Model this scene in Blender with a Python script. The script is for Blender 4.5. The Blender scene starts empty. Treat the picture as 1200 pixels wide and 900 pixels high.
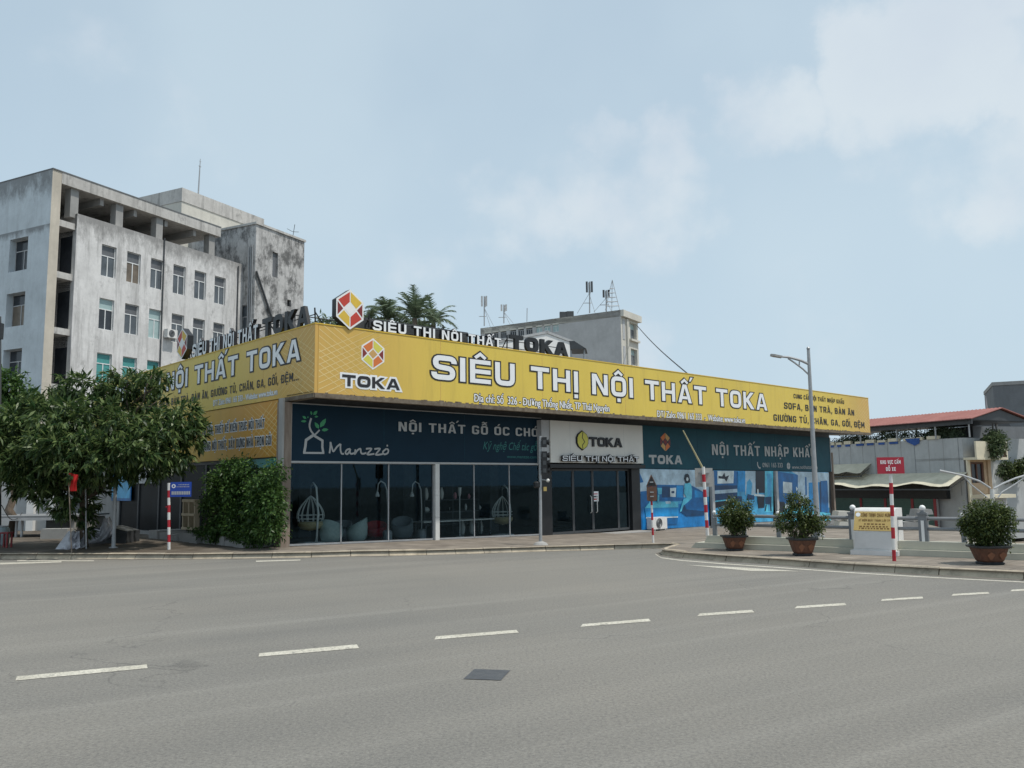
import bpy, bmesh, math, random, unicodedata
import numpy as np
from mathutils import Vector, Matrix
random.seed(7); rng = np.random.default_rng(11)
sc = bpy.context.scene
col = sc.collection
R = math.radians

# ------------------------------------------------------------------ camera, world, sun, exposure
F_PX, PITCH, ROLL, EYE = 984.0, 0.1184, -0.01344, 1.75
cam = bpy.data.cameras.new('camera'); cam.sensor_width = 36; cam.lens = F_PX/1200*36
cam.clip_start = .1; cam.clip_end = 6000
camo = bpy.data.objects.new('camera', cam); col.objects.link(camo)
camo.location = (0, 0, EYE)
camo.rotation_euler = (Matrix.Rotation(math.pi/2+PITCH, 3, 'X') @ Matrix.Rotation(ROLL, 3, 'Z')).to_euler()
sc.camera = camo
sc.view_settings.view_transform = 'Standard'; sc.view_settings.look = 'None'
sc.view_settings.exposure = 0.12; sc.view_settings.gamma = 1; sc.view_settings.use_curve_mapping = False

def ray(u, v):
    du, dv = u-600, v-450
    c, s = math.cos(ROLL), math.sin(ROLL)
    x = c*du+s*dv; y = -s*du+c*dv
    cp, sp = math.cos(PITCH), math.sin(PITCH)
    return Vector((x/F_PX, cp+y/F_PX*sp, sp-y/F_PX*cp))
O = Vector((0, 0, EYE))
def onz(u, v, z=0.):
    d = ray(u, v); return O+d*((z-EYE)/d.z)
def ony(u, v, Y):
    d = ray(u, v); return O+d*(Y/d.y)
def onplane(u, v, P, az):
    n = Vector((math.cos(az), -math.sin(az), 0)); d = ray(u, v)
    return O+d*((P-O).dot(n)/d.dot(n))

SUN_AZ, SUN_EL = R(110), R(66)        # azimuth clockwise from +Y
w = bpy.data.worlds.new('World'); sc.world = w; w.use_nodes = True
def build_world():
    nt = w.node_tree; N = nt.nodes; L = nt.links
    for n in list(N): N.remove(n)
    out = N.new('ShaderNodeOutputWorld'); bg = N.new('ShaderNodeBackground'); bg.inputs[1].default_value = .1
    L.new(bg.outputs[0], out.inputs[0])
    sky = N.new('ShaderNodeTexSky'); sky.sky_type = 'NISHITA'; sky.sun_disc = False
    sky.sun_elevation = SUN_EL; sky.sun_rotation = SUN_AZ; sky.air_density = 1.1; sky.dust_density = 2.5; sky.ozone_density = 1.5
    tc = N.new('ShaderNodeTexCoord')
    def math_(op, a, b=None, clamp=False):
        m = N.new('ShaderNodeMath'); m.operation = op; m.use_clamp = clamp
        for i, x in enumerate((a, b)):
            if x is None: continue
            if isinstance(x, (int, float)): m.inputs[i].default_value = x
            else: L.new(x, m.inputs[i])
        return m.outputs[0]
    def mixc(f, a, b):
        m = N.new('ShaderNodeMix'); m.data_type = 'RGBA'
        for i, x in ((0, f), (6, a), (7, b)):
            if isinstance(x, (int, float)): m.inputs[i].default_value = x
            elif isinstance(x, tuple): m.inputs[i].default_value = (*x, 1)
            else: L.new(x, m.inputs[i])
        return m.outputs[2]
    def maprange(x, a, b, c, d, kind='SMOOTHSTEP'):
        m = N.new('ShaderNodeMapRange'); m.interpolation_type = kind
        L.new(x, m.inputs[0])
        for i, q in enumerate((a, b, c, d)): m.inputs[i+1].default_value = q
        return m.outputs[0]
    nrm = N.new('ShaderNodeVectorMath'); nrm.operation = 'NORMALIZE'; L.new(tc.outputs['Generated'], nrm.inputs[0])
    sep = N.new('ShaderNodeSeparateXYZ'); L.new(nrm.outputs[0], sep.inputs[0])
    # thin overall haze veil, thicker to the horizon
    veil = maprange(sep.outputs[2], 0.0, .62, .92, .70)
    c = mixc(veil, sky.outputs[0], (5.25, 6.6, 7.6))
    # slow variation
    nz = N.new('ShaderNodeTexNoise'); nz.inputs['Scale'].default_value = 2.2; nz.inputs['Detail'].default_value = 4
    L.new(nrm.outputs[0], nz.inputs['Vector'])
    c = mixc(maprange(nz.outputs[0], .38, .68, 0, .45), c, (5.7, 6.85, 7.6))
    # cloud banks: soft regions of sky, edges broken by noise
    wn = N.new('ShaderNodeTexNoise'); wn.inputs['Scale'].default_value = 5; wn.inputs['Detail'].default_value = 7; wn.inputs['Roughness'].default_value = .6; L.new(nrm.outputs[0], wn.inputs['Vector'])
    w1 = N.new('ShaderNodeVectorMath'); w1.operation = 'MULTIPLY_ADD'; L.new(wn.outputs['Color'], w1.inputs[0]); w1.inputs[1].default_value = (.22, .22, .16); w1.inputs[2].default_value = (-.11, -.11, -.08)
    w2 = N.new('ShaderNodeVectorMath'); w2.operation = 'ADD'; L.new(nrm.outputs[0], w2.inputs[0]); L.new(w1.outputs[0], w2.inputs[1])
    w3 = N.new('ShaderNodeVectorMath'); w3.operation = 'NORMALIZE'; L.new(w2.outputs[0], w3.inputs[0])
    blobs = [(1050, 85, 6.5, 1.1), (1120, 40, 6.0, 1.1), (1000, 130, 4.5, .8), (900, 150, 4.5, .75), (800, 195, 4.2, .7), (735, 170, 3.2, .6), (690, 225, 4.5, .6),
             (600, 240, 5.5, .6), (1195, 95, 3.5, 1.0), (1190, 170, 6, .7), (520, 260, 7, .45), (1060, 190, 6, .5), (760, 250, 7, .6), (760, 400, 4, .5), (240, 180, 7, .3), (60, 60, 8, .35), (1000, 420, 9, .25)]
    tot = None
    for u, v, r, s in blobs:
        d = ray(u, v).normalized()
        dt = N.new('ShaderNodeVectorMath'); dt.operation = 'DOT_PRODUCT'; L.new(w3.outputs[0], dt.inputs[0]); dt.inputs[1].default_value = d
        b = maprange(dt.outputs['Value'], math.cos(R(r)), math.cos(R(r*.1)), 0, s)
        tot = b if tot is None else math_('MAXIMUM', tot, b)
    n2 = N.new('ShaderNodeTexNoise'); n2.inputs['Scale'].default_value = 9; n2.inputs['Detail'].default_value = 9; n2.inputs['Roughness'].default_value = .55
    L.new(nrm.outputs[0], n2.inputs['Vector'])
    dens = math_('ADD', tot, math_('MULTIPLY', math_('SUBTRACT', n2.outputs[0], .52), 2.1))
    f = math_('MULTIPLY', maprange(dens, .2, .95, 0, .68), maprange(tot, .0, .4, 0, 1))
    n3 = N.new('ShaderNodeTexNoise'); n3.inputs['Scale'].default_value = 5; n3.inputs['Detail'].default_value = 5
    L.new(nrm.outputs[0], n3.inputs['Vector'])
    cc = mixc(maprange(n3.outputs[0], .35, .7, 0, 1), (6.9, 7.5, 7.9), (6.2, 6.8, 7.5))
    c = mixc(f, c, cc)
    L.new(c, bg.inputs[0])
build_world()
sun = bpy.data.lights.new('sun', 'SUN'); sun.energy = 3.1; sun.angle = R(1.2); sun.color = (1, .95, .87)
suno = bpy.data.objects.new('sun', sun); col.objects.link(suno)
sd = Vector((math.sin(SUN_AZ)*math.cos(SUN_EL), math.cos(SUN_AZ)*math.cos(SUN_EL), math.sin(SUN_EL)))
suno.rotation_euler = (-sd).to_track_quat('-Z', 'Y').to_euler()

# ------------------------------------------------------------------ materials
MATS = {}
def nodes(m):
    m.use_nodes = True; return m.node_tree.nodes, m.node_tree.links, m.node_tree.nodes['Principled BSDF']
def mat(name, c, rough=.6, metal=0., var=.12, scale=3., spec=.4, bump=0., bscale=40., stretch=(1, 1, 1), c2=None, contrast=(.3, .7)):
    """plain surface whose colour drifts a little with noise"""
    if name in MATS: return MATS[name]
    m = bpy.data.materials.new(name); N, L, B = nodes(m)
    B.inputs['Roughness'].default_value = rough; B.inputs['Metallic'].default_value = metal
    B.inputs['Specular IOR Level'].default_value = spec
    tc = N.new('ShaderNodeTexCoord'); mp = N.new('ShaderNodeMapping'); mp.inputs['Scale'].default_value = stretch
    L.new(tc.outputs['Object'], mp.inputs[0])
    nz = N.new('ShaderNodeTexNoise'); nz.inputs['Scale'].default_value = scale; nz.inputs['Detail'].default_value = 6; nz.inputs['Roughness'].default_value = .65
    L.new(mp.outputs[0], nz.inputs['Vector'])
    mr = N.new('ShaderNodeMapRange'); L.new(nz.outputs[0], mr.inputs[0]); mr.inputs[1].default_value = contrast[0]; mr.inputs[2].default_value = contrast[1]
    mx = N.new('ShaderNodeMix'); mx.data_type = 'RGBA'; L.new(mr.outputs[0], mx.inputs[0])
    a = tuple(max(0, x*(1-var)) for x in c) if c2 is None else c
    b = tuple(min(1, x*(1+var)) for x in c) if c2 is None else c2
    mx.inputs[6].default_value = (*a, 1); mx.inputs[7].default_value = (*b, 1)
    L.new(mx.outputs[2], B.inputs['Base Color'])
    if bump:
        n2 = N.new('ShaderNodeTexNoise'); n2.inputs['Scale'].default_value = bscale; n2.inputs['Detail'].default_value = 4
        L.new(tc.outputs['Object'], n2.inputs['Vector'])
        bp = N.new('ShaderNodeBump'); bp.inputs['Strength'].default_value = bump; bp.inputs['Distance'].default_value = .02
        L.new(n2.outputs[0], bp.inputs['Height']); L.new(bp.outputs[0], B.inputs['Normal'])
    MATS[name] = m; return m
def mixnode(N, L, f, a, b):
    m = N.new('ShaderNodeMix'); m.data_type = 'RGBA'
    for i, x in ((0, f), (6, a), (7, b)):
        if isinstance(x, (int, float)): m.inputs[i].default_value = x
        elif isinstance(x, tuple): m.inputs[i].default_value = (*x, 1)
        else: L.new(x, m.inputs[i])
    return m.outputs[2]
def noise(N, L, vec, scale, detail=6, rough=.6, stretch=None, rng_=(.3, .7), out=(0, 1)):
    if stretch:
        mp = N.new('ShaderNodeMapping'); mp.inputs['Scale'].default_value = stretch; L.new(vec, mp.inputs[0]); vec = mp.outputs[0]
    n = N.new('ShaderNodeTexNoise'); n.inputs['Scale'].default_value = scale; n.inputs['Detail'].default_value = detail; n.inputs['Roughness'].default_value = rough
    L.new(vec, n.inputs['Vector'])
    mr = N.new('ShaderNodeMapRange'); L.new(n.outputs[0], mr.inputs[0])
    mr.inputs[1].default_value, mr.inputs[2].default_value = rng_; mr.inputs[3].default_value, mr.inputs[4].default_value = out
    return mr.outputs[0]
def mul(N, L, a, b):
    m = N.new('ShaderNodeMath'); m.operation = 'MULTIPLY'
    for i, x in enumerate((a, b)):
        if isinstance(x, (int, float)): m.inputs[i].default_value = x
        else: L.new(x, m.inputs[i])
    return m.outputs[0]
def addbump(N, L, B, h, strength, dist):
    bp = N.new('ShaderNodeBump'); bp.inputs['Strength'].default_value = strength; bp.inputs['Distance'].default_value = dist
    L.new(h, bp.inputs['Height']); L.new(bp.outputs[0], B.inputs['Normal'])

def asphalt():
    m = bpy.data.materials.new('asphalt'); N, L, B = nodes(m); B.inputs['Roughness'].default_value = .85; B.inputs['Specular IOR Level'].default_value = .25
    g = N.new('ShaderNodeNewGeometry').outputs['Position']
    big = noise(N, L, g, .22, 6, .6, (1, 1.6, 1))
    c = mixnode(N, L, big, (.166, .159, .142), (.208, .199, .178))
    mp = N.new('ShaderNodeMapping'); mp.inputs['Rotation'].default_value = (0, 0, -.56); L.new(g, mp.inputs[0]); q = mp.outputs[0]
    tr = noise(N, L, q, 1., 5, .6, (.05, .75, 1), (.42, .66), (0, .75))
    c = mixnode(N, L, tr, c, (.135, .131, .121))
    t2 = noise(N, L, q, 1., 3, .5, (.035, 2.2, 1), (.55, .7), (0, .5))
    c = mixnode(N, L, t2, c, (.245, .237, .214))
    warm = noise(N, L, g, .1, 4, .55, None, (.42, .7), (0, .7))
    c = mixnode(N, L, warm, c, (.235, .215, .182))
    oil = noise(N, L, q, .8, 7, .75, (.5, 1, 1), (.63, .72), (0, .55))
    c = mixnode(N, L, oil, c, (.085, .083, .08))
    vo = N.new('ShaderNodeTexVoronoi'); vo.feature = 'DISTANCE_TO_EDGE'; vo.inputs['Scale'].default_value = .16; vn = N.new('ShaderNodeTexNoise'); vn.inputs['Scale'].default_value = .9; vn.inputs['Detail'].default_value = 7; L.new(g, vn.inputs['Vector'])
    va = N.new('ShaderNodeVectorMath'); va.operation = 'MULTIPLY_ADD'; L.new(vn.outputs['Color'], va.inputs[0]); va.inputs[1].default_value = (2.2, 2.2, 0); L.new(g, va.inputs[2]); L.new(va.outputs[0], vo.inputs['Vector'])
    cr = N.new('ShaderNodeMapRange'); L.new(vo.outputs['Distance'], cr.inputs[0]); cr.inputs[1].default_value = .0; cr.inputs[2].default_value = .0035; cr.inputs[3].default_value = .75; cr.inputs[4].default_value = 0
    c = mixnode(N, L, mul(N, L, cr.outputs[0], noise(N, L, g, .3, 2, .5, None, (.5, .6))), c, (.07, .068, .064))
    grit = noise(N, L, g, 42, 4, .85, None, (.42, .66))
    c = mixnode(N, L, mul(N, L, grit, .6), c, (.30, .29, .262))
    dark = noise(N, L, g, 30, 6, .9, None, (.48, .62), (0, .62))
    c = mixnode(N, L, dark, c, (.07, .07, .072))
    spots = noise(N, L, g, 1.3, 8, .75, None, (.66, .74), (0, .35))
    c = mixnode(N, L, spots, c, (.1, .1, .1))
    L.new(c, B.inputs['Base Color']); addbump(N, L, B, grit, .35, .006)
    return m
def old_wall(name, c, dirt, amount=1., streak=1., tops=(), cover=0.):
    """limewashed concrete: fine mottling, rain streaks, mould that eats down from the given wall tops (world heights, reach)"""
    m = bpy.data.materials.new(name); N, L, B = nodes(m); B.inputs['Roughness'].default_value = .9; B.inputs['Specular IOR Level'].default_value = .15
    g = N.new('ShaderNodeNewGeometry').outputs['Position']
    c0 = mixnode(N, L, noise(N, L, g, .5, 8, .7), tuple(x*.82 for x in c), tuple(min(1, x*1.08) for x in c))
    c0 = mixnode(N, L, noise(N, L, g, 2.6, 9, .8, (1, 1, .8), (.45, .62), (0, .42*amount)), c0, tuple(x*.62 for x in c))
    st = noise(N, L, g, 1.9, 8, .75, (1, 1, .09), (.5, .74), (0, .7*streak))
    c1 = mixnode(N, L, st, c0, dirt)
    bl = noise(N, L, g, .8, 10, .78, (1, 1, .75), (.56-cover, .68-cover), (0, .75*amount))
    c2 = mixnode(N, L, bl, c1, tuple(x*.8 for x in dirt))
    sep = N.new('ShaderNodeSeparateXYZ'); L.new(g, sep.inputs[0])
    for zt, reach in tops:
        a = N.new('ShaderNodeMapRange'); L.new(sep.outputs[2], a.inputs[0]); a.inputs[1].default_value = zt-reach; a.inputs[2].default_value = zt; a.inputs[3].default_value = -.5; a.inputs[4].default_value = .30
        ab = N.new('ShaderNodeMath'); ab.operation = 'LESS_THAN'; L.new(sep.outputs[2], ab.inputs[0]); ab.inputs[1].default_value = zt+.02
        ad = N.new('ShaderNodeMath'); ad.operation = 'ADD'; L.new(a.outputs[0], ad.inputs[0]); L.new(noise(N, L, g, 1.1, 10, .78, (1, 1, .5), (.25, .75)), ad.inputs[1])
        mr = N.new('ShaderNodeMapRange'); L.new(ad.outputs[0], mr.inputs[0]); mr.inputs[1].default_value = .35; mr.inputs[2].default_value = .75; mr.inputs[4].default_value = .8
        c2 = mixnode(N, L, mul(N, L, mr.outputs[0], ab.outputs[0]), c2, tuple(x*.85 for x in dirt))
    fl = noise(N, L, g, 6, 8, .8, None, (.6, .7), (0, .4))
    c3 = mixnode(N, L, fl, c2, tuple(x*.7 for x in dirt))
    L.new(c3, B.inputs['Base Color']); addbump(N, L, B, bl, .3, .02)
    return m
def leafmat(name, a, b, trans=.25, rough=.5):
    m = bpy.data.materials.new(name); N, L, B = nodes(m); B.inputs['Roughness'].default_value = rough; B.inputs['Specular IOR Level'].default_value = .35
    g = N.new('ShaderNodeNewGeometry')
    r = N.new('ShaderNodeValToRGB'); L.new(g.outputs['Random Per Island'], r.inputs[0])
    r.color_ramp.elements[0].color = (*a, 1); r.color_ramp.elements[1].color = (*b, 1); e = r.color_ramp.elements.new(.62); e.color = (*[x*.62+y*.38 for x, y in zip(a, b)], 1)
    L.new(r.outputs[0], B.inputs['Base Color'])
    t = N.new('ShaderNodeBsdfTranslucent'); L.new(r.outputs[0], t.inputs[0])
    mx = N.new('ShaderNodeMixShader'); mx.inputs[0].default_value = trans
    L.new(B.outputs[0], mx.inputs[1]); L.new(t.outputs[0], mx.inputs[2]); L.new(mx.outputs[0], N['Material Output'].inputs[0])
    return m
def glassmat(name, tint, ior=1.45, rough=.02):
    m = bpy.data.materials.new(name); m.use_nodes = True; N, L = m.node_tree.nodes, m.node_tree.links
    N.remove(N['Principled BSDF'])
    t = N.new('ShaderNodeBsdfTransparent'); t.inputs[0].default_value = (*tint, 1)
    gl = N.new('ShaderNodeBsdfGlossy'); gl.inputs['Roughness'].default_value = rough; gl.inputs[0].default_value = (.42, .72, .95, 1)
    fr = N.new('ShaderNodeFresnel'); fr.inputs[0].default_value = ior
    mx = N.new('ShaderNodeMixShader'); L.new(fr.outputs[0], mx.inputs[0]); L.new(t.outputs[0], mx.inputs[1]); L.new(gl.outputs[0], mx.inputs[2])
    L.new(mx.outputs[0], N['Material Output'].inputs[0]); return m

def wornpaint():
    m = bpy.data.materials.new('road_paint'); N, L, B = nodes(m); B.inputs['Roughness'].default_value = .85; B.inputs['Specular IOR Level'].default_value = .2
    g = N.new('ShaderNodeNewGeometry').outputs['Position']
    c = mixnode(N, L, noise(N, L, g, 2.5, 6, .7), (.44, .415, .345), (.60, .575, .495))
    c = mixnode(N, L, noise(N, L, g, 26, 6, .85, None, (.50, .60), (0, .85)), c, (.19, .182, .165))
    c = mixnode(N, L, noise(N, L, g, 4, 8, .8, None, (.56, .64), (0, .8)), c, (.19, .182, .165))
    L.new(c, B.inputs['Base Color']); return m
M = dict(
 asphalt=asphalt(),
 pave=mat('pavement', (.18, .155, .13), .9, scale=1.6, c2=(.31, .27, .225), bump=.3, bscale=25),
 kerb=mat('kerb_stone', (.30, .255, .19), .9, scale=2.2, c2=(.60, .51, .38), bump=.4, bscale=18),
 soil=mat('bare_ground', (.16, .14, .11), .95, scale=.8, c2=(.24, .21, .17)),
 paint=wornpaint(),
 wall=old_wall('limewash', (.70, .69, .68), (.26, .255, .25), .9, 1.25, [(19.17, 2.6)]),
 wallshade=old_wall('limewash_shaded', (.60, .66, .70), (.24, .25, .26), .35, .4, [(21.5, 2.6), (18.0, .8)]),  # bluish shade of the left-facing end wall put into the limewash colour
 fascia=old_wall('weathered_concrete', (.56, .545, .52), (.17, .165, .16), 1.0, 1.15),
 beige=old_wall('beige_plaster', (.58, .53, .45), (.3, .28, .25), .4, .6),
 tower=old_wall('black_stained_plaster', (.56, .55, .54), (.11, .11, .11), 1.15, 1.2, [(24.5, 5.)], .085),
 conc=old_wall('raw_concrete', (.36, .355, .345), (.2, .2, .195), .5, .8),
 farwall=old_wall('grey_block_render', (.50, .50, .50), (.36, .355, .35), .3, .5),
 farcream=old_wall('cream_block_render', (.62, .60, .54), (.36, .35, .33), .4, .5),
 greywall=old_wall('grey_cement_board', (.46, .475, .48), (.31, .32, .325), .35, .7),
 darkwall=old_wall('dark_cement_wall', (.20, .21, .22), (.12, .125, .13), .6, .8),
 white=mat('white_paint', (.78, .78, .77), .5, var=.04),
 whiteframe=mat('white_frame', (.72, .73, .73), .5, var=.06),
 offwhite=mat('offwhite_panel', (.66, .645, .60), .5, var=.05, scale=1.2),
 dark=mat('black_metal', (.018, .019, .021), .45, var=.2),
 darkgrey=mat('dark_grey_metal', (.06, .065, .07), .5, var=.2),
 grey=mat('grey_metal', (.36, .37, .38), .45, .3, var=.12, scale=5),
 greyp=mat('grey_paint', (.42, .43, .44), .55, var=.15, scale=4),
 silver=mat('silver_column', (.62, .62, .60), .45, var=.06),
 rust=mat('rusty_edge', (.09, .065, .045), .8, scale=6, c2=(.2, .17, .13)),
 wood=mat('weathered_post', (.17, .125, .095), .85, scale=3, c2=(.30, .25, .21), stretch=(4, 4, .5), bump=.4),
 crate=mat('pale_crate_wood', (.36, .29, .19), .8, scale=4, stretch=(1, 1, .3), c2=(.48, .40, .28)),
 navy=mat('navy_sign', (.007, .026, .046), .6, spec=.15, var=.12, scale=.8),
 teal=mat('teal_sign', (.009, .055, .082), .55, spec=.2, scale=.7, c2=(.014, .085, .115)),
 letgrey=mat('silver_lettering', (.40, .41, .41), .4, var=.05),
 letwhite=mat('white_lettering', (.78, .80, .82), .45, var=.03),
 letblack=mat('black_lettering', (.022, .022, .026), .5, var=.1),
 letgreen=mat('green_lettering', (.02, .16, .15), .5, var=.1),
 leaf_print=mat('printed_leaf', (.05, .30, .13), .5, var=.2, scale=9),
 orange=mat('logo_orange', (.62, .17, .045), .5, var=.06), red=mat('logo_red', (.50, .055, .035), .5, var=.06),
 maroon=mat('logo_maroon', (.20, .03, .03), .5, var=.08), gold=mat('logo_gold', (.66, .45, .06), .5, var=.06), lime=mat('logo_lime', (.62, .58, .10), .5, var=.06),
 tan=mat('logo_tan', (.55, .33, .12), .5, var=.06),
 redp=mat('red_paint', (.42, .022, .035), .5, var=.15, scale=8), whitep=mat('worn_white_paint', (.70, .69, .67), .55, var=.1, scale=8),
 signred=mat('red_sign', (.36, .02, .04), .45, var=.08), signblue=mat('blue_sign', (.015, .06, .36), .4, var=.08),
 brownback=mat('brown_sign_back', (.13, .07, .05), .7, var=.25, scale=9), panelgrey=mat('grey_sign_back', (.36, .355, .34), .6, var=.1, scale=5),
 bark=mat('bark', (.10, .075, .055), .95, scale=6, c2=(.19, .15, .115), stretch=(3, 3, .6), bump=.8, bscale=14),
 leaf=leafmat('leaf_dark', (.018, .052, .016), (.19, .255, .09), .36, .4),
 leaf2=leafmat('leaf_vine', (.02, .06, .014), (.12, .21, .05), .3, .45),
 leaf3=leafmat('leaf_bonsai', (.03, .055, .016), (.15, .185, .055), .3, .45),
 palm=leafmat('palm_leaf', (.075, .115, .07), (.20, .25, .15), .3),
 fartree=leafmat('leaf_far', (.05, .085, .04), (.14, .18, .085)),
 pot=mat('terracotta', (.085, .04, .026), .6, scale=9, c2=(.17, .075, .045), bump=.4, bscale=30), potdark=mat('dark_glaze', (.035, .04, .045), .5, var=.25, scale=9),
 potmark=mat('pot_relief', (.20, .085, .045), .6, var=.2, scale=12),
 plinth=old_wall('cream_limewash', (.52, .51, .43), (.40, .40, .34), .25, .6),
 marble=mat('white_marble', (.60, .60, .60), .35, scale=2.5, c2=(.72, .72, .72)),
 brass=mat('gold_plaque', (.50, .36, .13), .45, var=.1), brasstext=mat('plaque_lettering', (.16, .085, .02), .6, var=.1),
 rail=mat('grey_stone_rail', (.20, .21, .22), .7, var=.12, scale=5),
 fabric=mat('white_fabric', (.60, .60, .64), .9, var=.1, scale=5), tarp=mat('grey_tarp', (.2, .21, .22), .8, var=.2),
 roofred=mat('red_sheet_roof', (.27, .105, .09), .65, scale=1, c2=(.36, .16, .14)), awn=mat('cream_awning', (.46, .43, .33), .8, scale=1.2, c2=(.66, .62, .49)),
 bluetarp=mat('blue_tarp', (.03, .09, .30), .7, var=.2), shutter=mat('green_shutter', (.08, .14, .115), .7, var=.1), postred=mat('red_post', (.28, .05, .055), .7, var=.15),
 shutgrey=mat('grey_shutter', (.30, .295, .295), .7, var=.08), pinktan=mat('tan_wall', (.42, .31, .21), .8, var=.12), cream=mat('cream_wall', (.66, .60, .46), .8, var=.08),
 brownwood=mat('brown_window_wood', (.10, .045, .03), .6, var=.2),
 shop=glassmat('shop_glass', (.70, .79, .82), 1.42), sideglass=glassmat('dark_shop_glass', (.10, .13, .14), 1.3),
 tealwin=mat('teal_window_film', (.08, .30, .29), .4, var=.15, scale=3), palewin=mat('pale_window_film', (.36, .48, .48), .3, var=.1, scale=2),
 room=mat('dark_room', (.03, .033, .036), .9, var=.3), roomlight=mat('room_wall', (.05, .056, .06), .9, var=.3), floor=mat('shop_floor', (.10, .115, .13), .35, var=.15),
 tube=mat('pale_bar', (.6, .62, .62), .5), wicker=mat('white_wicker', (.72, .72, .68), .6, var=.05), cushion=mat('straw_cushion', (.38, .31, .17), .9, var=.2, scale=12),
 tub=mat('pale_green_rattan', (.42, .50, .47), .7, var=.12, scale=14), redfab=mat('red_fabric', (.42, .02, .03), .8, var=.1), greyfab=mat('grey_fabric', (.17, .19, .20), .9, var=.12),
 ceramic=mat('white_ceramic', (.66, .64, .60), .3, var=.06), pink=mat('pink_ceramic', (.55, .22, .25), .4, var=.1),
 flagred=mat('flag_red', (.55, .02, .02), .8, var=.1), flower=mat('white_flower', (.8, .8, .78), .6),
 patch=mat('tar_patch', (.055, .06, .068), .7, scale=12, c2=(.09, .095, .10), bump=.4, bscale=60),
 wire=mat('black_wire', (.03, .03, .03), .7), hill=mat('far_hill', (.1, .15, .14), 1, scale=.01),
)

# ------------------------------------------------------------------ mesh builder
class Fr:
    def __init__(s, o, x, y, z): s.o, s.x, s.y, s.z = map(Vector, (o, x, y, z))
    def p(s, a, b, c=0.): return s.o+s.x*a+s.y*b+s.z*c
WF = Fr((0, 0, 0), (1, 0, 0), (0, 1, 0), (0, 0, 1))
def FrAz(o, az):     # x along az (horizontal), y up, z = horizontal normal to the right of az turned towards -left
    s, c = math.sin(az), math.cos(az)
    return Fr(o, (s, c, 0), (0, 0, 1), (c, -s, 0))
class MB:
    def __init__(s): s.v, s.f, s.m, s.mats = [], [], [], []
    def mi(s, m):
        m = M[m] if isinstance(m, str) else m
        if m not in s.mats: s.mats.append(m)
        return s.mats.index(m)
    def face(s, pts, m):
        k = len(s.v); s.v += [tuple(p) for p in pts]; s.f.append(tuple(range(k, k+len(pts)))); s.m.append(s.mi(m))
    def add(s, verts, faces, m):
        k = len(s.v); s.v += [tuple(p) for p in verts]; i = s.mi(m)
        for f in faces: s.f.append(tuple(k+q for q in f)); s.m.append(i)
    def box(s, fr, x0, x1, y0, y1, z0, z1, m):
        P = [fr.p(x, y, z) for z in (z0, z1) for y in (y0, y1) for x in (x0, x1)]
        s.add(P, [(0, 2, 3, 1), (4, 5, 7, 6), (0, 1, 5, 4), (2, 6, 7, 3), (0, 4, 6, 2), (1, 3, 7, 5)], m)
    def prism(s, fr, pts, z0, z1, m, mside=None):
        n = len(pts); a = [fr.p(x, y, z0) for x, y in pts]; b = [fr.p(x, y, z1) for x, y in pts]
        s.add(a+b, [tuple(range(n, 2*n))], m)
        s.add(a+b, [tuple(reversed(range(n)))]+[(i, (i+1) % n, n+(i+1) % n, n+i) for i in range(n)], mside or m)
    def tube(s, pts, r, m, n=8, cap=True, closed=False):
        pts = [Vector(p) for p in pts]; K = len(pts); rs = r if isinstance(r, (list, tuple)) else [r]*K
        up = Vector((0, 0, 1)); V = []; pu = None
        for i, p in enumerate(pts):
            if closed: t = pts[(i+1) % K]-pts[i-1]
            else: t = pts[min(i+1, K-1)]-pts[max(i-1, 0)]
            t.normalize()
            if pu is None: pu = t.cross(Vector((0, 0, 1)) if abs(t.z) < .9 else Vector((0, 1, 0))).normalized()
            a = (pu-t*pu.dot(t)).normalized(); b = t.cross(a); pu = a
            for k in range(n):
                th = 2*math.pi*k/n; V.append(p+a*(math.cos(th)*rs[i])+b*(math.sin(th)*rs[i]))
        Fs = []
        for i in range(K if closed else K-1):
            j = (i+1) % K
            for k in range(n): Fs.append((i*n+k, i*n+(k+1) % n, j*n+(k+1) % n, j*n+k))
        if cap and not closed: Fs += [tuple(reversed(range(n))), tuple(range((K-1)*n, K*n))]
        s.add(V, Fs, m)
    def lathe(s, o, prof, m, n=20, axis=(0, 0, 1), sq=None):
        o = Vector(o); V = []
        for r, z in prof:
            for k in range(n):
                th = 2*math.pi*k/n; c, q = math.cos(th), math.sin(th)
                if sq: e = (abs(c)**sq+abs(q)**sq)**(-1/sq); c, q = c*e, q*e
                V.append(o+Vector((r*c, r*q, z)))
        Fs = [(i*n+k, i*n+(k+1) % n, (i+1)*n+(k+1) % n, (i+1)*n+k) for i in range(len(prof)-1) for k in range(n)]
        Fs += [tuple(reversed(range(n))), tuple(range((len(prof)-1)*n, len(prof)*n))]
        s.add(V, Fs, m)
    def ball(s, o, r, m, n=12, sz=1.):
        k = max(5, n//2); s.lathe(o, [(max(1e-4, r*math.sin(math.pi*i/k)), -r*sz*math.cos(math.pi*i/k)) for i in range(k+1)], m, n)
    def build(s, name, parent=None, smooth=False):
        me = bpy.data.meshes.new(name); off = Vector((0, 0, 0)); q = parent
        while q is not None: off = off+q.location; q = q.parent
        ob = bpy.data.objects.new(name, me); col.objects.link(ob)
        v = np.array(s.v, float)
        if parent is None:
            off = Vector(((v[:, 0].min()+v[:, 0].max())/2, (v[:, 1].min()+v[:, 1].max())/2, v[:, 2].min())); ob.location = off
        else: ob.parent = parent
        me.from_pydata([tuple(p) for p in (v-np.array(off))], [], s.f)
        for m in s.mats: me.materials.append(m)
        me.polygons.foreach_set('material_index', s.m)
        if smooth: me.polygons.foreach_set('use_smooth', [True]*len(s.f))
        me.update(); return ob
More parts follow.
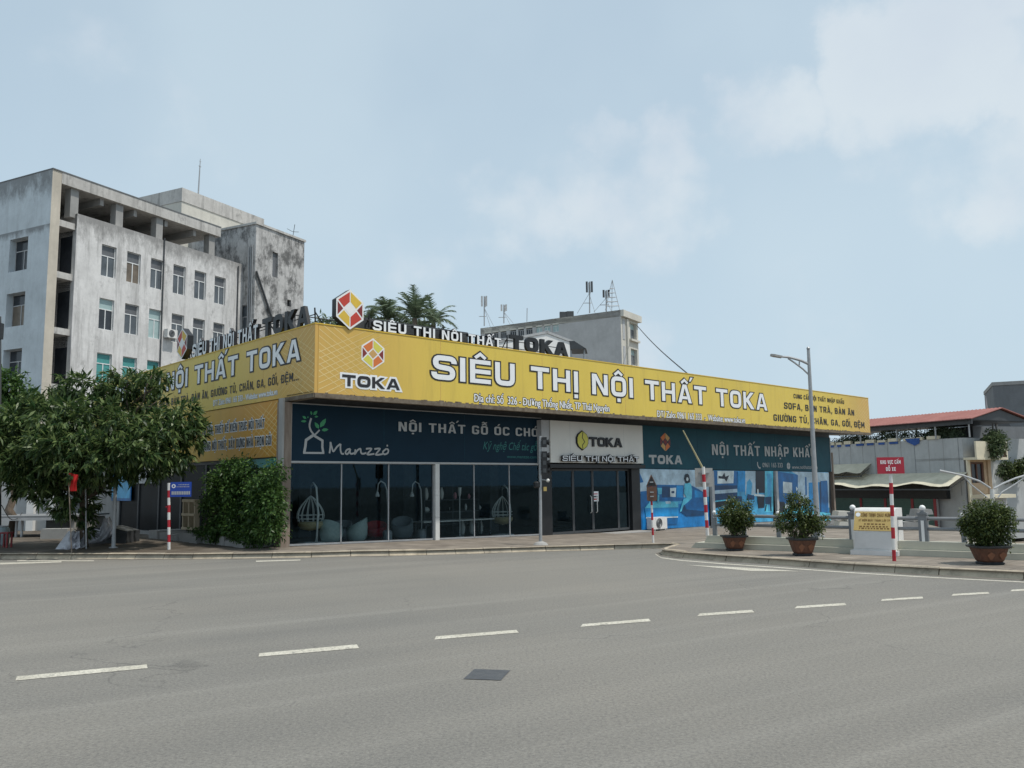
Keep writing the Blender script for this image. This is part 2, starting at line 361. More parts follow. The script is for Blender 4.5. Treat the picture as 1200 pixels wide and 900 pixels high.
def thing(name, label, cat, loc, group=None):
    o = bpy.data.objects.new(name, None); col.objects.link(o); o.location = loc; o.empty_display_size = .1
    o['label'] = label; o['category'] = cat
    if group: o['group'] = group
    return o
def tag(o, label, cat, group=None):
    o['label'] = label; o['category'] = cat
    if group: o['group'] = group
    return o
def struct(o, kind='structure'): o['kind'] = kind; return o
def box1(name, fr, x0, x1, y0, y1, z0, z1, m, parent=None):
    b = MB(); b.box(fr, x0, x1, y0, y1, z0, z1, m); return b.build(name, parent)
def copytree(o, parent=None):
    c = o.copy(); col.objects.link(c); c.parent = parent
    for ch in list(o.children): copytree(ch, c)
    return c
def holed(b, fr, x0, x1, y0, y1, holes, m, depth=.18, mrev=None):
    """wall face in the fr plane (z=0) with rectangular openings and their reveals going to -z"""
    xs = sorted({x0, x1, *[h[0] for h in holes], *[h[1] for h in holes]}); ys = sorted({y0, y1, *[h[2] for h in holes], *[h[3] for h in holes]})
    for i in range(len(xs)-1):
        for j in range(len(ys)-1):
            cx, cy = (xs[i]+xs[i+1])/2, (ys[j]+ys[j+1])/2
            if any(h[0] < cx < h[1] and h[2] < cy < h[3] for h in holes): continue
            b.face([fr.p(xs[i], ys[j]), fr.p(xs[i+1], ys[j]), fr.p(xs[i+1], ys[j+1]), fr.p(xs[i], ys[j+1])], m)
    for a, c, d, e in holes:
        for p, q in (((a, d), (a, e)), ((a, e), (c, e)), ((c, e), (c, d)), ((c, d), (a, d))):
            b.face([fr.p(*p), fr.p(*q), fr.p(*q, -depth), fr.p(*p, -depth)], mrev or m)

# ------------------------------------------------------------------ lettering
_fc = {}
def glyphs(body, off=0., space=1., shear=0.):
    k = (body, off, space, shear)
    if k not in _fc:
        c = bpy.data.curves.new('lettering', 'FONT'); c.body = body; c.offset = off; c.space_character = space; c.shear = shear; c.resolution_u = 3
        o = bpy.data.objects.new('lettering', c); col.objects.link(o); bpy.context.view_layer.update()
        me = bpy.data.meshes.new_from_object(o.evaluated_get(bpy.context.evaluated_depsgraph_get()))
        _fc[k] = (np.array([tuple(v.co) for v in me.vertices]), [tuple(p.vertices) for p in me.polygons])
        bpy.data.objects.remove(o); bpy.data.curves.remove(c); bpy.data.meshes.remove(me)
    return _fc[k]
CAP = .682
CAPS = dict(stroke=.185, wid=.62, gap=.15, space=.42)
def text(b, fr, body, x0, x1, y0, cap, z, m, bold=.0, space=1., ref=None, thick=0., shear=0.):
    """flat lettering: first baseline at y0, capitals `cap` high, stretched to x0..x1 (measured on the unbolded text)"""
    if body == body.upper() and not any(c.isdigit() for c in body) and shear == 0:
        lay, wt, _ = wide_layout(body, cap, **CAPS); w0, gr = (bold if bold > .045 else 0), 0
        wide_text(b, fr, body, x0, x1, y0, cap, z-(.004 if w0 else 0), m, grow=w0*.75*cap/CAP, **CAPS); return
    body2 = body.replace('Đ', 'D').replace('ờ', 'ơ'); v, f = glyphs(body2, 0., space, shear); v = v.copy(); f = list(f)
    for i, ch in enumerate(body):                   # the stroke of the D and the accent of the o, drawn as small bars
        if ch not in 'Đờ': continue
        x_ = glyphs(body2[:i+1], 0., space, shear)[0][:, 0].max(); n0 = len(v)
        q = [(x_-.66, .30), (x_-.34, .30), (x_-.34, .37), (x_-.66, .37)] if ch == 'Đ' else [(x_-.30, .53), (x_-.22, .53), (x_-.34, .68), (x_-.46, .68)]
        v = np.vstack([v, [(p[0], p[1], .0) for p in q]]); f.append(tuple(range(n0, n0+4)))
    sx = (x1-x0)/(v[:, 0].max()-v[:, 0].min()); sy = cap/CAP; mx = v[:, 0].min(); w_ = bold*sy
    if bold <= 0: sh = [(0, 0)]
    elif bold < .045: sh = [(-w_, 0), (0, w_*.3), (w_, 0), (0, -w_*.3)]
    else: sh = [(w_*math.cos(i*math.pi/5), w_*math.sin(i*math.pi/5)) for i in range(10)]
    for i, (dx, dy) in enumerate(sh):
        b.add([fr.p(x0+(p[0]-mx)*sx+dx, y0+p[1]*sy+dy, z-.0004*i) for p in v], f, m)
def offpoly(pts, o):
    n = len(pts); out = []
    A = sum(pts[i][0]*pts[(i+1) % n][1]-pts[(i+1) % n][0]*pts[i][1] for i in range(n)); sg = 1 if A > 0 else -1
    for i in range(n):
        p, q, r = Vector(pts[i-1]), Vector(pts[i]), Vector(pts[(i+1) % n])
        d1, d2 = (q-p).normalized(), (r-q).normalized()
        n1, n2 = Vector((d1.y, -d1.x))*sg, Vector((d2.y, -d2.x))*sg
        k = (n1+n2); k = k/max(.35, 1+n1.dot(n2)); out.append(tuple(q+k*o))
    return out
def strip(pl, hw, closed=False, ext=0.):
    """thick polyline with mitred joints -> list of quads"""
    P = [Vector(p) for p in pl]; n = len(P)
    if not closed and ext:
        P[0] = P[0]-(P[1]-P[0]).normalized()*ext; P[-1] = P[-1]+(P[-1]-P[-2]).normalized()*ext
    L_, R_ = [], []
    for i in range(n):
        d1 = (P[i]-P[i-1]).normalized() if (i > 0 or closed) else (P[1]-P[0]).normalized()
        d2 = (P[(i+1) % n]-P[i]).normalized() if (i < n-1 or closed) else d1
        n1, n2 = Vector((-d1.y, d1.x)), Vector((-d2.y, d2.x)); k = (n1+n2)/max(.3, 1+n1.dot(n2))
        L_.append(P[i]+k*hw); R_.append(P[i]-k*hw)
    qs = []
    for i in range(n if closed else n-1):
        j = (i+1) % n; qs.append([tuple(R_[i]), tuple(R_[j]), tuple(L_[j]), tuple(L_[i])])
    return qs
def rounded(pts, r, closed=False, k=4):
    out = []; n = len(pts)
    for i in range(n):
        if not closed and i in (0, n-1): out.append(pts[i]); continue
        p, q, s = Vector(pts[i-1]), Vector(pts[i]), Vector(pts[(i+1) % n])
        a = q+(p-q).normalized()*r; c = q+(s-q).normalized()*r
        for t in range(k+1):
            t /= k; out.append(tuple(a*(1-t)**2+q*2*t*(1-t)+c*t*t))
    return out
def wide_glyph(ch, H, W, t):
    """square-shouldered capitals built of strokes; each item = ('s', polyline, closed) or ('p', convex polygon); t = stroke"""
    h = t/2; it = []; r = min(W, H)*.26
    nd = unicodedata.normalize('NFD', ch); base, marks = nd[0], nd[1:]
    if base == 'Đ': base = 'D'; marks = 'bar'
    def P(*p): return ('p', list(p))
    def rc(a, c, d, e): return P((a, d), (c, d), (c, e), (a, e))
    def S(pts, closed=False, rr=None): return ('s', rounded(pts, r if rr is None else rr, closed), closed)
    stem = rc(0, t, 0, H); q = t*.86
    if base == 'I': W = t; it = [rc(0, t, 0, H)]
    elif base == 'S': it = [S([(W-h*.4, H*.70), (W-h*.4, H-h), (h, H-h), (h, H*.53), (W-h, H*.47), (W-h, h), (h*.4, h), (h*.4, H*.30)], rr=r*.8)]
    elif base == 'E': it = [stem]+[rc(t, W, y, y+q) for y in (0, H/2-q/2, H-q)]
    elif base == 'F': it = [stem]+[rc(t, W, y, y+q) for y in (H/2-q/2, H-q)]
    elif base == 'L': it = [stem, rc(t, W, 0, q)]
    elif base == 'U': it = [S([(h, H), (h, h), (W-h, h), (W-h, H)])]
    elif base == 'T': it = [rc(0, W, H-t*.9, H), rc(W/2-h, W/2+h, 0, H-t*.9)]
    elif base == 'H': it = [stem, rc(W-t, W, 0, H), rc(t, W-t, H/2-h*.85, H/2+h*.85)]
    elif base == 'N': it = [stem, rc(W-t, W, 0, H), P((W-t*1.15, 0), (W-t*.2, 0), (t*1.15, H), (t*.2, H))]
    elif base == 'M': W *= 1.22; it = [stem, rc(W-t, W, 0, H), P((W/2-t*.55, H*.25), (W/2+t*.5, H*.25), (t*1.15, H), (t*.1, H)), P((W/2-t*.5, H*.25), (W/2+t*.55, H*.25), (W-t*.1, H), (W-t*1.15, H))]
    elif base == 'O': it = [S([(h, h), (W-h, h), (W-h, H-h), (h, H-h)], True)]
    elif base == 'C': it = [S([(W-h, H*.70), (W-h, H-h), (h, H-h), (h, h), (W-h, h), (W-h, H*.30)])]
    elif base == 'G': it = [S([(W-h, H*.72), (W-h, H-h), (h, H-h), (h, h), (W-h, h), (W-h, H*.52)]), rc(W*.52, W-t, H*.40, H*.40+q)]
    elif base == 'D': it = [S([(h, h), (W-h, h), (W-h, H-h), (h, H-h)], True, r*.9), rc(0, t*.9, 0, H)]
    elif base == 'P': it = [stem, S([(t, H-h), (W-h, H-h), (W-h, H*.42), (t, H*.42)], rr=r*.7)]
    elif base == 'R': it = [stem, S([(t, H-h), (W-h, H-h), (W-h, H*.46), (t, H*.46)], rr=r*.7), P((W-t, 0), (W+t*.12, 0), (W*.62+t*.4, H*.46), (W*.62-t*.55, H*.46))]
    elif base == 'B': it = [stem, S([(t, H-h), (W-h*1.3, H-h), (W-h*1.3, H*.52), (t, H*.52)], rr=r*.6), S([(t, H*.5), (W-h, H*.5), (W-h, h), (t, h)], rr=r*.6)]
    elif base == 'Y': it = [rc(W/2-h, W/2+h, 0, H*.45), P((W/2-h, H*.40), (W/2+h, H*.40), (t*1.05, H), (0, H)), P((W/2-h, H*.40), (W/2+h, H*.40), (W, H), (W-t*1.05, H))]
    elif base == 'V': it = [P((W/2-h, 0), (W/2+h*.6, 0), (t*1.05, H), (0, H)), P((W/2-h*.6, 0), (W/2+h, 0), (W, H), (W-t*1.05, H))]
    elif base == 'X': it = [P((0, 0), (t*1.1, 0), (W, H), (W-t*1.1, H)), P((W-t*1.1, 0), (W, 0), (t*1.1, H), (0, H))]
    elif base == 'K': it = [stem, P((t, H*.40), (t*1.25, H*.40), (W, H), (W-t*1.3, H), (t, H*.60)), P((W-t*1.25, 0), (W+t*.1, 0), (t*1.9, H*.62), (t*1.05, H*.46))]
    elif base == 'A':
        x = W/2; it = [P((0, 0), (t*1.05, 0), (x, H-t*.9), (x, H), (x-t*.62, H)), P((W-t*1.05, 0), (W, 0), (x+t*.62, H), (x, H), (x, H-t*.9)), P((W*.27, H*.2), (W*.73, H*.2), (W*.66, H*.2+t*.75), (W*.34, H*.2+t*.75))]
    elif base == ',': W = t; it = [P((0, -t*.9), (t*.5, -t*.9), (t, t), (0, t))]
    elif base == '.': W = t; it = [rc(0, t, 0, t)]
    cx = W/2; m = min(W, H*.6) if base != 'I' else H*.42; up = 0.
    if '\u0302' in marks: it.append(('s', [(cx-m*.36, H*1.07), (cx, H*1.25), (cx+m*.36, H*1.07)], 'thin')); up = 1
    if '\u0306' in marks: it.append(('s', [(cx-m*.32, H*1.24), (cx-m*.16, H*1.09), (cx+m*.16, H*1.09), (cx+m*.32, H*1.24)], 'thin')); up = 1
    ax = cx+m*.58*up; ay = H*(1.20 if up else 1.07)
    if '\u0301' in marks: it.append(P((ax-m*.05, ay), (ax+m*.12, ay), (ax+m*.40, ay+H*.23), (ax+m*.13, ay+H*.23)))
    if '\u0300' in marks: it.append(P((cx+m*.06, ay), (cx+m*.2, ay), (cx-m*.1, ay+H*.22), (cx-m*.36, ay+H*.22)))
    if '\u0309' in marks: it.append(('s', [(ax-m*.16, ay+H*.17), (ax, ay+H*.22), (ax+m*.14, ay+H*.16), (ax, ay+H*.08), (ax, ay)], 'thin'))
    if '\u0303' in marks: ty = H*(1.32 if up else 1.12); it.append(('s', [(cx-m*.36, ty), (cx-m*.14, ty+H*.10), (cx+m*.14, ty), (cx+m*.36, ty+H*.10)], 'thin'))
    if '\u0323' in marks: it.append(rc(cx-h*.9, cx+h*.9, -H*.27, -H*.27+t*.85))
    if '\u031b' in marks: it.append(P((W-t*.5, H*.86), (W, H*.80), (W+t*1.0, H*1.06), (W+t*.2, H*1.10)))
    if marks == 'bar': it.append(rc(-t*.6, W*.52, H/2-h*.7, H/2+h*.7))
    return it, W
def wide_layout(body, H, stroke=.21, wid=.86, gap=.19, space=.55):
    x = 0; out = []; t = H*stroke
    for ch in body:
        if ch == ' ': x += H*space; continue
        g, W = wide_glyph(ch, H, H*wid*(1.08 if unicodedata.normalize('NFD', ch)[0] == 'A' else 1), t); out.append((x, g)); x += W+H*gap
    return out, x-H*gap, t
def wide_text(b, fr, body, x0, x1, y0, H, z, m, grow=0., thick=0., mside=None, part=None, **kw):
    lay, wtot, t = wide_layout(body, H, **kw); sx = (x1-x0)/wtot; n = 0; px = []
    for gi, (gx, items) in enumerate(lay):
        px.append(x0+gx*sx)
        for it in items:
            if it[0] == 'p': polys = [offpoly(it[1], grow) if grow else it[1]]
            else:
                hw = t/2*(.62 if it[2] == 'thin' else 1); cl = it[2] is True
                polys = strip(it[1], hw+grow, cl, grow)
            n += 1; dz = (n % 5)*.0011
            for pl in polys:
                pts = [(x0+(gx+p[0])*sx, y0+p[1]) for p in pl]
                if thick: b.prism(fr, pts, z, z+thick+dz, m, mside)
                else: b.face([fr.p(p[0], p[1], z+dz) for p in pts], m)
    return px
def hexlogo(b, fr, cx, cy, w_, h_, z, cols, rim='white', depth=0., mside='dark'):
    """six-sided emblem: four coloured rhombi, two side triangles and a centre rhombus"""
    def P(x, y): return (cx+x*w_, cy+y*h_)
    hexo = [P(0, .5), P(.5, .22), P(.5, -.22), P(0, -.5), P(-.5, -.22), P(-.5, .22)]
    if depth: b.prism(fr, hexo, z-depth, z, rim, mside)
    else: b.face([fr.p(*p, z) for p in hexo], rim)
    s = .045; k = .92
    def q(pts, m):
        gx = sum(p[0] for p in pts)/len(pts); gy = sum(p[1] for p in pts)/len(pts)
        b.face([fr.p(*P((gx+(p[0]-gx)*.9)*k, (gy+(p[1]-gy)*.9)*k), z+.003) for p in pts], m)
    q([(0, .5), (0, .2), (-.25, 0.02), (-.5, .22)], cols[0]); q([(0, .5), (.5, .22), (.25, 0.02), (0, .2)], cols[1])
    q([(-.5, -.22), (-.25, -.02), (0, -.2), (0, -.5)], cols[1]); q([(.5, -.22), (0, -.5), (0, -.2), (.25, -.02)], cols[0])
    q([(-.5, .2), (-.26, 0), (-.5, -.2)], cols[2]); q([(.5, .2), (.5, -.2), (.26, 0)], cols[2])
    q([(0, .18), (.23, 0), (0, -.18), (-.23, 0)], cols[3])

# ------------------------------------------------------------------ leaves
def leaf_mesh(name, centres, dirs, n_each, length, width, m, parent=None, droop=.5, spread=1., jitter=.06):
    """kite-shaped leaves fanning out from twig ends"""
    C = np.asarray(centres, float); D = np.asarray(dirs, float); K = len(C)
    c = np.repeat(C, n_each, 0); d = np.repeat(D, n_each, 0); n = len(c)
    dd = d+rng.normal(0, .75*spread, (n, 3)); dd[:, 2] -= droop*rng.uniform(.2, 1.2, n)
    dd /= np.linalg.norm(dd, axis=1)[:, None]
    L_ = length*rng.uniform(.6, 1.25, n)[:, None]; W_ = width*rng.uniform(.7, 1.2, n)[:, None]
    up = np.tile((0, 0, 1.), (n, 1))+rng.normal(0, .5, (n, 3)); sd = np.cross(dd, up); sd /= np.linalg.norm(sd, axis=1)[:, None]+1e-9
    nm = np.cross(sd, dd)
    b0 = c+rng.normal(0, jitter, (n, 3)); mid = b0+dd*L_*.45
    V = np.stack([b0, mid+sd*W_+nm*W_*.35, b0+dd*L_-nm*L_*.12, mid-sd*W_+nm*W_*.35], 1).reshape(-1, 3)
    me = bpy.data.meshes.new(name); ob = bpy.data.objects.new(name, me); col.objects.link(ob)
    off = np.zeros(3); q = parent
    while q is not None: off += np.array(q.location); q = q.parent
    if parent is None:
        off = np.array([V[:, 0].mean(), V[:, 1].mean(), V[:, 2].min()]); ob.location = off
    else: ob.parent = parent
    V = V-off
    me.vertices.add(len(V)); me.vertices.foreach_set('co', V.ravel())
    me.loops.add(len(V)); me.loops.foreach_set('vertex_index', np.arange(len(V)))
    me.polygons.add(n); me.polygons.foreach_set('loop_start', np.arange(0, 4*n, 4)); me.polygons.foreach_set('loop_total', np.full(n, 4))
    me.materials.append(M[m] if isinstance(m, str) else m); me.update(calc_edges=True); me.validate()
    return ob
def blob_points(blobs, n, shell=.55):
    """points in a union of ellipsoids, gathered near the skin; blobs = (centre, (rx, ry, rz))"""
    vol = np.array([(b[1][0]*b[1][1]*b[1][2])**(2/3) for b in blobs]); pr = vol/vol.sum(); P = []; D = []
    for k in range(n):
        c, r = blobs[rng.choice(len(blobs), p=pr)]
        d = rng.normal(0, 1, 3); d /= np.linalg.norm(d); s = 1-(1-shell)*rng.random()**1.3
        s *= 1+.10*math.sin(5*d[0]+3*c[0])*math.cos(4*d[2]+2*c[2])
        P.append(np.array(c)+d*np.array(r)*s); D.append(d)
    return np.array(P), np.array(D)
def limb(b, p0, p1, r0, r1, m='bark', k=6, wob=.08):
    p0, p1 = Vector(p0), Vector(p1); L_ = (p1-p0).length; pts = []
    for i in range(k+1):
        t = i/k; q = p0.lerp(p1, t)
        if 0 < i < k: q += Vector(tuple(rng.normal(0, wob*L_*.3, 3)))
        pts.append(q)
    b.tube(pts, [r0+(r1-r0)*i/k for i in range(k+1)], m, 8); return pts

# ------------------------------------------------------------------ shop axes
A_R = R(46.7)
rv = Vector((math.sin(A_R), math.cos(A_R), 0)); lv = Vector((-math.cos(A_R), math.sin(A_R), 0)); nf = -lv
C0 = onz(338, 640, .13); C0.z = 0
def sm(x): x = min(1, max(0, x)); return x*x*(3-2*x)
def zg(x, y):
    d = Vector((x, y, 0))-C0; t = d.dot(rv); b = d.dot(lv)
    return -.0205*min(34, max(0, t))*sm((b+8.5)/4.5)
def ong(u, v, h=0.):
    z = h
    for _ in range(12): p = onz(u, v, z); z = .5*z+.5*(zg(p.x, p.y)+h)
    return onz(u, v, z)
FRONT = Fr(C0, rv, (0, 0, 1), nf)                  # x along the street front, y up, z towards the street
SIDE = Fr(C0, -lv, (0, 0, 1), -rv)                 # x towards the corner, y up, z outwards
def fp(u, v, out=0.):                               # point on the plane `out` metres in front of the shop front
    P = onplane(u, v, C0+nf*out, A_R)-C0; return P.dot(rv), P.z
def sp(u, v, out=0.):
    P = onplane(u, v, C0-rv*out, A_R-math.pi/2)-C0; return P.dot(-lv), P.z

# ------------------------------------------------------------------ ground, road, pavement
def drop(x, y): return 2.2*sm((x-(11.5+(y-18)*.286))/4) if y > 12 else 0
g = MB()
xs = [-900, -300, -120, -60, -40]+list(range(-30, 61, 2))+[80, 120, 300, 900]; ys = [-300, -60, -20, 0]+list(range(8, 90, 2))+[110, 150, 300, 900, 2500]
V = [(x, y, zg(x, y)-.06-drop(x, y)) for y in ys for x in xs]; nx = len(xs)
g.add(V, [(j*nx+i, j*nx+i+1, (j+1)*nx+i+1, (j+1)*nx+i) for j in range(len(ys)-1) for i in range(nx-1)], 'soil')
struct(g.build('ground'))
kp = [(-420, 662), (-200, 658), (0, 655), (125, 655), (225, 655.3), (365, 653.3), (500, 650.5), (600, 647.3), (640, 646), (720, 643.8), (785, 642.6), (790, 643.4), (782, 646), (774, 648.6), (777, 650.5), (800, 653.6), (850, 657.6), (900, 661), (1000, 668.5), (1100, 674), (1200, 679), (1330, 688)]
KP = [ong(*k) for k in kp]
KP = [Vector((-70, KP[0].y+1, 0))]+KP+[Vector((KP[-1].x+6, KP[-1].y-4.6, 0))]
rd = MB()
ring = [Vector((-70, -40, 0)), Vector((KP[-1].x, -40, 0)), KP[-1]]
def sheet(poly, zoff, m, step=1.0, name='pavement'):
    bm = bmesh.new(); f = bm.faces.new([bm.verts.new((p.x, p.y, 0)) for p in poly]); bmesh.ops.triangulate(bm, faces=[f])
    x0, x1 = min(p.x for p in poly), max(p.x for p in poly); y0, y1 = max(8, min(p.y for p in poly)), min(60, max(p.y for p in poly))
    def cut(co, no): bmesh.ops.bisect_plane(bm, geom=bm.verts[:]+bm.edges[:]+bm.faces[:], plane_co=co, plane_no=no)
    x = max(-12, x0)
    while x < min(20, x1): cut((x, 0, 0), (1, 0, 0)); x += step
    y = y0
    while y < min(50, y1): cut((0, y, 0), (0, 1, 0)); y += step
    bmesh.ops.remove_doubles(bm, verts=bm.verts[:], dist=.0005)
    for v in bm.verts: v.co.z = zg(v.co.x, v.co.y)+zoff
    bmesh.ops.recalc_face_normals(bm, faces=bm.faces[:])
    if bm.faces and sum(f.normal.z for f in bm.faces) < 0: bmesh.ops.reverse_faces(bm, faces=bm.faces[:])
    me = bpy.data.meshes.new(name); bm.to_mesh(me); bm.free(); me.materials.append(M[m])
    o = bpy.data.objects.new(name, me); col.objects.link(o); return o
road_poly = [Vector((-70, -40, 0)), Vector((KP[-1].x, -40, 0))]+[p for p in reversed(KP)]
struct(sheet(road_poly, 0., 'asphalt', name='road'))
M['grime'] = mat('gutter_grime', (.10, .09, .075), .95, scale=3, c2=(.19, .175, .15), contrast=(.35, .65))
shop_end = C0+rv*33
inner = [p+Vector((0, .02, 0)) for p in KP]
pav = KP+[Vector((KP[-1].x+1.5, KP[-1].y+1.5, 0)), Vector((11.4, 18, 0)), Vector((19, 46, 0)), Vector((19, 55, 0)), Vector((-70, 55, 0))]
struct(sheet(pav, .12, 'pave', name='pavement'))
kb = MB()
def kerb_line(pts, m='kerb'):
    P = []                                          # resample to stones of about 0.9 m with a thin joint
    for a, b_ in zip(pts, pts[1:]):
        L_ = (b_-a).length; n = max(1, round(L_/.9))
        P += [a.lerp(b_, i/n) for i in range(n)]
    P.append(pts[-1])
    def nrm(i):
        t = (P[min(i+1, len(P)-1)]-P[max(i-1, 0)]); t.z = 0; t.normalize(); return Vector((-t.y, t.x, 0))
    for i in range(len(P)-1):
        a, c = P[i].lerp(P[i+1], .008), P[i].lerp(P[i+1], .992)
        na, nc = nrm(i), nrm(i+1); za, zc = zg(a.x, a.y), zg(c.x, c.y); j = random.uniform(-.008, .012)
        q = [a-na*.03, c-nc*.03, c+nc*.16, a+na*.16]
        lo = [Vector((p.x, p.y, z-.03)) for p, z in zip(q, (za, zc, zc, za))]; hi = [Vector((p.x, p.y, z+.133+j)) for p, z in zip(q, (za, zc, zc, za))]
        hi[0] += na*.11; hi[1] += nc*.11
        kb.add(lo+hi, [(4, 5, 6, 7), (0, 1, 5, 4), (1, 2, 6, 5), (2, 3, 7, 6), (3, 0, 4, 7)], m)
kerb_line(KP)
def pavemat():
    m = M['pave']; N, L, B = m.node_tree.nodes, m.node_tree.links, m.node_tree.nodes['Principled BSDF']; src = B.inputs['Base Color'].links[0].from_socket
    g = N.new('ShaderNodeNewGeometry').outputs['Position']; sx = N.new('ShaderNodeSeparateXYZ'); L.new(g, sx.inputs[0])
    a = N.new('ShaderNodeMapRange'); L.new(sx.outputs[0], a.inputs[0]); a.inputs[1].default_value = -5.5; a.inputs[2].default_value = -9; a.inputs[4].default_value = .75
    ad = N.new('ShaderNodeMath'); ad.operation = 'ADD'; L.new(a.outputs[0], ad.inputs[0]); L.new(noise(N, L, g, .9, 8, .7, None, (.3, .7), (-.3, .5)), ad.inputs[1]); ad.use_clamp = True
    c = mixnode(N, L, ad.outputs[0], src, (.085, .068, .05))              # darker brown towards the left end, edge broken by noise
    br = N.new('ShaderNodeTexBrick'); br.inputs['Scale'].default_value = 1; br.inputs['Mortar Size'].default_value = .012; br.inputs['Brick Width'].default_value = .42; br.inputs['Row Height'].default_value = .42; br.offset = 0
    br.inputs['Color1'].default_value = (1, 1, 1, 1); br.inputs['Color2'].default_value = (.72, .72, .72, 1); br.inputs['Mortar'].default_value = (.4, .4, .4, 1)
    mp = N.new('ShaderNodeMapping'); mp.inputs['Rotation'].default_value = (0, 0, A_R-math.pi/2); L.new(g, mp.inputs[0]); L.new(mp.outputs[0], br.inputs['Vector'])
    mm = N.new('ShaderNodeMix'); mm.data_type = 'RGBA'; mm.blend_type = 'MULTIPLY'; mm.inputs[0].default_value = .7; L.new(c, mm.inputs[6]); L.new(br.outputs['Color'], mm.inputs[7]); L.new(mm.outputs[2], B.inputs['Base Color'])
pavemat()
def kerbmat():
    m = M['kerb']; N, L, B = m.node_tree.nodes, m.node_tree.links, m.node_tree.nodes['Principled BSDF']; src = B.inputs['Base Color'].links[0].from_socket
    g = N.new('ShaderNodeNewGeometry'); r = N.new('ShaderNodeMapRange'); L.new(g.outputs['Random Per Island'], r.inputs[0]); r.inputs[3].default_value = 0; r.inputs[4].default_value = .5
    c = mixnode(N, L, r.outputs[0], src, (.27, .25, .215)); c = mixnode(N, L, noise(N, L, g.outputs['Position'], 3.5, 9, .8, None, (.53, .68), (0, .7)), c, (.12, .105, .085))
    L.new(c, B.inputs['Base Color'])
kerbmat(); struct(kb.build('kerb'))
gm = MB()
for p, q in zip(KP, KP[1:]):
    L_ = (q-p).length; n_ = max(1, int(L_/.5)); d_ = (q-p).normalized(); nn = Vector((d_.y, -d_.x, 0))
    for k_ in range(n_):
        a_, c_ = p.lerp(q, k_/n_), p.lerp(q, (k_+1)/n_); wa, wb_ = .10+.09*math.sin(a_.x*2.1+a_.y)+.05*math.sin(a_.x*7), .10+.09*math.sin(c_.x*2.1+c_.y)+.05*math.sin(c_.x*7)
        gm.face([Vector((v.x, v.y, zg(v.x, v.y)+.003)) for v in (a_+nn*.02, a_+nn*(.05+abs(wa)), c_+nn*(.05+abs(wb_)), c_+nn*.02)], 'grime')
struct(gm.build('gutter'))
def marking(px, name='lane_marking', h=.004):
    b = MB(); pts = [ong(*p, h) for p in px]; b.face([Vector((p.x, p.y, zg(p.x, p.y)+h)) for p in pts], 'paint'); return struct(b.build(name))
for q in [((20, 792.5), (172, 778.5), (173, 783), (18, 797.5)), ((304, 765.5), (418, 755), (421, 759.5), (303, 769.5)), ((511, 745.6), (605, 738), (608, 741.3), (509, 749.4)), ((683, 731.3), (760, 725), (763, 728), (680, 734.5)),
          ((820, 719), (881, 714.6), (884, 717.5), (817, 722)), ((934, 710.3), (990, 706.6), (992, 709.2), (931, 713)), ((1034, 702), (1081, 699), (1082, 701.3), (1032, 704.3)), ((1117, 696), (1158, 693.6), (1160, 695.7), (1115, 698.2)), ((1186, 691), (1230, 688.7), (1232, 690.7), (1184, 693))]:
    marking(q)
marking([(805, 662), (870, 665), (942, 669.6), (880, 669), (858, 667)], 'arrow_marking')
e0 = [(768, 648.8), (775, 653.2), (800, 656.4), (850, 660.4), (900, 663.8), (1000, 670.8), (1100, 676.6), (1200, 681.6), (1330, 691)]
b = MB()
for (p, q) in zip(e0, e0[1:]):
    b.face([ong(p[0], p[1]+.9, .004), ong(q[0], q[1]+1.0, .004), ong(*q, .004), ong(*p, .004)], 'paint')
struct(b.build('edge_line'))
for q in [((0, 659.5), (72, 657.8), (72, 659), (0, 661.5)), ((20, 656.5), (110, 656.6), (110, 657.6), (20, 657.6)), ((300, 657), (352, 655.6), (352, 656.8), (300, 658.4))]: marking(q, 'faded_marking')
b = MB(); b.face([ong(*p, .005) for p in ((543, 795.5), (587, 797), (598, 785.3), (556, 783.8))], 'patch')
tag(b.build('asphalt_patch'), 'dark square tar patch let into the middle of the grey road', 'road patch')

# ------------------------------------------------------------------ furniture shop
def fl(a): P = C0+rv*a; return zg(P.x, P.y)+.13
ZT, ZB, PO = 6.13, 4.25, 1.45                       # billboard top, bottom and how far it stands out
shop = thing('furniture_shop', 'long low corner furniture shop with dark glass front under a wraparound yellow billboard', 'shop', C0)
b = MB()                                            # structure of walls and roof
b.box(FRONT, -.02, 33, 4.32, 4.95, -17, -.05, 'darkgrey')                                       # roof slab
b.box(FRONT, -.1, 33, 4.27, 4.31, -.05, PO-.1, 'dark')                                          # soffit out to the billboard
b.build('roof', shop)
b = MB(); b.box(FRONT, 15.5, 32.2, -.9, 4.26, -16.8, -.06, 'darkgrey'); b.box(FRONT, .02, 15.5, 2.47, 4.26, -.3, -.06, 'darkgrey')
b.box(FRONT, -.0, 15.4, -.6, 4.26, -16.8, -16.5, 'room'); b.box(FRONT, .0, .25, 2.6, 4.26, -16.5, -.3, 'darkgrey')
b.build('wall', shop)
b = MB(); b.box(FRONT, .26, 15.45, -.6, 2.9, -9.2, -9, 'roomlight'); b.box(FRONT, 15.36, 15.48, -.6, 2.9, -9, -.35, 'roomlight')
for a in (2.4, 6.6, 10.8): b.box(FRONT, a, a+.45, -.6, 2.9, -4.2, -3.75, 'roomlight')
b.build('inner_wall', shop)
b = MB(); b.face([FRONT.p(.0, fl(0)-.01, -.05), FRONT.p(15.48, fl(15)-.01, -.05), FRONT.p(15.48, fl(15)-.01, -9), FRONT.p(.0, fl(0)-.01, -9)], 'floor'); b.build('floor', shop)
box1('ceiling', FRONT, .26, 15.4, 2.92, 2.97, -9, -.31, 'room', shop)
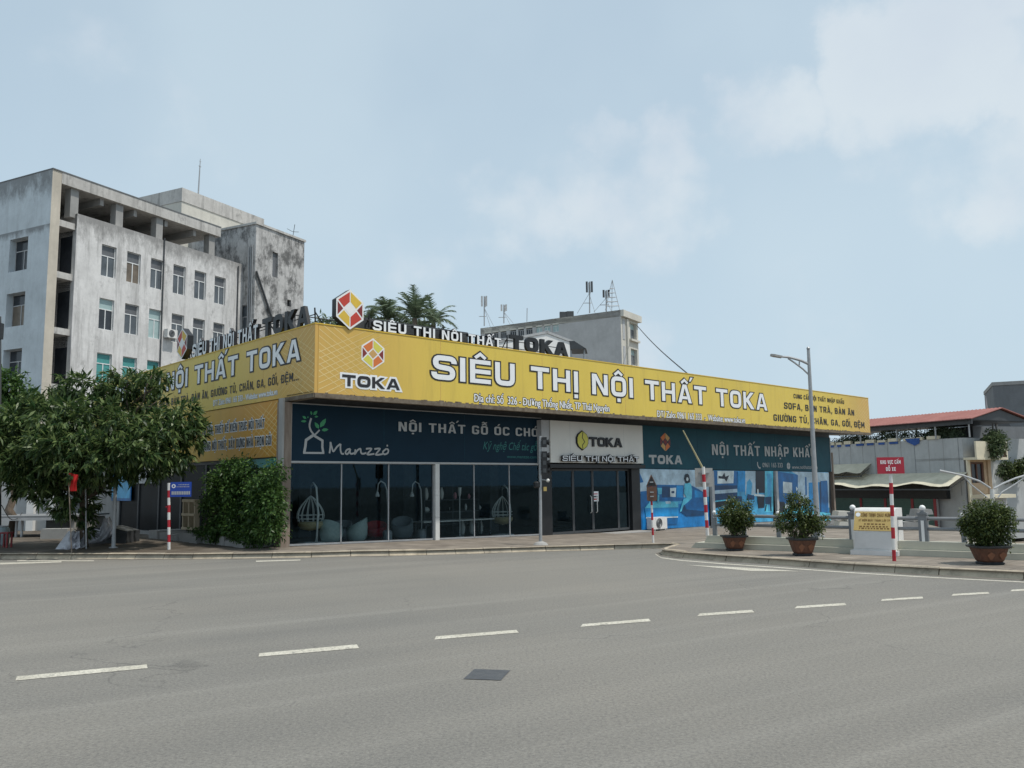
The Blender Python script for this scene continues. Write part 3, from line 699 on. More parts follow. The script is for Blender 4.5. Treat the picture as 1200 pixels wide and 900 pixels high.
for a in (1.2, 3.1, 5.2, 7.4, 9.1, 12, 13.6):
    b = MB(); b.box(FRONT, a, a+1.25, 2.84, 2.9, -2.6-(a % 1), -2.5-(a % 1), 'tube'); b.build('ceiling_bar', shop)  # plain pale bars below the ceiling
b = MB(); b.box(FRONT, -.2, 15.6, -.8, .0, -.04, .1, 'conc')
q0 = len(b.v)
b.v = [tuple(Vector(v)+Vector((0, 0, (fl(max(0, (Vector(v)-C0).dot(rv)))-.03) if v[2] > -.1 else 0))) for v in b.v]; b.build('plinth', shop)
# timber clad corner post
b = MB(); b.box(FRONT, -.30, -.03, -.05, 4.1, -.22, .12, 'wood'); b.box(FRONT, -.34, -.28, 2.3, 4.2, -.05, .17, 'conc'); b.build('corner_post', shop)
# glazing bays
aj = [fp(338.5, 600)[0], fp(400, 600)[0], fp(455.5, 600)[0], fp(508, 600)[0]]; ak = [fp(514, 600)[0], fp(556, 600)[0], fp(597.5, 600)[0], fp(633, 600)[0]]
for s in (aj, ak):
    for x0, x1 in zip(s, s[1:]):
        f = MB()
        for x in (x0+.007, x1-.007): f.box(FRONT, x-.006, x+.006, fl(x), 2.45, -.05, .0, 'greyp')
        f.box(FRONT, x0+.024, x1-.024, 2.40, 2.44, -.05, .0, 'grey'); f.add([FRONT.p(x0+.024, fl(x0), -.05), FRONT.p(x1-.024, fl(x1), -.05), FRONT.p(x1-.024, fl(x1), 0), FRONT.p(x0+.024, fl(x0), 0), FRONT.p(x0+.024, fl(x0)+.05, -.05), FRONT.p(x1-.024, fl(x1)+.05, -.05), FRONT.p(x1-.024, fl(x1)+.05, 0), FRONT.p(x0+.024, fl(x0)+.05, 0)], [(0, 3, 2, 1), (4, 5, 6, 7), (0, 1, 5, 4), (2, 3, 7, 6)], 'grey')
        fo = f.build('shop_window', shop)
        p = MB(); p.face([FRONT.p(x0+.02, fl(x0)+.02, -.025), FRONT.p(x1-.02, fl(x1)+.02, -.025), FRONT.p(x1-.02, 2.42, -.025), FRONT.p(x0+.02, 2.42, -.025)], 'shop'); p.build('pane', fo)
b = MB(); xa, xb = aj[-1]+.02, ak[0]-.02
for z0, z1 in ((fl(xa)-.05, .72), (.725, 1.42), (1.425, 2.44)): b.box(FRONT, xa, xb, z0, z1, -.12, .08, 'silver')
b.build('column', shop)
# recessed entrance
x0, x1 = fp(640, 600, .02)[0], fp(746, 600, .02)[0]; dz = fl(12.5)
b = MB(); b.box(FRONT, ak[-1]+.02, x0+.28, dz-.3, 2.46, -.3, .06, 'dark'); b.build('pillar', shop); b = MB(); b.box(FRONT, x1-.3, 15.5, -.9, 2.46, -.3, .06, 'dark'); b.build('pillar', shop)
box1('lintel', FRONT, x0-.03, x1+.3, 2.30, 2.44, -.1, .30, 'dark', shop)
dxs = [x0+.3, x0+1.55, x0+2.65, x1-1.0, x1-.32]
for i, (p, q) in enumerate(zip(dxs, dxs[1:])):
    f = MB(); z0 = dz+.02
    for x in (p+.03, q-.03): f.box(FRONT, x-.025, x+.025, z0, 2.28, -.12, -.07, 'darkgrey')
    f.box(FRONT, p+.055, q-.055, 2.2, 2.28, -.12, -.07, 'darkgrey'); f.box(FRONT, p+.055, q-.055, z0, z0+.09, -.12, -.07, 'darkgrey')
    fo = f.build('door' if i in (1, 2) else 'side_light', shop)
    m = MB(); m.face([FRONT.p(p+.05, z0+.05, -.095), FRONT.p(q-.05, z0+.05, -.095), FRONT.p(q-.05, 2.22, -.095), FRONT.p(p+.05, 2.22, -.095)], 'shop'); m.build('pane', fo)
    if i in (1, 2):
        hx = q-.16 if i == 1 else p+.16
        h = MB(); h.tube([FRONT.p(hx, .62, -.06), FRONT.p(hx, .66, .0), FRONT.p(hx, 1.22, .0), FRONT.p(hx, 1.26, -.06)], .018, 'silver', 6); h.build('handle', fo)
    if i == 3:
        h = MB(); h.box(FRONT, p+.1, q-.02, z0, 1.35, -.2, -.16, 'roomlight'); h.build('screen_panel', fo)
hx, hz = fp(700, 582, 0)
n = MB(); n.box(FRONT, hx-.16, hx+.16, hz-.18, hz+.2, -.085, -.08, 'letwhite')
for i in range(3): n.box(FRONT, hx-.11, hx+.11, hz-.12+i*.1, hz-.07+i*.1, -.079, -.077, ('red', 'darkgrey', 'pink')[i])
tag(n.build('paper_notice'), 'small white paper notice with red and grey print stuck on the glass door', 'notice')
st = MB()
for i, d in enumerate((1.35, .85)):
    st.box(FRONT, x0-.15, x1+.1, dz-.5, dz-.1+.1*i-.02, .0, d, 'conc')
st.build('entrance_step', shop)
SHADE_PANE = mat('shade_dark_pane', (.008, .010, .012), .45, var=.5, scale=.9, spec=.12)  # opaque dark panes: the shade behind the side glass put into their colour
# long side glazing in shade
side_x = [-13.6, -11.6, -9.6, -7.6, -5.6, -3.7, -2.1, -.4]
sf = MB(); sf.box(SIDE, -16.5, -.35, -.3, .22, -.2, .05, 'conc'); sf.box(SIDE, -16.6, -13.6, .22, 4.25, -.2, .0, 'conc'); sf.build('side_wall', shop)
for p, q in zip(side_x, side_x[1:]):
    f = MB()
    for x in (p+.03, q-.03): f.box(SIDE, x-.028, x+.028, .22, 2.6, -.1, -.02, 'darkgrey')
    f.box(SIDE, p+.06, q-.06, 2.5, 2.6, -.1, -.02, 'darkgrey'); fo = f.build('side_window', shop)
    m = MB(); m.face([SIDE.p(p+.05, .23, -.06), SIDE.p(q-.05, .23, -.06), SIDE.p(q-.05, 2.52, -.06), SIDE.p(p+.05, 2.52, -.06)], SHADE_PANE); m.build('pane', fo)
b = MB(); b.box(SIDE, -2.9, -.42, 2.32, 2.58, .0, .02, 'tealwin'); b.build('blue_awning_strip', shop)
# posts between the printed panels, corner trim
for u in (833, 908.5):
    xx = fp(u, 590)[0]; box1('mural_post', FRONT, xx-.10, xx+.10, fl(xx)-.3, 2.2, .035, .16, 'greyp', shop)
xx = fp(974.5, 570)[0]; box1('end_post', FRONT, xx, xx+.16, -.9, 3.2, -.2, .1, 'wood', shop)
bz = MB(); bz.box(FRONT, 15.6, 32.1, -1.1, -.2, -.3, .03, 'conc'); bz.build('base_wall', shop)

# ---- the yellow billboards
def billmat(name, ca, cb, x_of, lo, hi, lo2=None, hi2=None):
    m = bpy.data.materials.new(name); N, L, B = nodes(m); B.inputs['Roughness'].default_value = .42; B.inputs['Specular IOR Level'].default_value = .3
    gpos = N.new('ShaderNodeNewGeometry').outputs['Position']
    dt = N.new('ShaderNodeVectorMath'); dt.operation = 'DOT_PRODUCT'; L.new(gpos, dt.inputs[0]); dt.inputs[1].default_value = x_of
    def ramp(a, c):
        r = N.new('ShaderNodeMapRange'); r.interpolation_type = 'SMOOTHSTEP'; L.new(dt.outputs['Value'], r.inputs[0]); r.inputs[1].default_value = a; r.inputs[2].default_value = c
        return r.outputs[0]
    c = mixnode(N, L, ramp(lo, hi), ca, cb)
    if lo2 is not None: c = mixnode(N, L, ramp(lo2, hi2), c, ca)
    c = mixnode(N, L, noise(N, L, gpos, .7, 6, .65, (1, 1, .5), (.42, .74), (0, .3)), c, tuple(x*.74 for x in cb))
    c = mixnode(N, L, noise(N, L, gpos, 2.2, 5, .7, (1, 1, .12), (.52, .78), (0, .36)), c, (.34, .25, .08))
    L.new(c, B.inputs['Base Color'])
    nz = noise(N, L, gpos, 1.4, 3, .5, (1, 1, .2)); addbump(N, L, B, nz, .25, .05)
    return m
k0 = C0.dot(rv)
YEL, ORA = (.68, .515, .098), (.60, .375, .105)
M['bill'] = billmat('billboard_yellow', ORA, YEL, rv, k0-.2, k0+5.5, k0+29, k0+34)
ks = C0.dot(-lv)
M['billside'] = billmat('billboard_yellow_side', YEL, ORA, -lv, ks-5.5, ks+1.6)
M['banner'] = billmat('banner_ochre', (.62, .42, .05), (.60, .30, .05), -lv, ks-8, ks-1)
M['ray'] = mat('printed_ray_lines', (.74, .58, .26), .5, var=.05)
FB = Fr(FRONT.p(0, 0, PO), rv, (0, 0, 1), nf)       # front billboard face
SB = Fr(SIDE.p(0, 0, .1), -lv, (0, 0, 1), -rv)
def fb(u, v): return fp(u, v, PO)
def sb(u, v): return sp(u, v, .1)
def line_px(b, fr, fn, body, L0, R0, capL, m, z=.0085, out=None, ow=.0, **kw):
    """a line of lettering between two measured baseline ends; capL = measured top of the first capital"""
    x0, z0 = fn(*L0); x1, z1 = fn(*R0); cap = fn(L0[0], capL)[1]-z0; y0 = (z0+z1)/2
    if out: text(b, fr, body, x0, x1, y0, cap, z-.0025, out, kw.get('bold', 0)+ow, kw.get('space', 1))
    text(b, fr, body, x0, x1, y0, cap, z, m, **kw)
def rays(b, fr, x0, x1, z0, z1, sgn, n=9):
    """bundles of thin printed lines fanning off the corner, clipped to the panel"""
    for i in range(n):
        for slope, zs in ((-.62*sgn, z1-i*.19+.25), (.5*sgn, z0+i*.17-.25)):
            xa = x0 if sgn > 0 else x1; L_ = 2.3-.14*abs(i-4)
            pts = []
            for t in (0, 1):
                x = xa+sgn*L_*t; y = zs+slope*sgn*L_*t; pts.append([x, y])
            (xa_, ya), (xb_, yb) = pts
            def clip(xa_, ya, xb_, yb, lim, lower):
                if (ya < lim) == lower and (yb < lim) == lower: return None
                if (ya < lim) == lower: t = (lim-ya)/(yb-ya); return xa_+(xb_-xa_)*t, lim, xb_, yb
                if (yb < lim) == lower: t = (lim-ya)/(yb-ya); return xa_, ya, xa_+(xb_-xa_)*t, lim
                return xa_, ya, xb_, yb
            c = clip(xa_, ya, xb_, yb, z0+.03, True)
            if c: c = clip(*c, z1-.03, False)
            if not c: continue
            xa_, ya, xb_, yb = c; h = .012; dz = .002+.0004*(i % 4)+(.0016 if slope > 0 else 0)
            b.face([fr.p(xa_, ya-h, dz), fr.p(xb_, yb-h*.4, dz), fr.p(xb_, yb+h*.4, dz), fr.p(xa_, ya+h, dz)], 'ray')
fbb = thing('billboard', 'long yellow billboard over the dark glass shop front facing the street', 'billboard', FB.p(0, ZB, 0))
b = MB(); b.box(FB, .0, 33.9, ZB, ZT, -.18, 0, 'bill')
for x in (4.2, 8.6, 13, 17.4, 21.8, 26.2, 30.4): b.box(FB, x-.006, x+.006, ZB+.01, ZT-.01, -.01, .0025, 'tan')
rays(b, FB, .02, 33.9, ZB, ZT, 1); rays(b, FB, .02, 33.88, ZB, ZT, -1, 7)
b.build('panel', fbb)
b = MB(); b.box(FB, -.1, 33.95, ZB-.13, ZB-.005, -.22, .03, 'rust')
for i in range(150):
    x = random.uniform(.1, 33); b.box(FB, x, x+random.uniform(.03, .16), ZB-.02, ZB+random.uniform(.005, .04), .004, .012, 'rust')
b.build('bottom_rail', fbb)
box1('top_rail', FB, .0, 33.9, ZT, ZT+.03, -.2, .015, 'gold', fbb)
(xa, za), (xc, zc) = fb(507, 446), fb(899, 481); zt = (fb(512, 415)[1]+fb(891, 461)[1])/2; zbm = (za+zc)/2
b = MB(); wide_text(b, FB, 'SIÊU THỊ NỘI THẤT TOKA', xa, xc, zbm+.02, zt-zbm-.04, .006, 'letblack', grow=.045); wide_text(b, FB, 'SIÊU THỊ NỘI THẤT TOKA', xa, xc, zbm+.02, zt-zbm-.04, .014, 'letwhite'); b.build('lettering', fbb)
lx, lz = fb(437, 414.8); l0, _ = fb(423.2, 415); l1, _ = fb(450, 416)
b = MB(); hexlogo(b, FB, lx, lz, l1-l0, fb(437, 396.3)[1]-fb(437, 433.3)[1], .006, ('orange', 'lime', 'maroon', 'tan')); b.build('emblem', fbb)
x0, z0 = fb(399.5, 454); x1, z1 = fb(470, 457.5); zt1 = fb(400, 438)[1]
b = MB(); wide_text(b, FB, 'TOKA', x0+.03, x1-.05, z0+.05, zt1-z0-.06, .006, 'letwhite', grow=.055, stroke=.27, wid=1.12, gap=.13); wide_text(b, FB, 'TOKA', x0+.03, x1-.05, z0+.05, zt1-z0-.06, .014, 'letblack', stroke=.27, wid=1.12, gap=.13); b.build('name_lettering', fbb)
b = MB(); line_px(b, FB, fb, 'Địa chỉ: Số  326 - Đường Thống Nhất, TP Thái Nguyên', (555.5, 470.5), (714, 482.5), 461.5, 'letwhite', out='letblack', ow=.055, bold=.02)
line_px(b, FB, fb, 'ĐT/ Zalo: 0961 165 333  -  Website: www.toka.vn', (770, 488), (873, 496.5), 480.5, 'letwhite', out='letblack', ow=.05, bold=.02); b.build('address_lettering', fbb)
b = MB(); line_px(b, FB, fb, 'CUNG CẤP NỘI THẤT NHẬP KHẨU', (930, 467.5), (989, 472.6), 462.5, 'letblack', bold=.012)
line_px(b, FB, fb, 'SOFA, BÀN TRÀ, BÀN ĂN', (919, 480), (1001, 486), 472.6, 'letblack', bold=.03)
line_px(b, FB, fb, 'GIƯỜNG TỦ, CHĂN, GA, GỐI, ĐỆM', (906.5, 494.2), (1013, 500.5), 486.5, 'letblack', bold=.03); b.build('list_lettering', fbb)

sbb = thing('billboard', 'yellow billboard on the side wall above the tree, turning the corner of the shop', 'billboard', SB.p(0, ZB, 0))
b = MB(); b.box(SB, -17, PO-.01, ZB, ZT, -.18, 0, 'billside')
for x in (-11.5, -8.2, -4.9, -1.5): b.box(SB, x-.006, x+.006, ZB+.01, ZT-.01, -.01, .0025, 'tan')
rays(b, SB, -17, PO-.02, ZB, ZT, -1); b.build('panel', sbb)
box1('top_rail', SB, -17, PO, ZT, ZT+.03, -.2, .015, 'gold', sbb); box1('bottom_rail', SB, -.5, PO, ZB-.12, ZB-.005, -.22, .03, 'rust', sbb)
lay, wt, _ = wide_layout('SIÊU THỊ NỘI THẤT TOKA', 1.); fN = lay[7][0]/wt
xr, zr = sb(352, 424.5); xN, zN = sb(195.5, 456); W_ = (xr-xN)/(1-fN); zb_ = (zr+zN)/2+.0; ht = sb(346, 400)[1]-sb(346, 425.5)[1]
b = MB(); wide_text(b, SB, 'SIÊU THỊ NỘI THẤT TOKA', xr-W_, xr, zb_, ht, .006, 'letblack', grow=.045); wide_text(b, SB, 'SIÊU THỊ NỘI THẤT TOKA', xr-W_, xr, zb_, ht, .014, 'letwhite'); b.build('lettering', sbb)
x1, z1 = sb(350, 446.3); x0, z0 = sb(209, 472.5); body = 'CUNG CẤP SOFA, BÀN TRÀ, BÀN ĂN, GIƯỜNG TỦ, CHĂN, GA, GỐI, ĐỆM...'
vv, _ = glyphs(body); v2, _ = glyphs('CUNG CẤP SOFA, BÀN'); fr_ = v2[:, 0].max()/vv[:, 0].max(); Wt = (x1-x0)/(1-fr_)
b = MB(); text(b, SB, body, x1-Wt, x1, (z0+z1)/2, sb(343, 437)[1]-sb(343, 447)[1], .006, 'letblack', bold=.03)
line_px(b, SB, sb, 'ĐT/ Zalo: 0961 165 333 - Website: www.toka.vn', (250, 474.5), (325, 463.5), 468.5, 'letwhite', out='greyp', ow=.05, bold=.015, z=.008); b.build('list_lettering', sbb)

bn = thing('banner', 'ochre banner with two outlined lines on the side wall below the yellow billboard', 'banner', SIDE.p(-6, 2.6, .06))
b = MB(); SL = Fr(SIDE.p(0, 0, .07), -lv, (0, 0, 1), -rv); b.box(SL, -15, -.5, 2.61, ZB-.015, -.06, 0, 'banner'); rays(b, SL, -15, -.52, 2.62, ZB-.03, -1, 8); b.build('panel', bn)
def sl(u, v): return sp(u, v, .07)
b = MB(); line_px(b, SL, sl, 'TƯ VẤN, THIẾT KẾ KIẾN TRÚC NỘI THẤT', (237, 509.5), (310, 501.5), 500.5, 'letblack', out='letwhite', ow=.07, bold=.025)
line_px(b, SL, sl, 'THI CÔNG NỘI THẤT, XÂY DỰNG NHÀ TRỌN GÓI', (231.5, 528.5), (318, 521.5), 519, 'letblack', out='letwhite', ow=.07, bold=.025); b.build('lettering', bn)

# ---- rooftop letters
def roof_sign(fr, fn, label_l, label_h, hexc, hexw, hext, hexb, T1, T2, side):
    t = thing('rooftop_lettering', label_l, 'rooftop letters', fr.p(0, ZT, 0))
    for body, (L0, R0, top), m, ms, nm, kw in ((T1[0], T1[1:], 'letwhite', 'letblack', 'lettering', dict(stroke=.21, wid=.8, gap=.2)), (T2[0], T2[1:], 'letblack', 'dark', 'name_lettering', dict(stroke=.25, wid=.95, gap=.24))):
        x0, z0 = fn(*L0); x1, z1 = fn(*R0); y0 = ZT+.05; H = (fn(L0[0]+4, top)[1]-y0)*1.08
        b = MB(); wide_text(b, fr, body, x0, x1, y0, H, -.09, ms, thick=.10, mside=ms, grow=.012, **kw)
        if m == 'letwhite': wide_text(b, fr, body, x0, x1, y0, H, .02, m, **kw)
        b.build(nm, t)
    b = MB(); xa, xb = fn(*T1[1])[0], fn(*T2[2])[0]
    for zz in (.12, .36): b.tube([fr.p(xa-.1, ZT+zz, -.2), fr.p(xb+.1, ZT+zz, -.2)], .014, 'dark', 6)
    k = int((xb-xa)/2.4)
    for i in range(k+1):
        x = xa+(xb-xa)*i/k; b.tube([fr.p(x, ZT-.3, -.25), fr.p(x, ZT+.55, -.2)], .022, 'dark', 6); b.tube([fr.p(x, ZT+.45, -.2), fr.p(x, ZT-.3, -.8)], .018, 'dark', 6)
    b.build('support_frame', t)
    if side == 'front': box1('backing_board', fr, fn(418, 380)[0], fn(556, 380)[0], ZT-.1, ZT+.46, -.36, -.32, 'darkgrey', t)
    h = thing('emblem_sign', label_h, 'emblem', fr.p(fn(*hexc)[0], ZT, 0))
    cx, cz = fn(*hexc); b = MB(); hh = fn(hexc[0], hext)[1]-fn(hexc[0], hexb)[1]
    hexlogo(b, fr, cx, cz, hexw, hh, .1, ('red', 'gold', 'maroon', 'white'), depth=.22); b.build('emblem_box', h)
    b = MB(); b.tube([fr.p(cx+.2, ZT-.3, -.14), fr.p(cx+.05, cz, -.13)], .03, 'dark', 6); b.tube([fr.p(cx-.1, ZT-.3, -.5), fr.p(cx, cz, -.13)], .03, 'dark', 6); b.build('bracket', h)
o_ = PO-.05; FT = Fr(FRONT.p(0, 0, o_), rv, (0, 0, 1), nf); ft = lambda u, v: fp(u, v, o_)
roof_sign(FT, ft, 'rooftop row of white and black letters above the street-facing billboard', 'red and gold six-sided emblem box standing on the roof corner', (408, 363.3), ft(424, 364)[0]-ft(392, 362)[0], 340, 387,
          ('SIÊU THỊ NỘI THẤT', (437, 390), (587, 410), 376.5), ('TOKA', (598.5, 410.5), (665.5, 419), 394), 'front')
ST = Fr(SIDE.p(0, 0, .05), -lv, (0, 0, 1), -rv); stf = lambda u, v: sp(u, v, .05)
roof_sign(ST, stf, 'rooftop row of dark backed letters above the side billboard, against the white office block', 'six-sided emblem box seen edge-on above the side billboard, left of its letters', (216.5, 403), stf(222.5, 402)[0]-stf(210.5, 404)[0], 385, 421,
          ('SIÊU THỊ NỘI THẤT', (226, 416.5), (302.5, 396.5), 404), ('TOKA', (307.5, 390.5), (361, 379.5), 375), 'side')
b = MB()                                            # thin guard rail on the roof corner
for x in (.35, 2.0, 3.8): b.tube([FT.p(x, ZT-1.2, -1.9), FT.p(x, ZT+.62, -1.9)], .02, 'darkgrey', 6)
b.tube([FT.p(.35, ZT+.6, -1.9), FT.p(3.8, ZT+.6, -1.9)], .018, 'darkgrey', 6); b.tube([FT.p(.35, ZT+.6, -1.9), FT.p(.35, ZT+.5, -5)], .018, 'darkgrey', 6); b.tube([FT.p(.35, ZT-1.2, -5), FT.p(.35, ZT+.5, -5)], .018, 'darkgrey', 6)
tag(b.build('guard_rail'), 'thin metal guard rail on the roof behind the red emblem box', 'railing')

# ---- fascia signs under the billboard
nv = thing('shop_sign', 'dark navy sign with a tree-house emblem above the glass front', 'shop sign', FRONT.p(5, 2.46, .02))
NF = Fr(FRONT.p(0, 0, .06), rv, (0, 0, 1), nf); nfp = lambda u, v: fp(u, v, .06)
na1 = nfp(634.5, 520)[0]
b = MB(); b.box(NF, .0, na1, 2.47, 4.07, -.08, 0, 'navy')
for x in (3.1, 6.3): b.box(NF, x-.004, x+.004, 2.48, 4.05, -.01, .002, 'teal')
b.build('panel', nv)
b = MB(); b.box(NF, -.06, na1+.06, 2.415, 2.468, -.08, .03, 'letgrey'); b.box(NF, -.06, .0, 2.47, 4.1, -.08, .02, 'grey'); b.box(NF, .0, na1, 4.07, 4.10, -.08, .02, 'grey'); b.build('frame', nv)
b = MB(); line_px(b, NF, nfp, 'NỘI THẤT GỖ ÓC CHÓ', (466.5, 504.5), (630, 512.5), 493.5, 'letgrey', bold=.028, z=.02)
b.build('lettering', nv)
b = MB(); line_px(b, NF, nfp, 'Kỹ nghệ Chế tác gỗ', (566, 526), (630, 528.5), 517, 'letgreen', z=.004, shear=.35); b.build('slogan_lettering', nv)
b = MB(); line_px(b, NF, nfp, 'www.manzzo.com', (594, 536.5), (629, 537.5), 533, 'letgreen', z=.004); b.build('web_lettering', nv)
def pen(b, fr, fn, pts, w, m, z, ref=(332, 470)):
    P = [fn(*p) for p in pts]
    for q in strip(P, w): b.face([fr.p(p[0], p[1], z) for p in q], m)
def bez(pts, n=8):
    out = []; P = [Vector((*p, 0)) for p in pts]
    for i in range(len(P)-1):
        p0, p1, p2, p3 = P[max(i-1, 0)], P[i], P[i+1], P[min(i+2, len(P)-1)]
        for k in range(n):
            t = k/n; v = .5*((2*p1)+(p2-p0)*t+(2*p0-5*p1+4*p2-p3)*t*t+(3*p1-p0-3*p2+p3)*t**3); out.append((v.x, v.y))
    out.append(tuple(P[-1][:2])); return out
k = 1200/140.
Zp = lambda x, y: (330+x/k, 470+y/k)                # measured on an enlarged crop
b = MB()
for pts, w_, dz in (([(318, 342), (245, 392), (237, 460), (226, 520)], .05, .004), ([(318, 342), (410, 398), (408, 460), (418, 520)], .045, .0052), ([(215, 520), (428, 522)], .035, .0064)): pen(b, NF, nfp, [Zp(*p) for p in pts], w_*.8, 'letgrey', dz)
pen(b, NF, nfp, bez([Zp(*p) for p in [(330, 345), (292, 295), (279, 240), (296, 172)]]), .028, 'letgrey', .0076); pen(b, NF, nfp, bez([Zp(*p) for p in [(318, 350), (350, 322), (380, 290)]]), .024, 'letgrey', .0088)
b.build('emblem', nv)
b = MB()
for i, (x0, y0, x1, y1, w_) in enumerate([(385, 265, 445, 175, 22), (375, 278, 332, 212, 18), (400, 292, 470, 285, 16), (248, 178, 208, 150, 12), (250, 202, 192, 203, 12), (318, 140, 358, 98, 16), (328, 158, 368, 155, 10), (302, 140, 292, 100, 10), (262, 172, 264, 152, 6)]):
    d = Vector((x1-x0, y1-y0)); nn = Vector((-d.y, d.x)).normalized()*w_
    pts = [(x0, y0), (x0+d.x*.35+nn.x, y0+d.y*.35+nn.y), (x0+d.x*.7+nn.x*.8, y0+d.y*.7+nn.y*.8), (x1, y1), (x0+d.x*.7-nn.x*.8, y0+d.y*.7-nn.y*.8), (x0+d.x*.35-nn.x, y0+d.y*.35-nn.y)]
    b.face([NF.p(*nfp(*Zp(*p)), .004+i*.0004) for p in pts], 'leaf_print')
b.build('leaf_emblem', nv)
b = MB()
strokes = [[(480, 525), (488, 470), (490, 410)], [(490, 412), (505, 470), (520, 505), (555, 460), (590, 430)], [(592, 430), (590, 480), (600, 525), (625, 530)],
           [(690, 480), (655, 490), (640, 520), (660, 532), (690, 490)], [(690, 482), (684, 515), (700, 530), (735, 520)], [(740, 485), (735, 530), (760, 495), (790, 480), (795, 515), (812, 530), (850, 520)],
           [(845, 480), (900, 480), (860, 535), (930, 530)], [(930, 482), (985, 480), (945, 538), (1015, 532)], [(1050, 480), (1015, 510), (1030, 535), (1065, 520), (1068, 488), (1045, 482)], [(1052, 448), (1066, 448)]]
for i, s_ in enumerate(strokes): pen(b, NF, nfp, bez([Zp(*p) for p in s_], 6), .026, 'letgrey', .004+i*.0011)
b.build('script_lettering', nv)

ws = thing('shop_sign', 'off-white sign with a yellow emblem above the entrance', 'shop sign', FRONT.p(13, 2.46, .3))
WS = Fr(FRONT.p(0, 0, .32), rv, (0, 0, 1), nf); wfp = lambda u, v: fp(u, v, .32)
wx0, wx1 = wfp(645, 515)[0], wfp(753.3, 520)[0]; wz0 = wfp(646, 542)[1]; wz1 = wfp(645, 492.5)[1]
b = MB(); b.box(WS, wx0, wx1, wz0, wz1, -.3, 0, 'offwhite')
for u in (668, 731): x = wfp(u, 515)[0]; b.box(WS, x-.004, x+.004, wz0+.01, wz1-.01, -.01, .0015, 'greyp')
b.build('panel', ws)
box1('side_pillar', WS, wx0-.42, wx0-.03, wz0-.05, wz1, -.3, -.03, 'greyp', ws)
cx, cz = wfp(681.6, 516.2); b = MB(); hw, hh = (wfp(688.5, 516)[0]-wfp(674.5, 516)[0])/2, (wfp(681, 504.5)[1]-wfp(681, 528)[1])/2
hx_ = [(0, hh), (hw*.75, hh*.62), (hw, .1), (hw, -.1), (hw*.75, -hh*.62), (0, -hh), (-hw*.75, -hh*.62), (-hw, -.1), (-hw, .1), (-hw*.75, hh*.62)]
b.prism(WS, [(cx+x, cz+z) for x, z in hx_], .0, .04, 'letblack'); b.prism(WS, [(cx+x*.87, cz+z*.92) for x, z in hx_], .04, .06, 'lime', 'letblack')
for q in strip([(cx+.02, cz+hh*.92), (cx-.03, cz+.1), (cx+.1, cz-.05), (cx-.03, cz-.18), (cx, cz-hh*.92)], .018): b.face([WS.p(*p, .063) for p in q], 'letblack')
b.build('emblem', ws)
x0, z0 = wfp(690, 523.2); x1, _ = wfp(728.3, 524); zt2 = wfp(690, 512)[1]; b = MB(); wide_text(b, WS, 'TOKA', x0, x1, z0, zt2-z0, .002, 'letblack', thick=.05, mside='dark', stroke=.27, wid=1.1, gap=.1); b.build('name_lettering', ws)
x0, z0 = wfp(656.5, 541.2); x1, _ = wfp(746, 542); zt2 = wfp(657, 535)[1]; b = MB(); wide_text(b, WS, 'SIÊU THỊ NỘI THẤT', x0, x1, z0+.03, (zt2-z0), .06, 'letblack', thick=.05, mside='dark', grow=.02, stroke=.2, wid=1.0); wide_text(b, WS, 'SIÊU THỊ NỘI THẤT', x0, x1, z0+.03, zt2-z0, .125, 'letwhite', stroke=.17, wid=1.0); b.build('raised_lettering', ws)

ts = thing('shop_sign', 'dark teal sign with phone and globe icons above the blue furniture pictures', 'shop sign', FRONT.p(24, 2.3, .05))
TS = Fr(FRONT.p(0, 0, .06), rv, (0, 0, 1), nf); tfp = lambda u, v: fp(u, v, .06)
tx0, tx1 = 15.62, tfp(972.5, 530)[0]
b = MB(); b.face([TS.p(tx0, 2.31), TS.p(tx1, 2.17), TS.p(tx1, 3.98), TS.p(tx0, 4.06)], 'teal'); b.box(TS, tx0, tx1, 2.3, 4.0, -.08, -.02, 'teal')
for x in (17.5, 19.6, 21.8, 24, 26.2, 28.4, 30.4): b.box(TS, x-.006, x+.006, 2.32, 4.0, -.01, .002, 'navy')
b.build('panel', ts); box1('edge_trim', TS, tx1+.005, tx1+.1, 2.17, 4.0, -.1, .02, 'grey', ts)
b = MB(); cx, cz = tfp(779.5, 518); hw, hh = tfp(785.5, 518)[0]-tfp(773.5, 518)[0], tfp(779, 505.5)[1]-tfp(779, 530)[1]; hexlogo(b, TS, cx, cz, hw*1.05, hh, .006, ('orange', 'tan', 'maroon', 'maroon'), 'teal')
b.build('emblem', ts)
x0, z0 = tfp(760.5, 543.7); x1, _ = tfp(799.5, 544.2); zt2 = tfp(761, 533)[1]; b = MB(); wide_text(b, TS, 'TOKA', x0, x1, z0, zt2-z0, .004, 'letgrey', stroke=.3, wid=1.05, gap=.12); b.build('name_lettering', ts)
b = MB(); line_px(b, TS, tfp, 'NỘI THẤT NHẬP KHẨU', (834, 532), (955, 537), 519.5, 'letgrey', bold=.03, z=.02); b.build('lettering', ts)
b = MB(); line_px(b, TS, tfp, '0961 165 333', (893.5, 547.3), (917, 548), 542, 'letgrey', bold=.01); line_px(b, TS, tfp, 'www.noithattoka.vn', (928, 549), (958, 550), 544.6, 'letgrey'); 
x, z = tfp(889.5, 545); 
for q in strip(bez([(x-.13, z+.14), (x-.12, z-.02), (x+.0, z-.13), (x+.12, z-.13)], 4), .035): b.face([TS.p(*p, .004) for p in q], 'letgrey')
x, z = tfp(924, 546); b.face([TS.p(x+.17*math.cos(t*.5236), z+.17*math.sin(t*.5236), .004) for t in range(12)], 'letgrey'); b.box(TS, x-.17, x+.17, z-.008, z+.008, .004, .006, 'teal'); b.box(TS, x-.008, x+.008, z-.17, z+.17, .004, .0068, 'teal'); b.build('contact_lettering', ts)

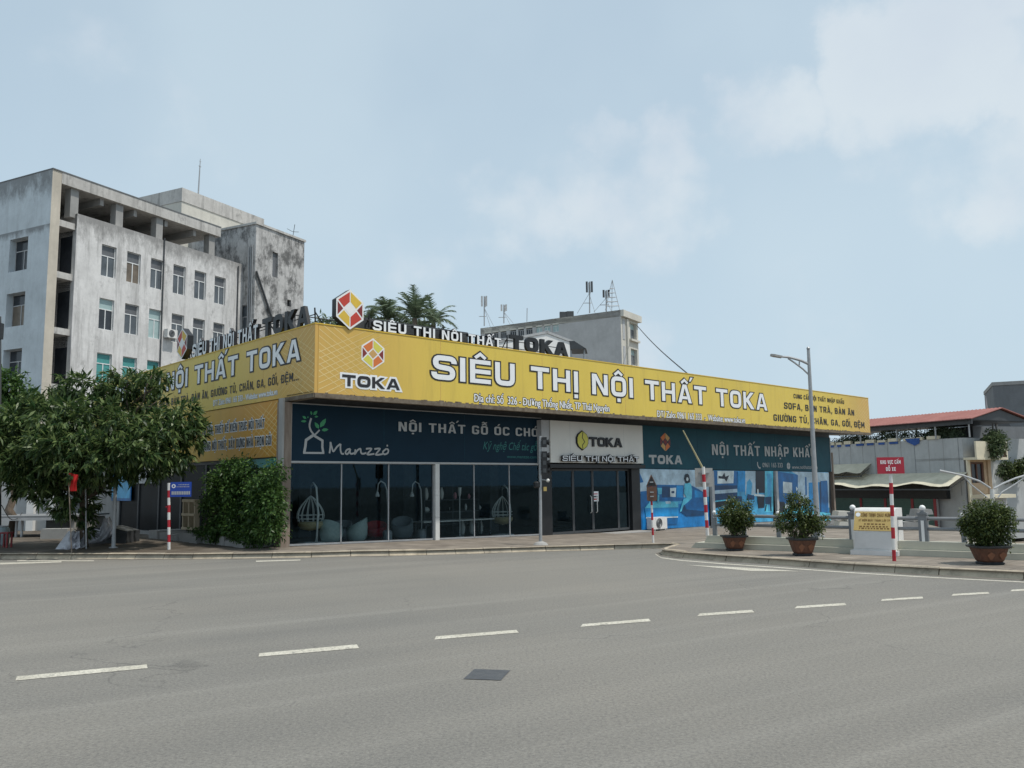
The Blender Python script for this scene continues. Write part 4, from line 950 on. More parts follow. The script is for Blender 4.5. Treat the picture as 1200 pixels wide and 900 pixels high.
# ---- printed furniture pictures on the wall
for n_, c_ in dict(pr_pale=(.42, .56, .66), pr_sky=(.06, .36, .62), pr_bright=(.012, .27, .62), pr_blue=(.005, .13, .36), pr_deep=(.004, .05, .14), pr_ink=(.003, .012, .03), pr_cyan=(.10, .52, .70), pr_white=(.62, .72, .78), pr_floor=(.010, .19, .50)).items():
    M[n_] = mat(n_, c_, .3, var=.4, scale=1.6)
MU = Fr(FRONT.p(0, 0, .035), rv, (0, 0, 1), nf); mf = lambda u, v: fp(u, v, .035)
def poster(label, quad, shapes, zoom=None):
    t = thing('printed_poster', label, 'poster', FRONT.p(mf(*quad[0])[0], mf(*quad[0])[1], .035))
    b = MB(); Q = [mf(*q) for q in quad]; b.face([MU.p(*p) for p in Q], 'pr_sky'); b.face([MU.p(*p, -.03) for p in reversed(Q)], 'grey')
    for i in range(4): p, q = Q[i], Q[(i+1) % 4]; b.face([MU.p(*p, -.03), MU.p(*q, -.03), MU.p(*q), MU.p(*p)], 'grey')
    b.build('panel', t)
    b = MB()
    for i, (m, pts) in enumerate(shapes): b.face([MU.p(*mf(*(zoom(*p) if zoom else p)), .0012*(i+1)) for p in pts], m)
    b.build('printed_picture', t)
def ell(cx, cy, rx, ry, a0=0, a1=360, n=16): return [(cx+rx*math.cos(R(a0+(a1-a0)*i/n)), cy-ry*math.sin(R(a0+(a1-a0)*i/n))) for i in range(n+(a1-a0 < 360))]
Z1 = lambda x, y: (740+x/10, 540+y/10)
poster('blue printed poster of a corner sofa with a seated woman and a coffee table', [(746, 621.3), (831, 616.5), (831, 551), (746, 549.3)], [
 ('pr_pale', [(60, 95), (910, 112), (910, 420), (60, 440)]), ('pr_floor', [(60, 540), (910, 480), (910, 764), (60, 812)]), ('pr_blue', [(60, 400), (130, 380), (130, 800), (60, 812)]),
 ('pr_deep', [(60, 120), (95, 125), (100, 390), (78, 390)]), ('pr_blue', [(95, 140), (140, 250), (95, 260), (70, 200)]),
 ('pr_blue', [(290, 280), (610, 285), (610, 470), (290, 470)]), ('pr_deep', [(355, 300), (450, 300), (450, 430), (355, 430)]), ('pr_blue', [(105, 360), (200, 350), (205, 540), (100, 560)]), ('pr_deep', [(180, 285), (300, 285), (300, 470), (180, 470)]),
 ('pr_bright', [(525, 290), (600, 290), (600, 430), (525, 430)]), ('pr_cyan', [(300, 315), (355, 320), (350, 390), (310, 395)]), ('pr_white', [(450, 320), (520, 315), (515, 425), (450, 420)]), ('pr_deep', [(465, 355), (500, 355), (500, 380), (465, 380)]),
 ('pr_blue', [(700, 290), (780, 330), (860, 380), (860, 470), (700, 450)]), ('pr_bright', [(735, 340), (820, 370), (830, 430), (740, 430)]), ('pr_blue', [(600, 470), (680, 440), (840, 460), (855, 580), (700, 625), (610, 570)]), ('pr_deep', [(560, 590), (610, 500), (640, 570), (860, 590), (845, 640), (640, 650)]),
 ('pr_cyan', [(205, 485), (540, 480), (545, 545), (150, 555)]), ('pr_bright', [(150, 557), (545, 547), (545, 650), (165, 660)]), ('pr_white', [(165, 662), (540, 652), (540, 664), (165, 676)]), ('pr_blue', [(180, 680), (540, 668), (530, 740), (200, 760)]), ('pr_pale', [(390, 475), (450, 472), (455, 500), (400, 505)]),
 ('pr_cyan', [(615, 275), (650, 250), (690, 270), (705, 330), (700, 440), (660, 480), (610, 520), (585, 510), (600, 455), (640, 430), (612, 380)]), ('pr_cyan', [(585, 500), (610, 510), (580, 590), (560, 600)]), ('pr_ink', ell(645, 205, 30, 55)), ('pr_ink', [(625, 210), (680, 210), (680, 250), (640, 268), (625, 250)]), ('pr_white', ell(648, 215, 13, 22)),
 ('pr_cyan', [(300, 400), (320, 400), (315, 500), (295, 500)])], Z1)
Z2 = lambda x, y: (830+x/8, 540+y/8)
poster('blue printed poster of a dining room with a wall television', [(835.8, 614.5), (906, 611), (906, 552.3), (835.8, 551.2)], [
 ('pr_blue', [(46, 92), (275, 96), (275, 290), (46, 285)]), ('pr_deep', [(46, 230), (270, 230), (270, 265), (46, 275)]), ('pr_white', [(85, 95), (240, 95), (235, 210), (85, 215)]), ('pr_ink', [(95, 140), (130, 145), (150, 110), (160, 150), (195, 135), (170, 195), (150, 170), (95, 165)]),
 ('pr_pale', [(46, 280), (270, 262), (272, 295), (46, 312)]), ('pr_deep', [(46, 312), (272, 296), (272, 370), (46, 390)]), ('pr_ink', [(46, 390), (215, 370), (215, 400), (46, 450)]), ('pr_cyan', [(46, 376), (225, 356), (225, 366), (46, 388)]), ('pr_sky', [(46, 450), (400, 380), (606, 470), (606, 566), (46, 590)]),
 ('pr_bright', [(275, 96), (345, 96), (345, 290), (280, 290)]), ('pr_pale', [(345, 96), (440, 96), (440, 320), (345, 320)]), ('pr_sky', [(360, 200), (385, 170), (410, 210), (400, 330), (350, 330)]), ('pr_ink', [(440, 96), (528, 96), (528, 300), (445, 300)]), ('pr_cyan', [(528, 96), (606, 96), (606, 480), (528, 480)]), ('pr_sky', [(545, 120), (590, 120), (590, 470), (560, 470)]),
 ('pr_white', [(430, 310), (520, 318), (530, 335), (425, 330)]), ('pr_ink', [(455, 332), (525, 338), (520, 440), (465, 445)]), ('pr_deep', [(365, 310), (430, 330), (430, 365), (360, 360)]), ('pr_deep', [(530, 340), (590, 335), (585, 410), (530, 405)]), ('pr_ink', [(535, 410), (545, 410), (535, 470), (525, 470)]), ('pr_ink', [(575, 410), (585, 410), (590, 470), (580, 470)]), ('pr_white', [(455, 265), (465, 265), (468, 312), (455, 312)]),
 ('pr_deep', [(265, 330), (310, 335), (310, 385), (265, 380)]), ('pr_bright', [(330, 400), (420, 420), (360, 470), (300, 430)])], Z2)
poster('blue printed poster of a bedroom with tall wardrobe doors, at the far end', [(911, 611.5), (972, 609.6), (970.6, 553.3), (911, 552.4)], [
 ('pr_blue', [(648, 100), (840, 130), (840, 420), (648, 400)]), ('pr_pale', [(780, 100), (1130, 112), (1134, 440), (840, 430), (840, 135)]), ('pr_cyan', [(648, 400), (1000, 430), (1142, 490), (1150, 560), (648, 566)]), ('pr_white', [(700, 195), (785, 205), (785, 305), (700, 300)]),
 ('pr_blue', [(905, 150), (920, 155), (925, 320), (910, 320)]), ('pr_bright', [(940, 205), (1045, 200), (1050, 480), (945, 470)]), ('pr_blue', [(1050, 190), (1115, 185), (1130, 490), (1055, 480)]), ('pr_deep', [(1040, 200), (1056, 200), (1060, 480), (1044, 480)]), ('pr_ink', [(655, 380), (715, 390), (715, 480), (660, 490)]), ('pr_white', [(720, 400), (760, 410), (750, 450), (720, 450)]), ('pr_white', [(820, 240), (838, 260), (830, 280), (822, 280)])], Z2)
# poster under the tree on the side wall
t = thing('printed_poster', 'shaded blue-green poster under the tree beside the grey post', 'poster', SIDE.p(-12.6, 1.6, .02))
b = MB(); b.box(SIDE, -14.4, -12.2, 1.3, 3.0, .02, .05, 'pr_blue'); b.build('panel', t)
b = MB(); b.face([SIDE.p(x, y, .053) for x, y in ((-14.3, 2.0), (-13.4, 2.6), (-12.9, 2.3), (-12.3, 2.8), (-12.3, 1.4), (-14.3, 1.4))], 'pr_sky'); b.build('printed_picture', t)
t = thing('shop_sign', 'small grey name sign half hidden beneath the tree on the side wall', 'shop sign', SIDE.p(-11, 2.3, .02))
b = MB(); b.box(SIDE, -11.9, -9.9, 1.95, 2.6, .03, .07, 'greyp'); b.build('panel', t); b = MB(); wide_text(b, SIDE, 'TOKA', -11.5, -10.3, 2.25, .24, .075, 'letblack', stroke=.27); b.build('lettering', t)

# ------------------------------------------------------------------ things in the shop window
def sfl(u, v, depth): P = onplane(u, v, C0-nf*depth, A_R); return P          # point behind the glass at a given depth
def egg_chair(u, v0, v1, label, depth, half=False):
    a = (onplane(u, v0, C0-nf*depth, A_R)-C0).dot(rv); z0 = fl(a); P = FRONT.p(a, z0, -depth)
    t = thing('egg_swing_chair', label, 'swing chair', P, 'hanging egg chairs in the window')
    d = nf
    b = MB(); b.lathe(P, [(.42, 0), (.42, .03), (.05, .05)], 'white', 20); b.tube([P+Vector((0, 0, .03))+d*.35, P+Vector((0, 0, .9))+d*.42, P+Vector((0, 0, 1.62))+d*.30, P+Vector((0, 0, 1.75))+d*.12, P+Vector((0, 0, 1.66))], .03, 'wicker', 8); b.build('stand', t, True)
    b = MB(); cz = z0+.78; ctr = P
    def prof(s): # tear drop half width at s 0..1 from bottom
        return .44*math.sin(math.pi*min(1, s*1.0))**.75*(1-.45*s)*1.18
    N_ = 14
    for k in range(N_):
        th = 2*math.pi*k/N_
        if half and 0 < k < 6: continue
        pts = [ctr+(rv*math.cos(th)+d*math.sin(th)*.75)*prof(s)+Vector((0, 0, .36+1.02*s)) for s in [i/14 for i in range(15)]]
        b.tube(pts, .011, 'wicker', 5)
    for s in (.08, .16, .25, .34, .45):
        b.tube([ctr+(rv*math.cos(q)+d*math.sin(q)*.75)*prof(s)+Vector((0, 0, .36+1.02*s)) for q in [2*math.pi*i/20 for i in range(20)]], .009, 'wicker', 5, closed=True)
    b.tube([ctr+Vector((0, 0, 1.37)), ctr+Vector((0, 0, 1.68))], .008, 'grey', 5)
    b.build('basket', t, True)
    b = MB(); b.lathe(ctr+Vector((0, 0, .37)), [(.06, 0), (.27, .05), (.38, .17), (.36, .27), (.25, .21), (.02, .16)], 'cushion', 18); b.build('cushion', t, True)
egg_chair(363.5, 636, 574, 'white egg swing chair with straw cushion, behind the leftmost glass pane', .75)
egg_chair(589, 628, 583, 'white-framed egg swing chair in the window nearest the entrance', 1.0, True)
def tub_chair(u, v, w_, h_, m, label, depth, turn, group=None, cat='tub chair'):
    a = (onplane(u, v, C0-nf*depth, A_R)-C0).dot(rv); z0 = fl(a); P = FRONT.p(a, z0, -depth)
    t = thing('tub_chair', label, cat, P, group)
    n = 24; V = []; rings = [(.62, 0), (.86, .10), (1.0, .3), (1.02, .55), (.97, 1.0)]
    def hgt(th): return .55+.45*(.5+.5*math.cos(th))
    b = MB(); Vs = []
    for inner in (0, 1):
        for r_, f_ in (rings if not inner else list(reversed(rings))):
            for k_ in range(n):
                th = 2*math.pi*k_/n; hh = h_*(f_ if f_ <= .3 else .3+(hgt(th)-.3)*(f_-.3)/.7); rr = w_/2*r_-(.05 if inner else 0)
                Vs.append(P+Vector((math.cos(th+turn)*rr, math.sin(th+turn)*rr, max(hh, .28*h_*inner))))
    K = 2*len(rings); Fs = [(i*n+k_, i*n+(k_+1) % n, (i+1)*n+(k_+1) % n, (i+1)*n+k_) for i in range(K-1) for k_ in range(n)]; Fs.append(tuple(range((K-1)*n, K*n))); Fs.append(tuple(reversed(range(n))))
    b.add(Vs, Fs, m); b.build('shell', t, True)
    b = MB(); b.lathe(P+Vector((0, 0, .30*h_)), [(.01, 0), (w_*.40, .02), (w_*.42, .08), (w_*.36, .13), (.01, .14)], 'greyfab' if m != 'redfab' else 'redfab', 18); b.build('cushion', t, True)
G_ = 'tub chairs in the window'
tub_chair(388, 636, .68, .70, 'tub', 'pale green tub chair seen from behind, beside the straw-cushioned egg chair', .55, R(250), G_)
tub_chair(418, 633, .64, .72, 'tub', 'pale green tub chair with one high side, right of the glass joint', .8, R(10), G_)
tub_chair(441, 626, .72, .55, 'redfab', 'bright red tub chair deep inside the window', 2.4, R(100), G_)
tub_chair(471, 629, .72, .72, 'greyfab', 'grey tub chair inside the window right of the red chair', 1.3, R(90), G_)
tub_chair(400, 628, .7, .6, 'greyfab', 'dark grey tub chair in the gap between the two pale green chairs', 2.2, R(90), G_)
def arc_lamp(u, v, label, depth, H=1.85):
    a = (onplane(u, v, C0-nf*depth, A_R)-C0).dot(rv); z0 = fl(a); P = FRONT.p(a, z0, -depth)
    t = thing('arc_lamp', label, 'floor lamp', P, 'floor lamps in the window'); b = MB(); b.lathe(P, [(.15, 0), (.15, .25), (.11, .3)], 'grey', 14); b.build('base', t)
    b = MB(); b.tube([P+Vector((0, 0, z))+rv*x for x, z in ((0, .25), (0, H*.6), (-.03, H*.85), (-.12, H*.96), (-.26, H), (-.36, H*.95), (-.39, H*.82))], .022, 'silver', 6); b.build('stem', t, True)
    b = MB(); b.lathe(P+rv*-.39+Vector((0, 0, H*.82-.16)), [(.06, 0), (.075, .03), (.03, .16)], 'silver', 10); b.build('lamp_shade', t)
arc_lamp(454, 632, 'arched silver floor lamp beside the second glass joint', 1.0); arc_lamp(494, 629, 'arched silver floor lamp left of the pale wall column', 1.0)
a = fp(541, 600)[0]; P = FRONT.p(a+.5, fl(a), -.7); t = thing('floor_lamp', 'straight pale floor lamp among the shelves of vases', 'floor lamp', P, 'floor lamps in the window'); b = MB(); b.lathe(P, [(.14, 0), (.14, .03), (.02, .05)], 'silver', 14); b.tube([P, P+Vector((0, 0, 1.55))], .02, 'silver', 6); b.build('stand', t); b = MB(); b.lathe(P+Vector((0, 0, 1.35)), [(.03, 0), (.05, .1), (.06, .3)], 'ceramic', 10); b.build('lamp_shade', t)
# display shelf with ceramics
a0, a1 = ak[0]+1.0, ak[1]+2.0; z0 = fl(a0); t = thing('display_shelf', 'black open display shelf holding pale ceramics behind the glass', 'shelf', FRONT.p(a0, z0, -2.2))
b = MB()
for z in (.35, .78, 1.2): b.box(FRONT, a0+.03, a1-.03, z0+z, z0+z+.03, -2.4, -2.05, 'darkgrey')
b.build('board', t)
for x in (a0, (a0+a1)/2, a1-.03): box1('post', FRONT, x, x+.03, z0, z0+1.75, -2.4, -2.05, 'darkgrey', t)
def vase(a, z, r, h, m, label, depth=2.22):
    b = MB(); b.lathe(FRONT.p(a, z, -depth), [(r*.5, 0), (r*.85, h*.2), (r, h*.5), (r*.7, h*.82), (r*.4, h*.95), (r*.5, h)], m, 12); tag(b.build('vase', smooth=True), label, 'vase', 'ceramics on the display shelf')
W3 = ['tall white vase standing on the upper shelf board, nearest the column', 'second tall white vase on the upper shelf board', 'third tall white vase on the upper shelf board, left of the pink vase']
for i in range(3): vase(a0+.2+i*.34, z0+1.235, .085, .42, 'ceramic', W3[i])
vase(a0+1.5, z0+1.235, .07, .24, 'pink', 'rounded pink vase on the upper shelf board'); vase(a0+2.15, z0+1.235, .06, .18, 'pink', 'small pink vase on the upper shelf board, right of the rounded one')
lb5 = ['squat white vase on the middle shelf board, nearest the column', 'narrow white vase on the middle shelf board', 'short white vase in the centre of the middle shelf board', 'slim white vase on the middle shelf board, right of the centre', 'wide white vase at the right end of the middle shelf board']
for i, (x, r_, h_) in enumerate(((.2, .13, .17), (.75, .05, .28), (1.3, .06, .2), (2.0, .05, .24), (2.6, .12, .18))): vase(a0+x, z0+.815, r_, h_, 'ceramic', lb5[i])
for i, x in enumerate((2.35, 2.7, 3.2)): vase(ak[1]+.9+i*.42, fl(ak[1]), .1, .5, 'ceramic', ['grey-white floor vase under the shelf, left of the ring-shaped chair', 'middle floor vase inside the ring-shaped chair', 'rightmost floor vase inside the ring-shaped chair'][i], 1.5+.2)
a0 = ak[0]+.1; z0 = fl(a0); t = thing('low_table', 'long low table with a pale edge behind the glass right of the wall column', 'table', FRONT.p(a0+1.5, z0, -1.2)); b = MB(); b.box(FRONT, a0, a0+3.1, z0+.5, z0+.54, -1.6, -.9, 'ceramic'); b.build('tabletop', t)
for x in (a0+.1, a0+2.95):
    for y in (-1.55, -1.0): box1('leg', FRONT, x, x+.05, z0, z0+.5, y, y+.05, 'darkgrey', t)

# ------------------------------------------------------------------ street furniture
def up(P, x=0., y=0., z=0.): return Vector((P.x+x, P.y+y, P.z+z))
def striped_pole(t, P, top, r=.038, n=8, lead='redp', base='whitep'):
    b = MB(); 
    for i in range(n):
        a_, c_ = P.lerp(top, i/n), P.lerp(top, (i+1)/n); b.tube([a_, c_], r, (base if i % 2 == 0 else lead), 12)
    return b.build('pole', t)
def atdepth(u, v, P): return ony(u, v, P.y)
# no-parking sign
P = ong(1048, 657.5, .12); t = thing('no_parking_sign', 'dark red sign board on a red and white striped pole by the railing', 'street sign', P)
striped_pole(t, P, atdepth(1043.5, 553, P), .036, 8, 'whitep', 'redp')
A_ = R(84); fr = Fr(atdepth(1042.6, 545.5, P)+Vector((0, -.05, 0)), (math.sin(A_), math.cos(A_), 0), (0, 0, 1), (math.cos(A_), -math.sin(A_), 0))
b = MB(); sw, sh = .285, .165; b.box(fr, -sw, sw, -sh, sh, -.02, 0, 'signred'); so = b.build('sign_panel', t)
b = MB(); text(b, fr, 'KHU VỰC CẤM', -.22, .21, .03, .075, .004, 'letwhite'); text(b, fr, 'ĐỖ XE', -.11, .10, -.11, .075, .004, 'letwhite'); b.build('lettering', so)
# blue street sign
P = ong(198, 644, .12); t = thing('information_sign', 'blue board on a red and white striped pole under the ochre banner', 'street sign', P)
tp = atdepth(197.8, 566, P); striped_pole(t, P, tp, .04, 9, 'redp', 'whitep')
A_ = R(88); fr = Fr(atdepth(212, 573.5, P), (math.sin(A_), math.cos(A_), 0), (0, 0, 1), (math.cos(A_), -math.sin(A_), 0)); b = MB(); b.box(fr, -.28, .28, -.20, .20, -.015, .015, 'signblue'); so = b.build('sign_panel', t)
b = MB(); b.face([fr.p(-.19+.055*math.cos(i*.5236), .09+.055*math.sin(i*.5236), .018) for i in range(12)], 'letwhite'); b.face([fr.p(-.19+.03*math.cos(i*1.257+1.57), .09+.03*math.sin(i*1.257+1.57), .02) for i in range(5)], 'signblue')
for y, x0, x1, h_ in ((.115, -.06, .22, .02), (.06, -.11, .24, .02)): 
    x = x0
    while x < x1: q = random.uniform(.015, .045); b.box(fr, x, min(x1, x+q), y, y+h_, .017, .019, 'letgrey'); x += q+.012
x = -.24
while x < .22: q = .034; b.box(fr, x, x+q, -.14, -.05, .017, .019, 'letgrey'); x += q+.012
b.build('lettering', so)
b = MB()
for z in (-.1, .1): b.box(fr, -.31, .0, z-.012, z+.012, -.03, -.016, 'grey')
b.tube([atdepth(194.5, 594, P), atdepth(199.5, 593.5, P)], .022, 'redp', 6); b.build('bracket', t)
# plain posts on the left
P = ong(133, 642, .12); b = MB(); b.tube([P, atdepth(135.5, 556, P)], [.055, .045], 'greyp', 12); b.lathe(P, [(.12, 0), (.12, .02), (.06, .03)], 'greyp', 12); tag(b.build('steel_post'), 'bare leaning grey steel post on the pavement under the tree', 'post')
P = ong(101, 643, .12); b = MB(); b.tube([P, atdepth(100.3, 559, P)], .02, 'greyp', 8); tag(b.build('steel_rod'), 'thin steel rod standing beside the tree trunk', 'post')
# flag
P = ony(84, 648, 21.9); P.z = .12; t = thing('flag', 'red flag hanging limp from a slanted staff in the tree shade', 'flag', P); b = MB(); q1 = atdepth(80, 551, P); b.tube([P, q1], .014, 'wood', 6); b.build('flag_staff', t)
b = MB(); n = 10
g_ = [[ony(80.5+i*1.15+(.9*math.sin(j*.7+i*.8)), 554+j*2.1+i*.25-(j*i*.03), P.y-.03*math.sin(i*1.3+j*.4)) for i in range(n)] for j in range(11)]
g_ = [[p.lerp(ony(86, 577, P.y), .0 if j < 5 else (j-5)*.07) for p in row] for j, row in enumerate(g_)]
b.add([p for row in g_ for p in row], [(j*n+i, j*n+i+1, (j+1)*n+i+1, (j+1)*n+i) for j in range(10) for i in range(n-1)], 'flagred'); b.build('cloth', t, True)
# triangular sign seen from behind
P = ong(765.5, 636, .12); t = thing('warning_sign', 'triangular sign seen from behind on a thin striped pole before the sofa poster', 'street sign', P)
tp = atdepth(762.3, 557, P); striped_pole(t, P, tp, .03, 9, 'redp', 'whitep')
fr = Fr(atdepth(763, 565, P)+Vector((0, -.05, 0)), (1, 0, 0), (0, 0, 1), (0, -1, 0)); b = MB(); b.prism(fr, [(-.155, -.12), (.155, -.12), (0, .22)], .0, .012, 'brownback', 'dark'); b.prism(fr, [(-.125, -.10), (.125, -.10), (0, .165)], .013, .016, 'dark', 'dark'); b.build('sign_panel', t)
b = MB(); f2 = Fr(fr.o+Vector((0, 0, -.33)), fr.x, fr.y, fr.z); b.prism(f2, [(-.14, -.16), (-.1, -.2), (.1, -.2), (.14, -.16), (.14, .2), (-.14, .2)], 0, .012, 'brownback'); b.build('lower_plate', t)
b = MB()
for z in (.0, -.28, -.4): b.box(fr, -.05, .05, z-.015, z+.015, .016, .03, 'grey')
b.build('clamp', t)
# square grey sign back on striped pole with slanting rod
P = ong(829.5, 636.5, .12); P.z += .2; t = thing('street_sign', 'square grey sign seen from behind on a striped pole at the railing end', 'street sign', P); tp = atdepth(824, 547, P)
striped_pole(t, P, tp, .045, 9, 'redp', 'whitep')
fr = Fr(atdepth(825.6, 559.5, P)+Vector((0, .06, 0)), (1, 0, 0), (0, 0, 1), (0, -1, 0)); b = MB(); b.box(fr, -.235, .235, -.25, .25, -.02, 0, 'panelgrey')
for z in (-.14, .13): b.box(fr, -.14, .14, z-.02, z+.02, .002, .03, 'grey')
b.build('sign_panel', t)
b = MB(); b.tube([atdepth(823.5, 548.5, P), ony(800.5, 504.5, P.y-.2)], [.028, .016], mat('yellow_rod', (.42, .38, .22), .6), 8); b.build('slanted_rod', t)
# traffic light
P = ong(633.5, 638.5, .12); t = thing('traffic_light', 'traffic light on a slim grey pole on the pavement left of the entrance', 'traffic light', P)
b = MB(); b.lathe(P, [(.22, 0), (.17, .06), (.07, .10)], 'conc', 14); b.build('concrete_foot', t); b = MB(); b.tube([up(P, z=.05), atdepth(633, 511, P)], [.048, .04], 'grey', 12); b.build('pole', t)
def tl_head(u0, v0, u1, v1, lens, nm='signal_head'):
    p0, p1 = atdepth(u0, v1, P), atdepth(u1, v0, P); fr = Fr((p0+p1)/2, (1, 0, 0), (0, 0, 1), (0, -1, 0)); hw, hh = (p1.x-p0.x)/2, (p1.z-p0.z)/2
    b = MB(); b.box(fr, -hw, hw, -hh, hh, -.12, .12, 'dark'); h = b.build(nm, t)
    for i in range(lens):
        z = hh-(i+.5)*2*hh/lens; b = MB(); b.tube([fr.p(hw, z, 0), fr.p(hw+.07, z-.0, 0)], [.07, .09], 'dark', 10); b.face([fr.p(-.045+.09*(k % 4 in (1, 2)), z+.06*(1 if k > 1 else -1), .124) for k in range(4)], 'darkgrey'); b.build('lens_hood', h)
tl_head(635, 512.5, 640.5, 524, 1); tl_head(635, 529, 641, 556, 3)
b = MB()
for v in (516, 531, 552): b.box(Fr(atdepth(634.5, v, P), (1, 0, 0), (0, 0, 1), (0, -1, 0)), -.03, .05, -.015, .015, -.03, .03, 'grey')
b.lathe(atdepth(642, 563, P)-Vector((0, 0, .05)), [(.03, 0), (.06, .05), (.03, .1)], 'silver', 10); b.tube([atdepth(634, 562, P), atdepth(642, 563, P)], .015, 'grey', 6); b.build('bracket', t)
b = MB(); b.lathe(atdepth(629.3, 572, P)-Vector((0, 0, .0)), [(.05, 0), (.10, .04), (.10, .16), (.05, .2)], 'dark', 12); b.tube([atdepth(629.5, 568, P), atdepth(633.5, 568, P)], .02, 'grey', 6); b.build('pedestrian_signal', t)
b = MB(); fr = Fr(atdepth(638.8, 573, P), (1, 0, 0), (0, 0, 1), (0, -1, 0)); b.box(fr, -.045, .045, -.06, .06, -.05, .05, mat('yellow_box', (.5, .36, .12), .6)); b.build('control_box', t)
# street lamp
P = ony(958.8, 634, 24.5); P.z = zg(P.x, P.y)+.12; t = thing('street_lamp', 'tall grey street lamp with a single curved arm rising before the teal sign', 'street lamp', P)
tp = atdepth(947.3, 410, P); b = MB(); b.tube([P, P.lerp(tp, .25), P.lerp(tp, .6), tp], [.085, .075, .06, .045], 'grey', 14); b.lathe(P, [(.2, 0), (.2, .03), (.1, .05)], 'grey', 14); b.ball(tp+Vector((0, 0, .04)), .055, 'grey', 10); b.build('pole', t)
b = MB(); b.tube([atdepth(*q, P) for q in ((948.4, 427), (938, 422.2), (925, 418.7), (914, 417.8))], [.04, .04, .035, .03], 'grey', 8); b.tube([atdepth(*q, P) for q in ((949.3, 440.5), (941, 432.5), (931, 425), (923.5, 420))], .026, 'grey', 8); b.tube([atdepth(936.9, 422, P), atdepth(936.6, 428.5, P)], .02, 'grey', 6); b.build('arm', t)
b = MB(); p0, p1 = atdepth(903, 416, P), atdepth(916, 418.4, P); d = (p1-p0).normalized(); fr = Fr(p0, d, (0, 1, 0), d.cross(Vector((0, 1, 0))))
b.prism(fr, [(0, -.05), (.1, -.1), ((p1-p0).length, -.07), ((p1-p0).length, .07), (.1, .1), (0, .05)], -.03, .03, 'panelgrey'); b.build('lamp_head', t)
# twin-arm lamp behind the railing
P = ony(1163, 640, 30); P.z = -1.6; t = thing('street_lamp', 'twin-armed lamp post whose pale arms spread above the largest potted bonsai', 'street lamp', P)
b = MB(); b.tube([P, atdepth(1162.5, 573, P)], [.09, .07], 'silver', 12); b.build('pole', t)
for s_ in (((1160.5, 572), (1148, 564), (1128, 557), (1101, 551.5)), ((1165, 572.5), (1176, 566.5), (1190, 560.5), (1212, 554))):
    b = MB(); b.tube([atdepth(*q, P) for q in s_], [.036, .036, .034, .04], 'greyp', 8)
    lo = ((1157, 583), (1150, 577.5), (1138, 568), (1130, 558.5)) if s_[0][0] < 1162 else ((1169.5, 583), (1174, 577), (1188, 568.5), (1203, 557.5)); b.tube([atdepth(*q, P) for q in lo], .026, 'greyp', 8); b.build('arm', t)
# air conditioner by the sofa poster
x0, z0 = fp(752.5, 622); x1, z1 = fp(771, 605.5); 
def ac_unit(fr, x0, x1, z0, z1, d, label):
    t = thing('air_conditioner', label, 'air conditioner', fr.p((x0+x1)/2, z0, d/2)); b = MB(); b.box(fr, x0, x1, z0, z1, .05, d, 'whitep'); b.build('housing', t)
    b = MB(); cx, cz, r_ = x0+(x1-x0)*.42, (z0+z1)/2, (z1-z0)*.42
    for q in (1, .72, .45): b.tube([fr.p(cx+r_*q*math.cos(i*.3927), cz+r_*q*math.sin(i*.3927), d+.01) for i in range(16)], .008, 'grey', 5, closed=True)
    b.face([fr.p(cx+r_*math.cos(i*.3927), cz+r_*math.sin(i*.3927), d+.004) for i in range(16)], 'darkgrey'); b.build('fan_grille', t)
    b = MB(); 
    for x in (x0+.1, x1-.16): b.box(fr, x, x+.05, z0-.05, z0-.002, .0, d, 'grey')
    b.build('bracket', t)
ac_unit(FRONT, x0+.25, x1+.1, z0+.05, z1, .38, 'white air conditioner unit on the wall foot under the sofa poster')

# ------------------------------------------------------------------ railing, monument, pots
r0, r1 = ong(830, 642.3, .12), ong(1200, 656.5, .12); dr = (r1-r0); dr.z = 0; Lr = dr.length; dr.normalize(); nr = Vector((dr.y, -dr.x, 0))
RL = Fr(Vector((r0.x, r0.y, .12)), dr, (0, 0, 1), nr)
t = thing('railing', 'grey stone balustrade with white-globed posts along a low cream plinth', 'railing', RL.p(Lr/2, 0, 0))
b = MB(); E_ = Lr+9
b.prism(RL, [(-.45, -.02), (E_, -.02), (E_, .13), (-.3, .13)], -.42, .06, 'plinth'); b.prism(RL, [(-.12, .134), (E_, .134), (E_, .30), (-.05, .30)], -.34, -.06, 'plinth'); b.build('plinth', t)
def rx(u, v=630): q = onplane(u, v, RL.p(0, 0, -.2), math.atan2(dr.x, dr.y)); return (q-RL.o).dot(dr)
mains = [rx(1001), rx(1083), rx(1179)]; mains.append(2*mains[2]-mains[1]); 
lo_z = (.52, .60); hi_z = (.74, .82)
pm = MB()
for x in mains:
    o = MB(); o.box(RL, x-.085, x+.085, .05, .86, -.30, -.13, 'rail'); o.box(RL, x-.10, x+.10, .861, .90, -.315, -.115, 'rail'); o.box(RL, x-.03, x+.03, .22, .74, -.129, -.118, 'white'); po = o.build('post', t)
    o = MB(); o.lathe(RL.p(x, .90, -.215), [(.07, 0), (.045, .03), (.05, .05)], 'rail', 10); o.ball(RL.p(x, 1.0, -.215), .065, 'white', 12); o.build('globe', po, True)
segs = [(-.0, mains[0])]+list(zip(mains, mains[1:]))
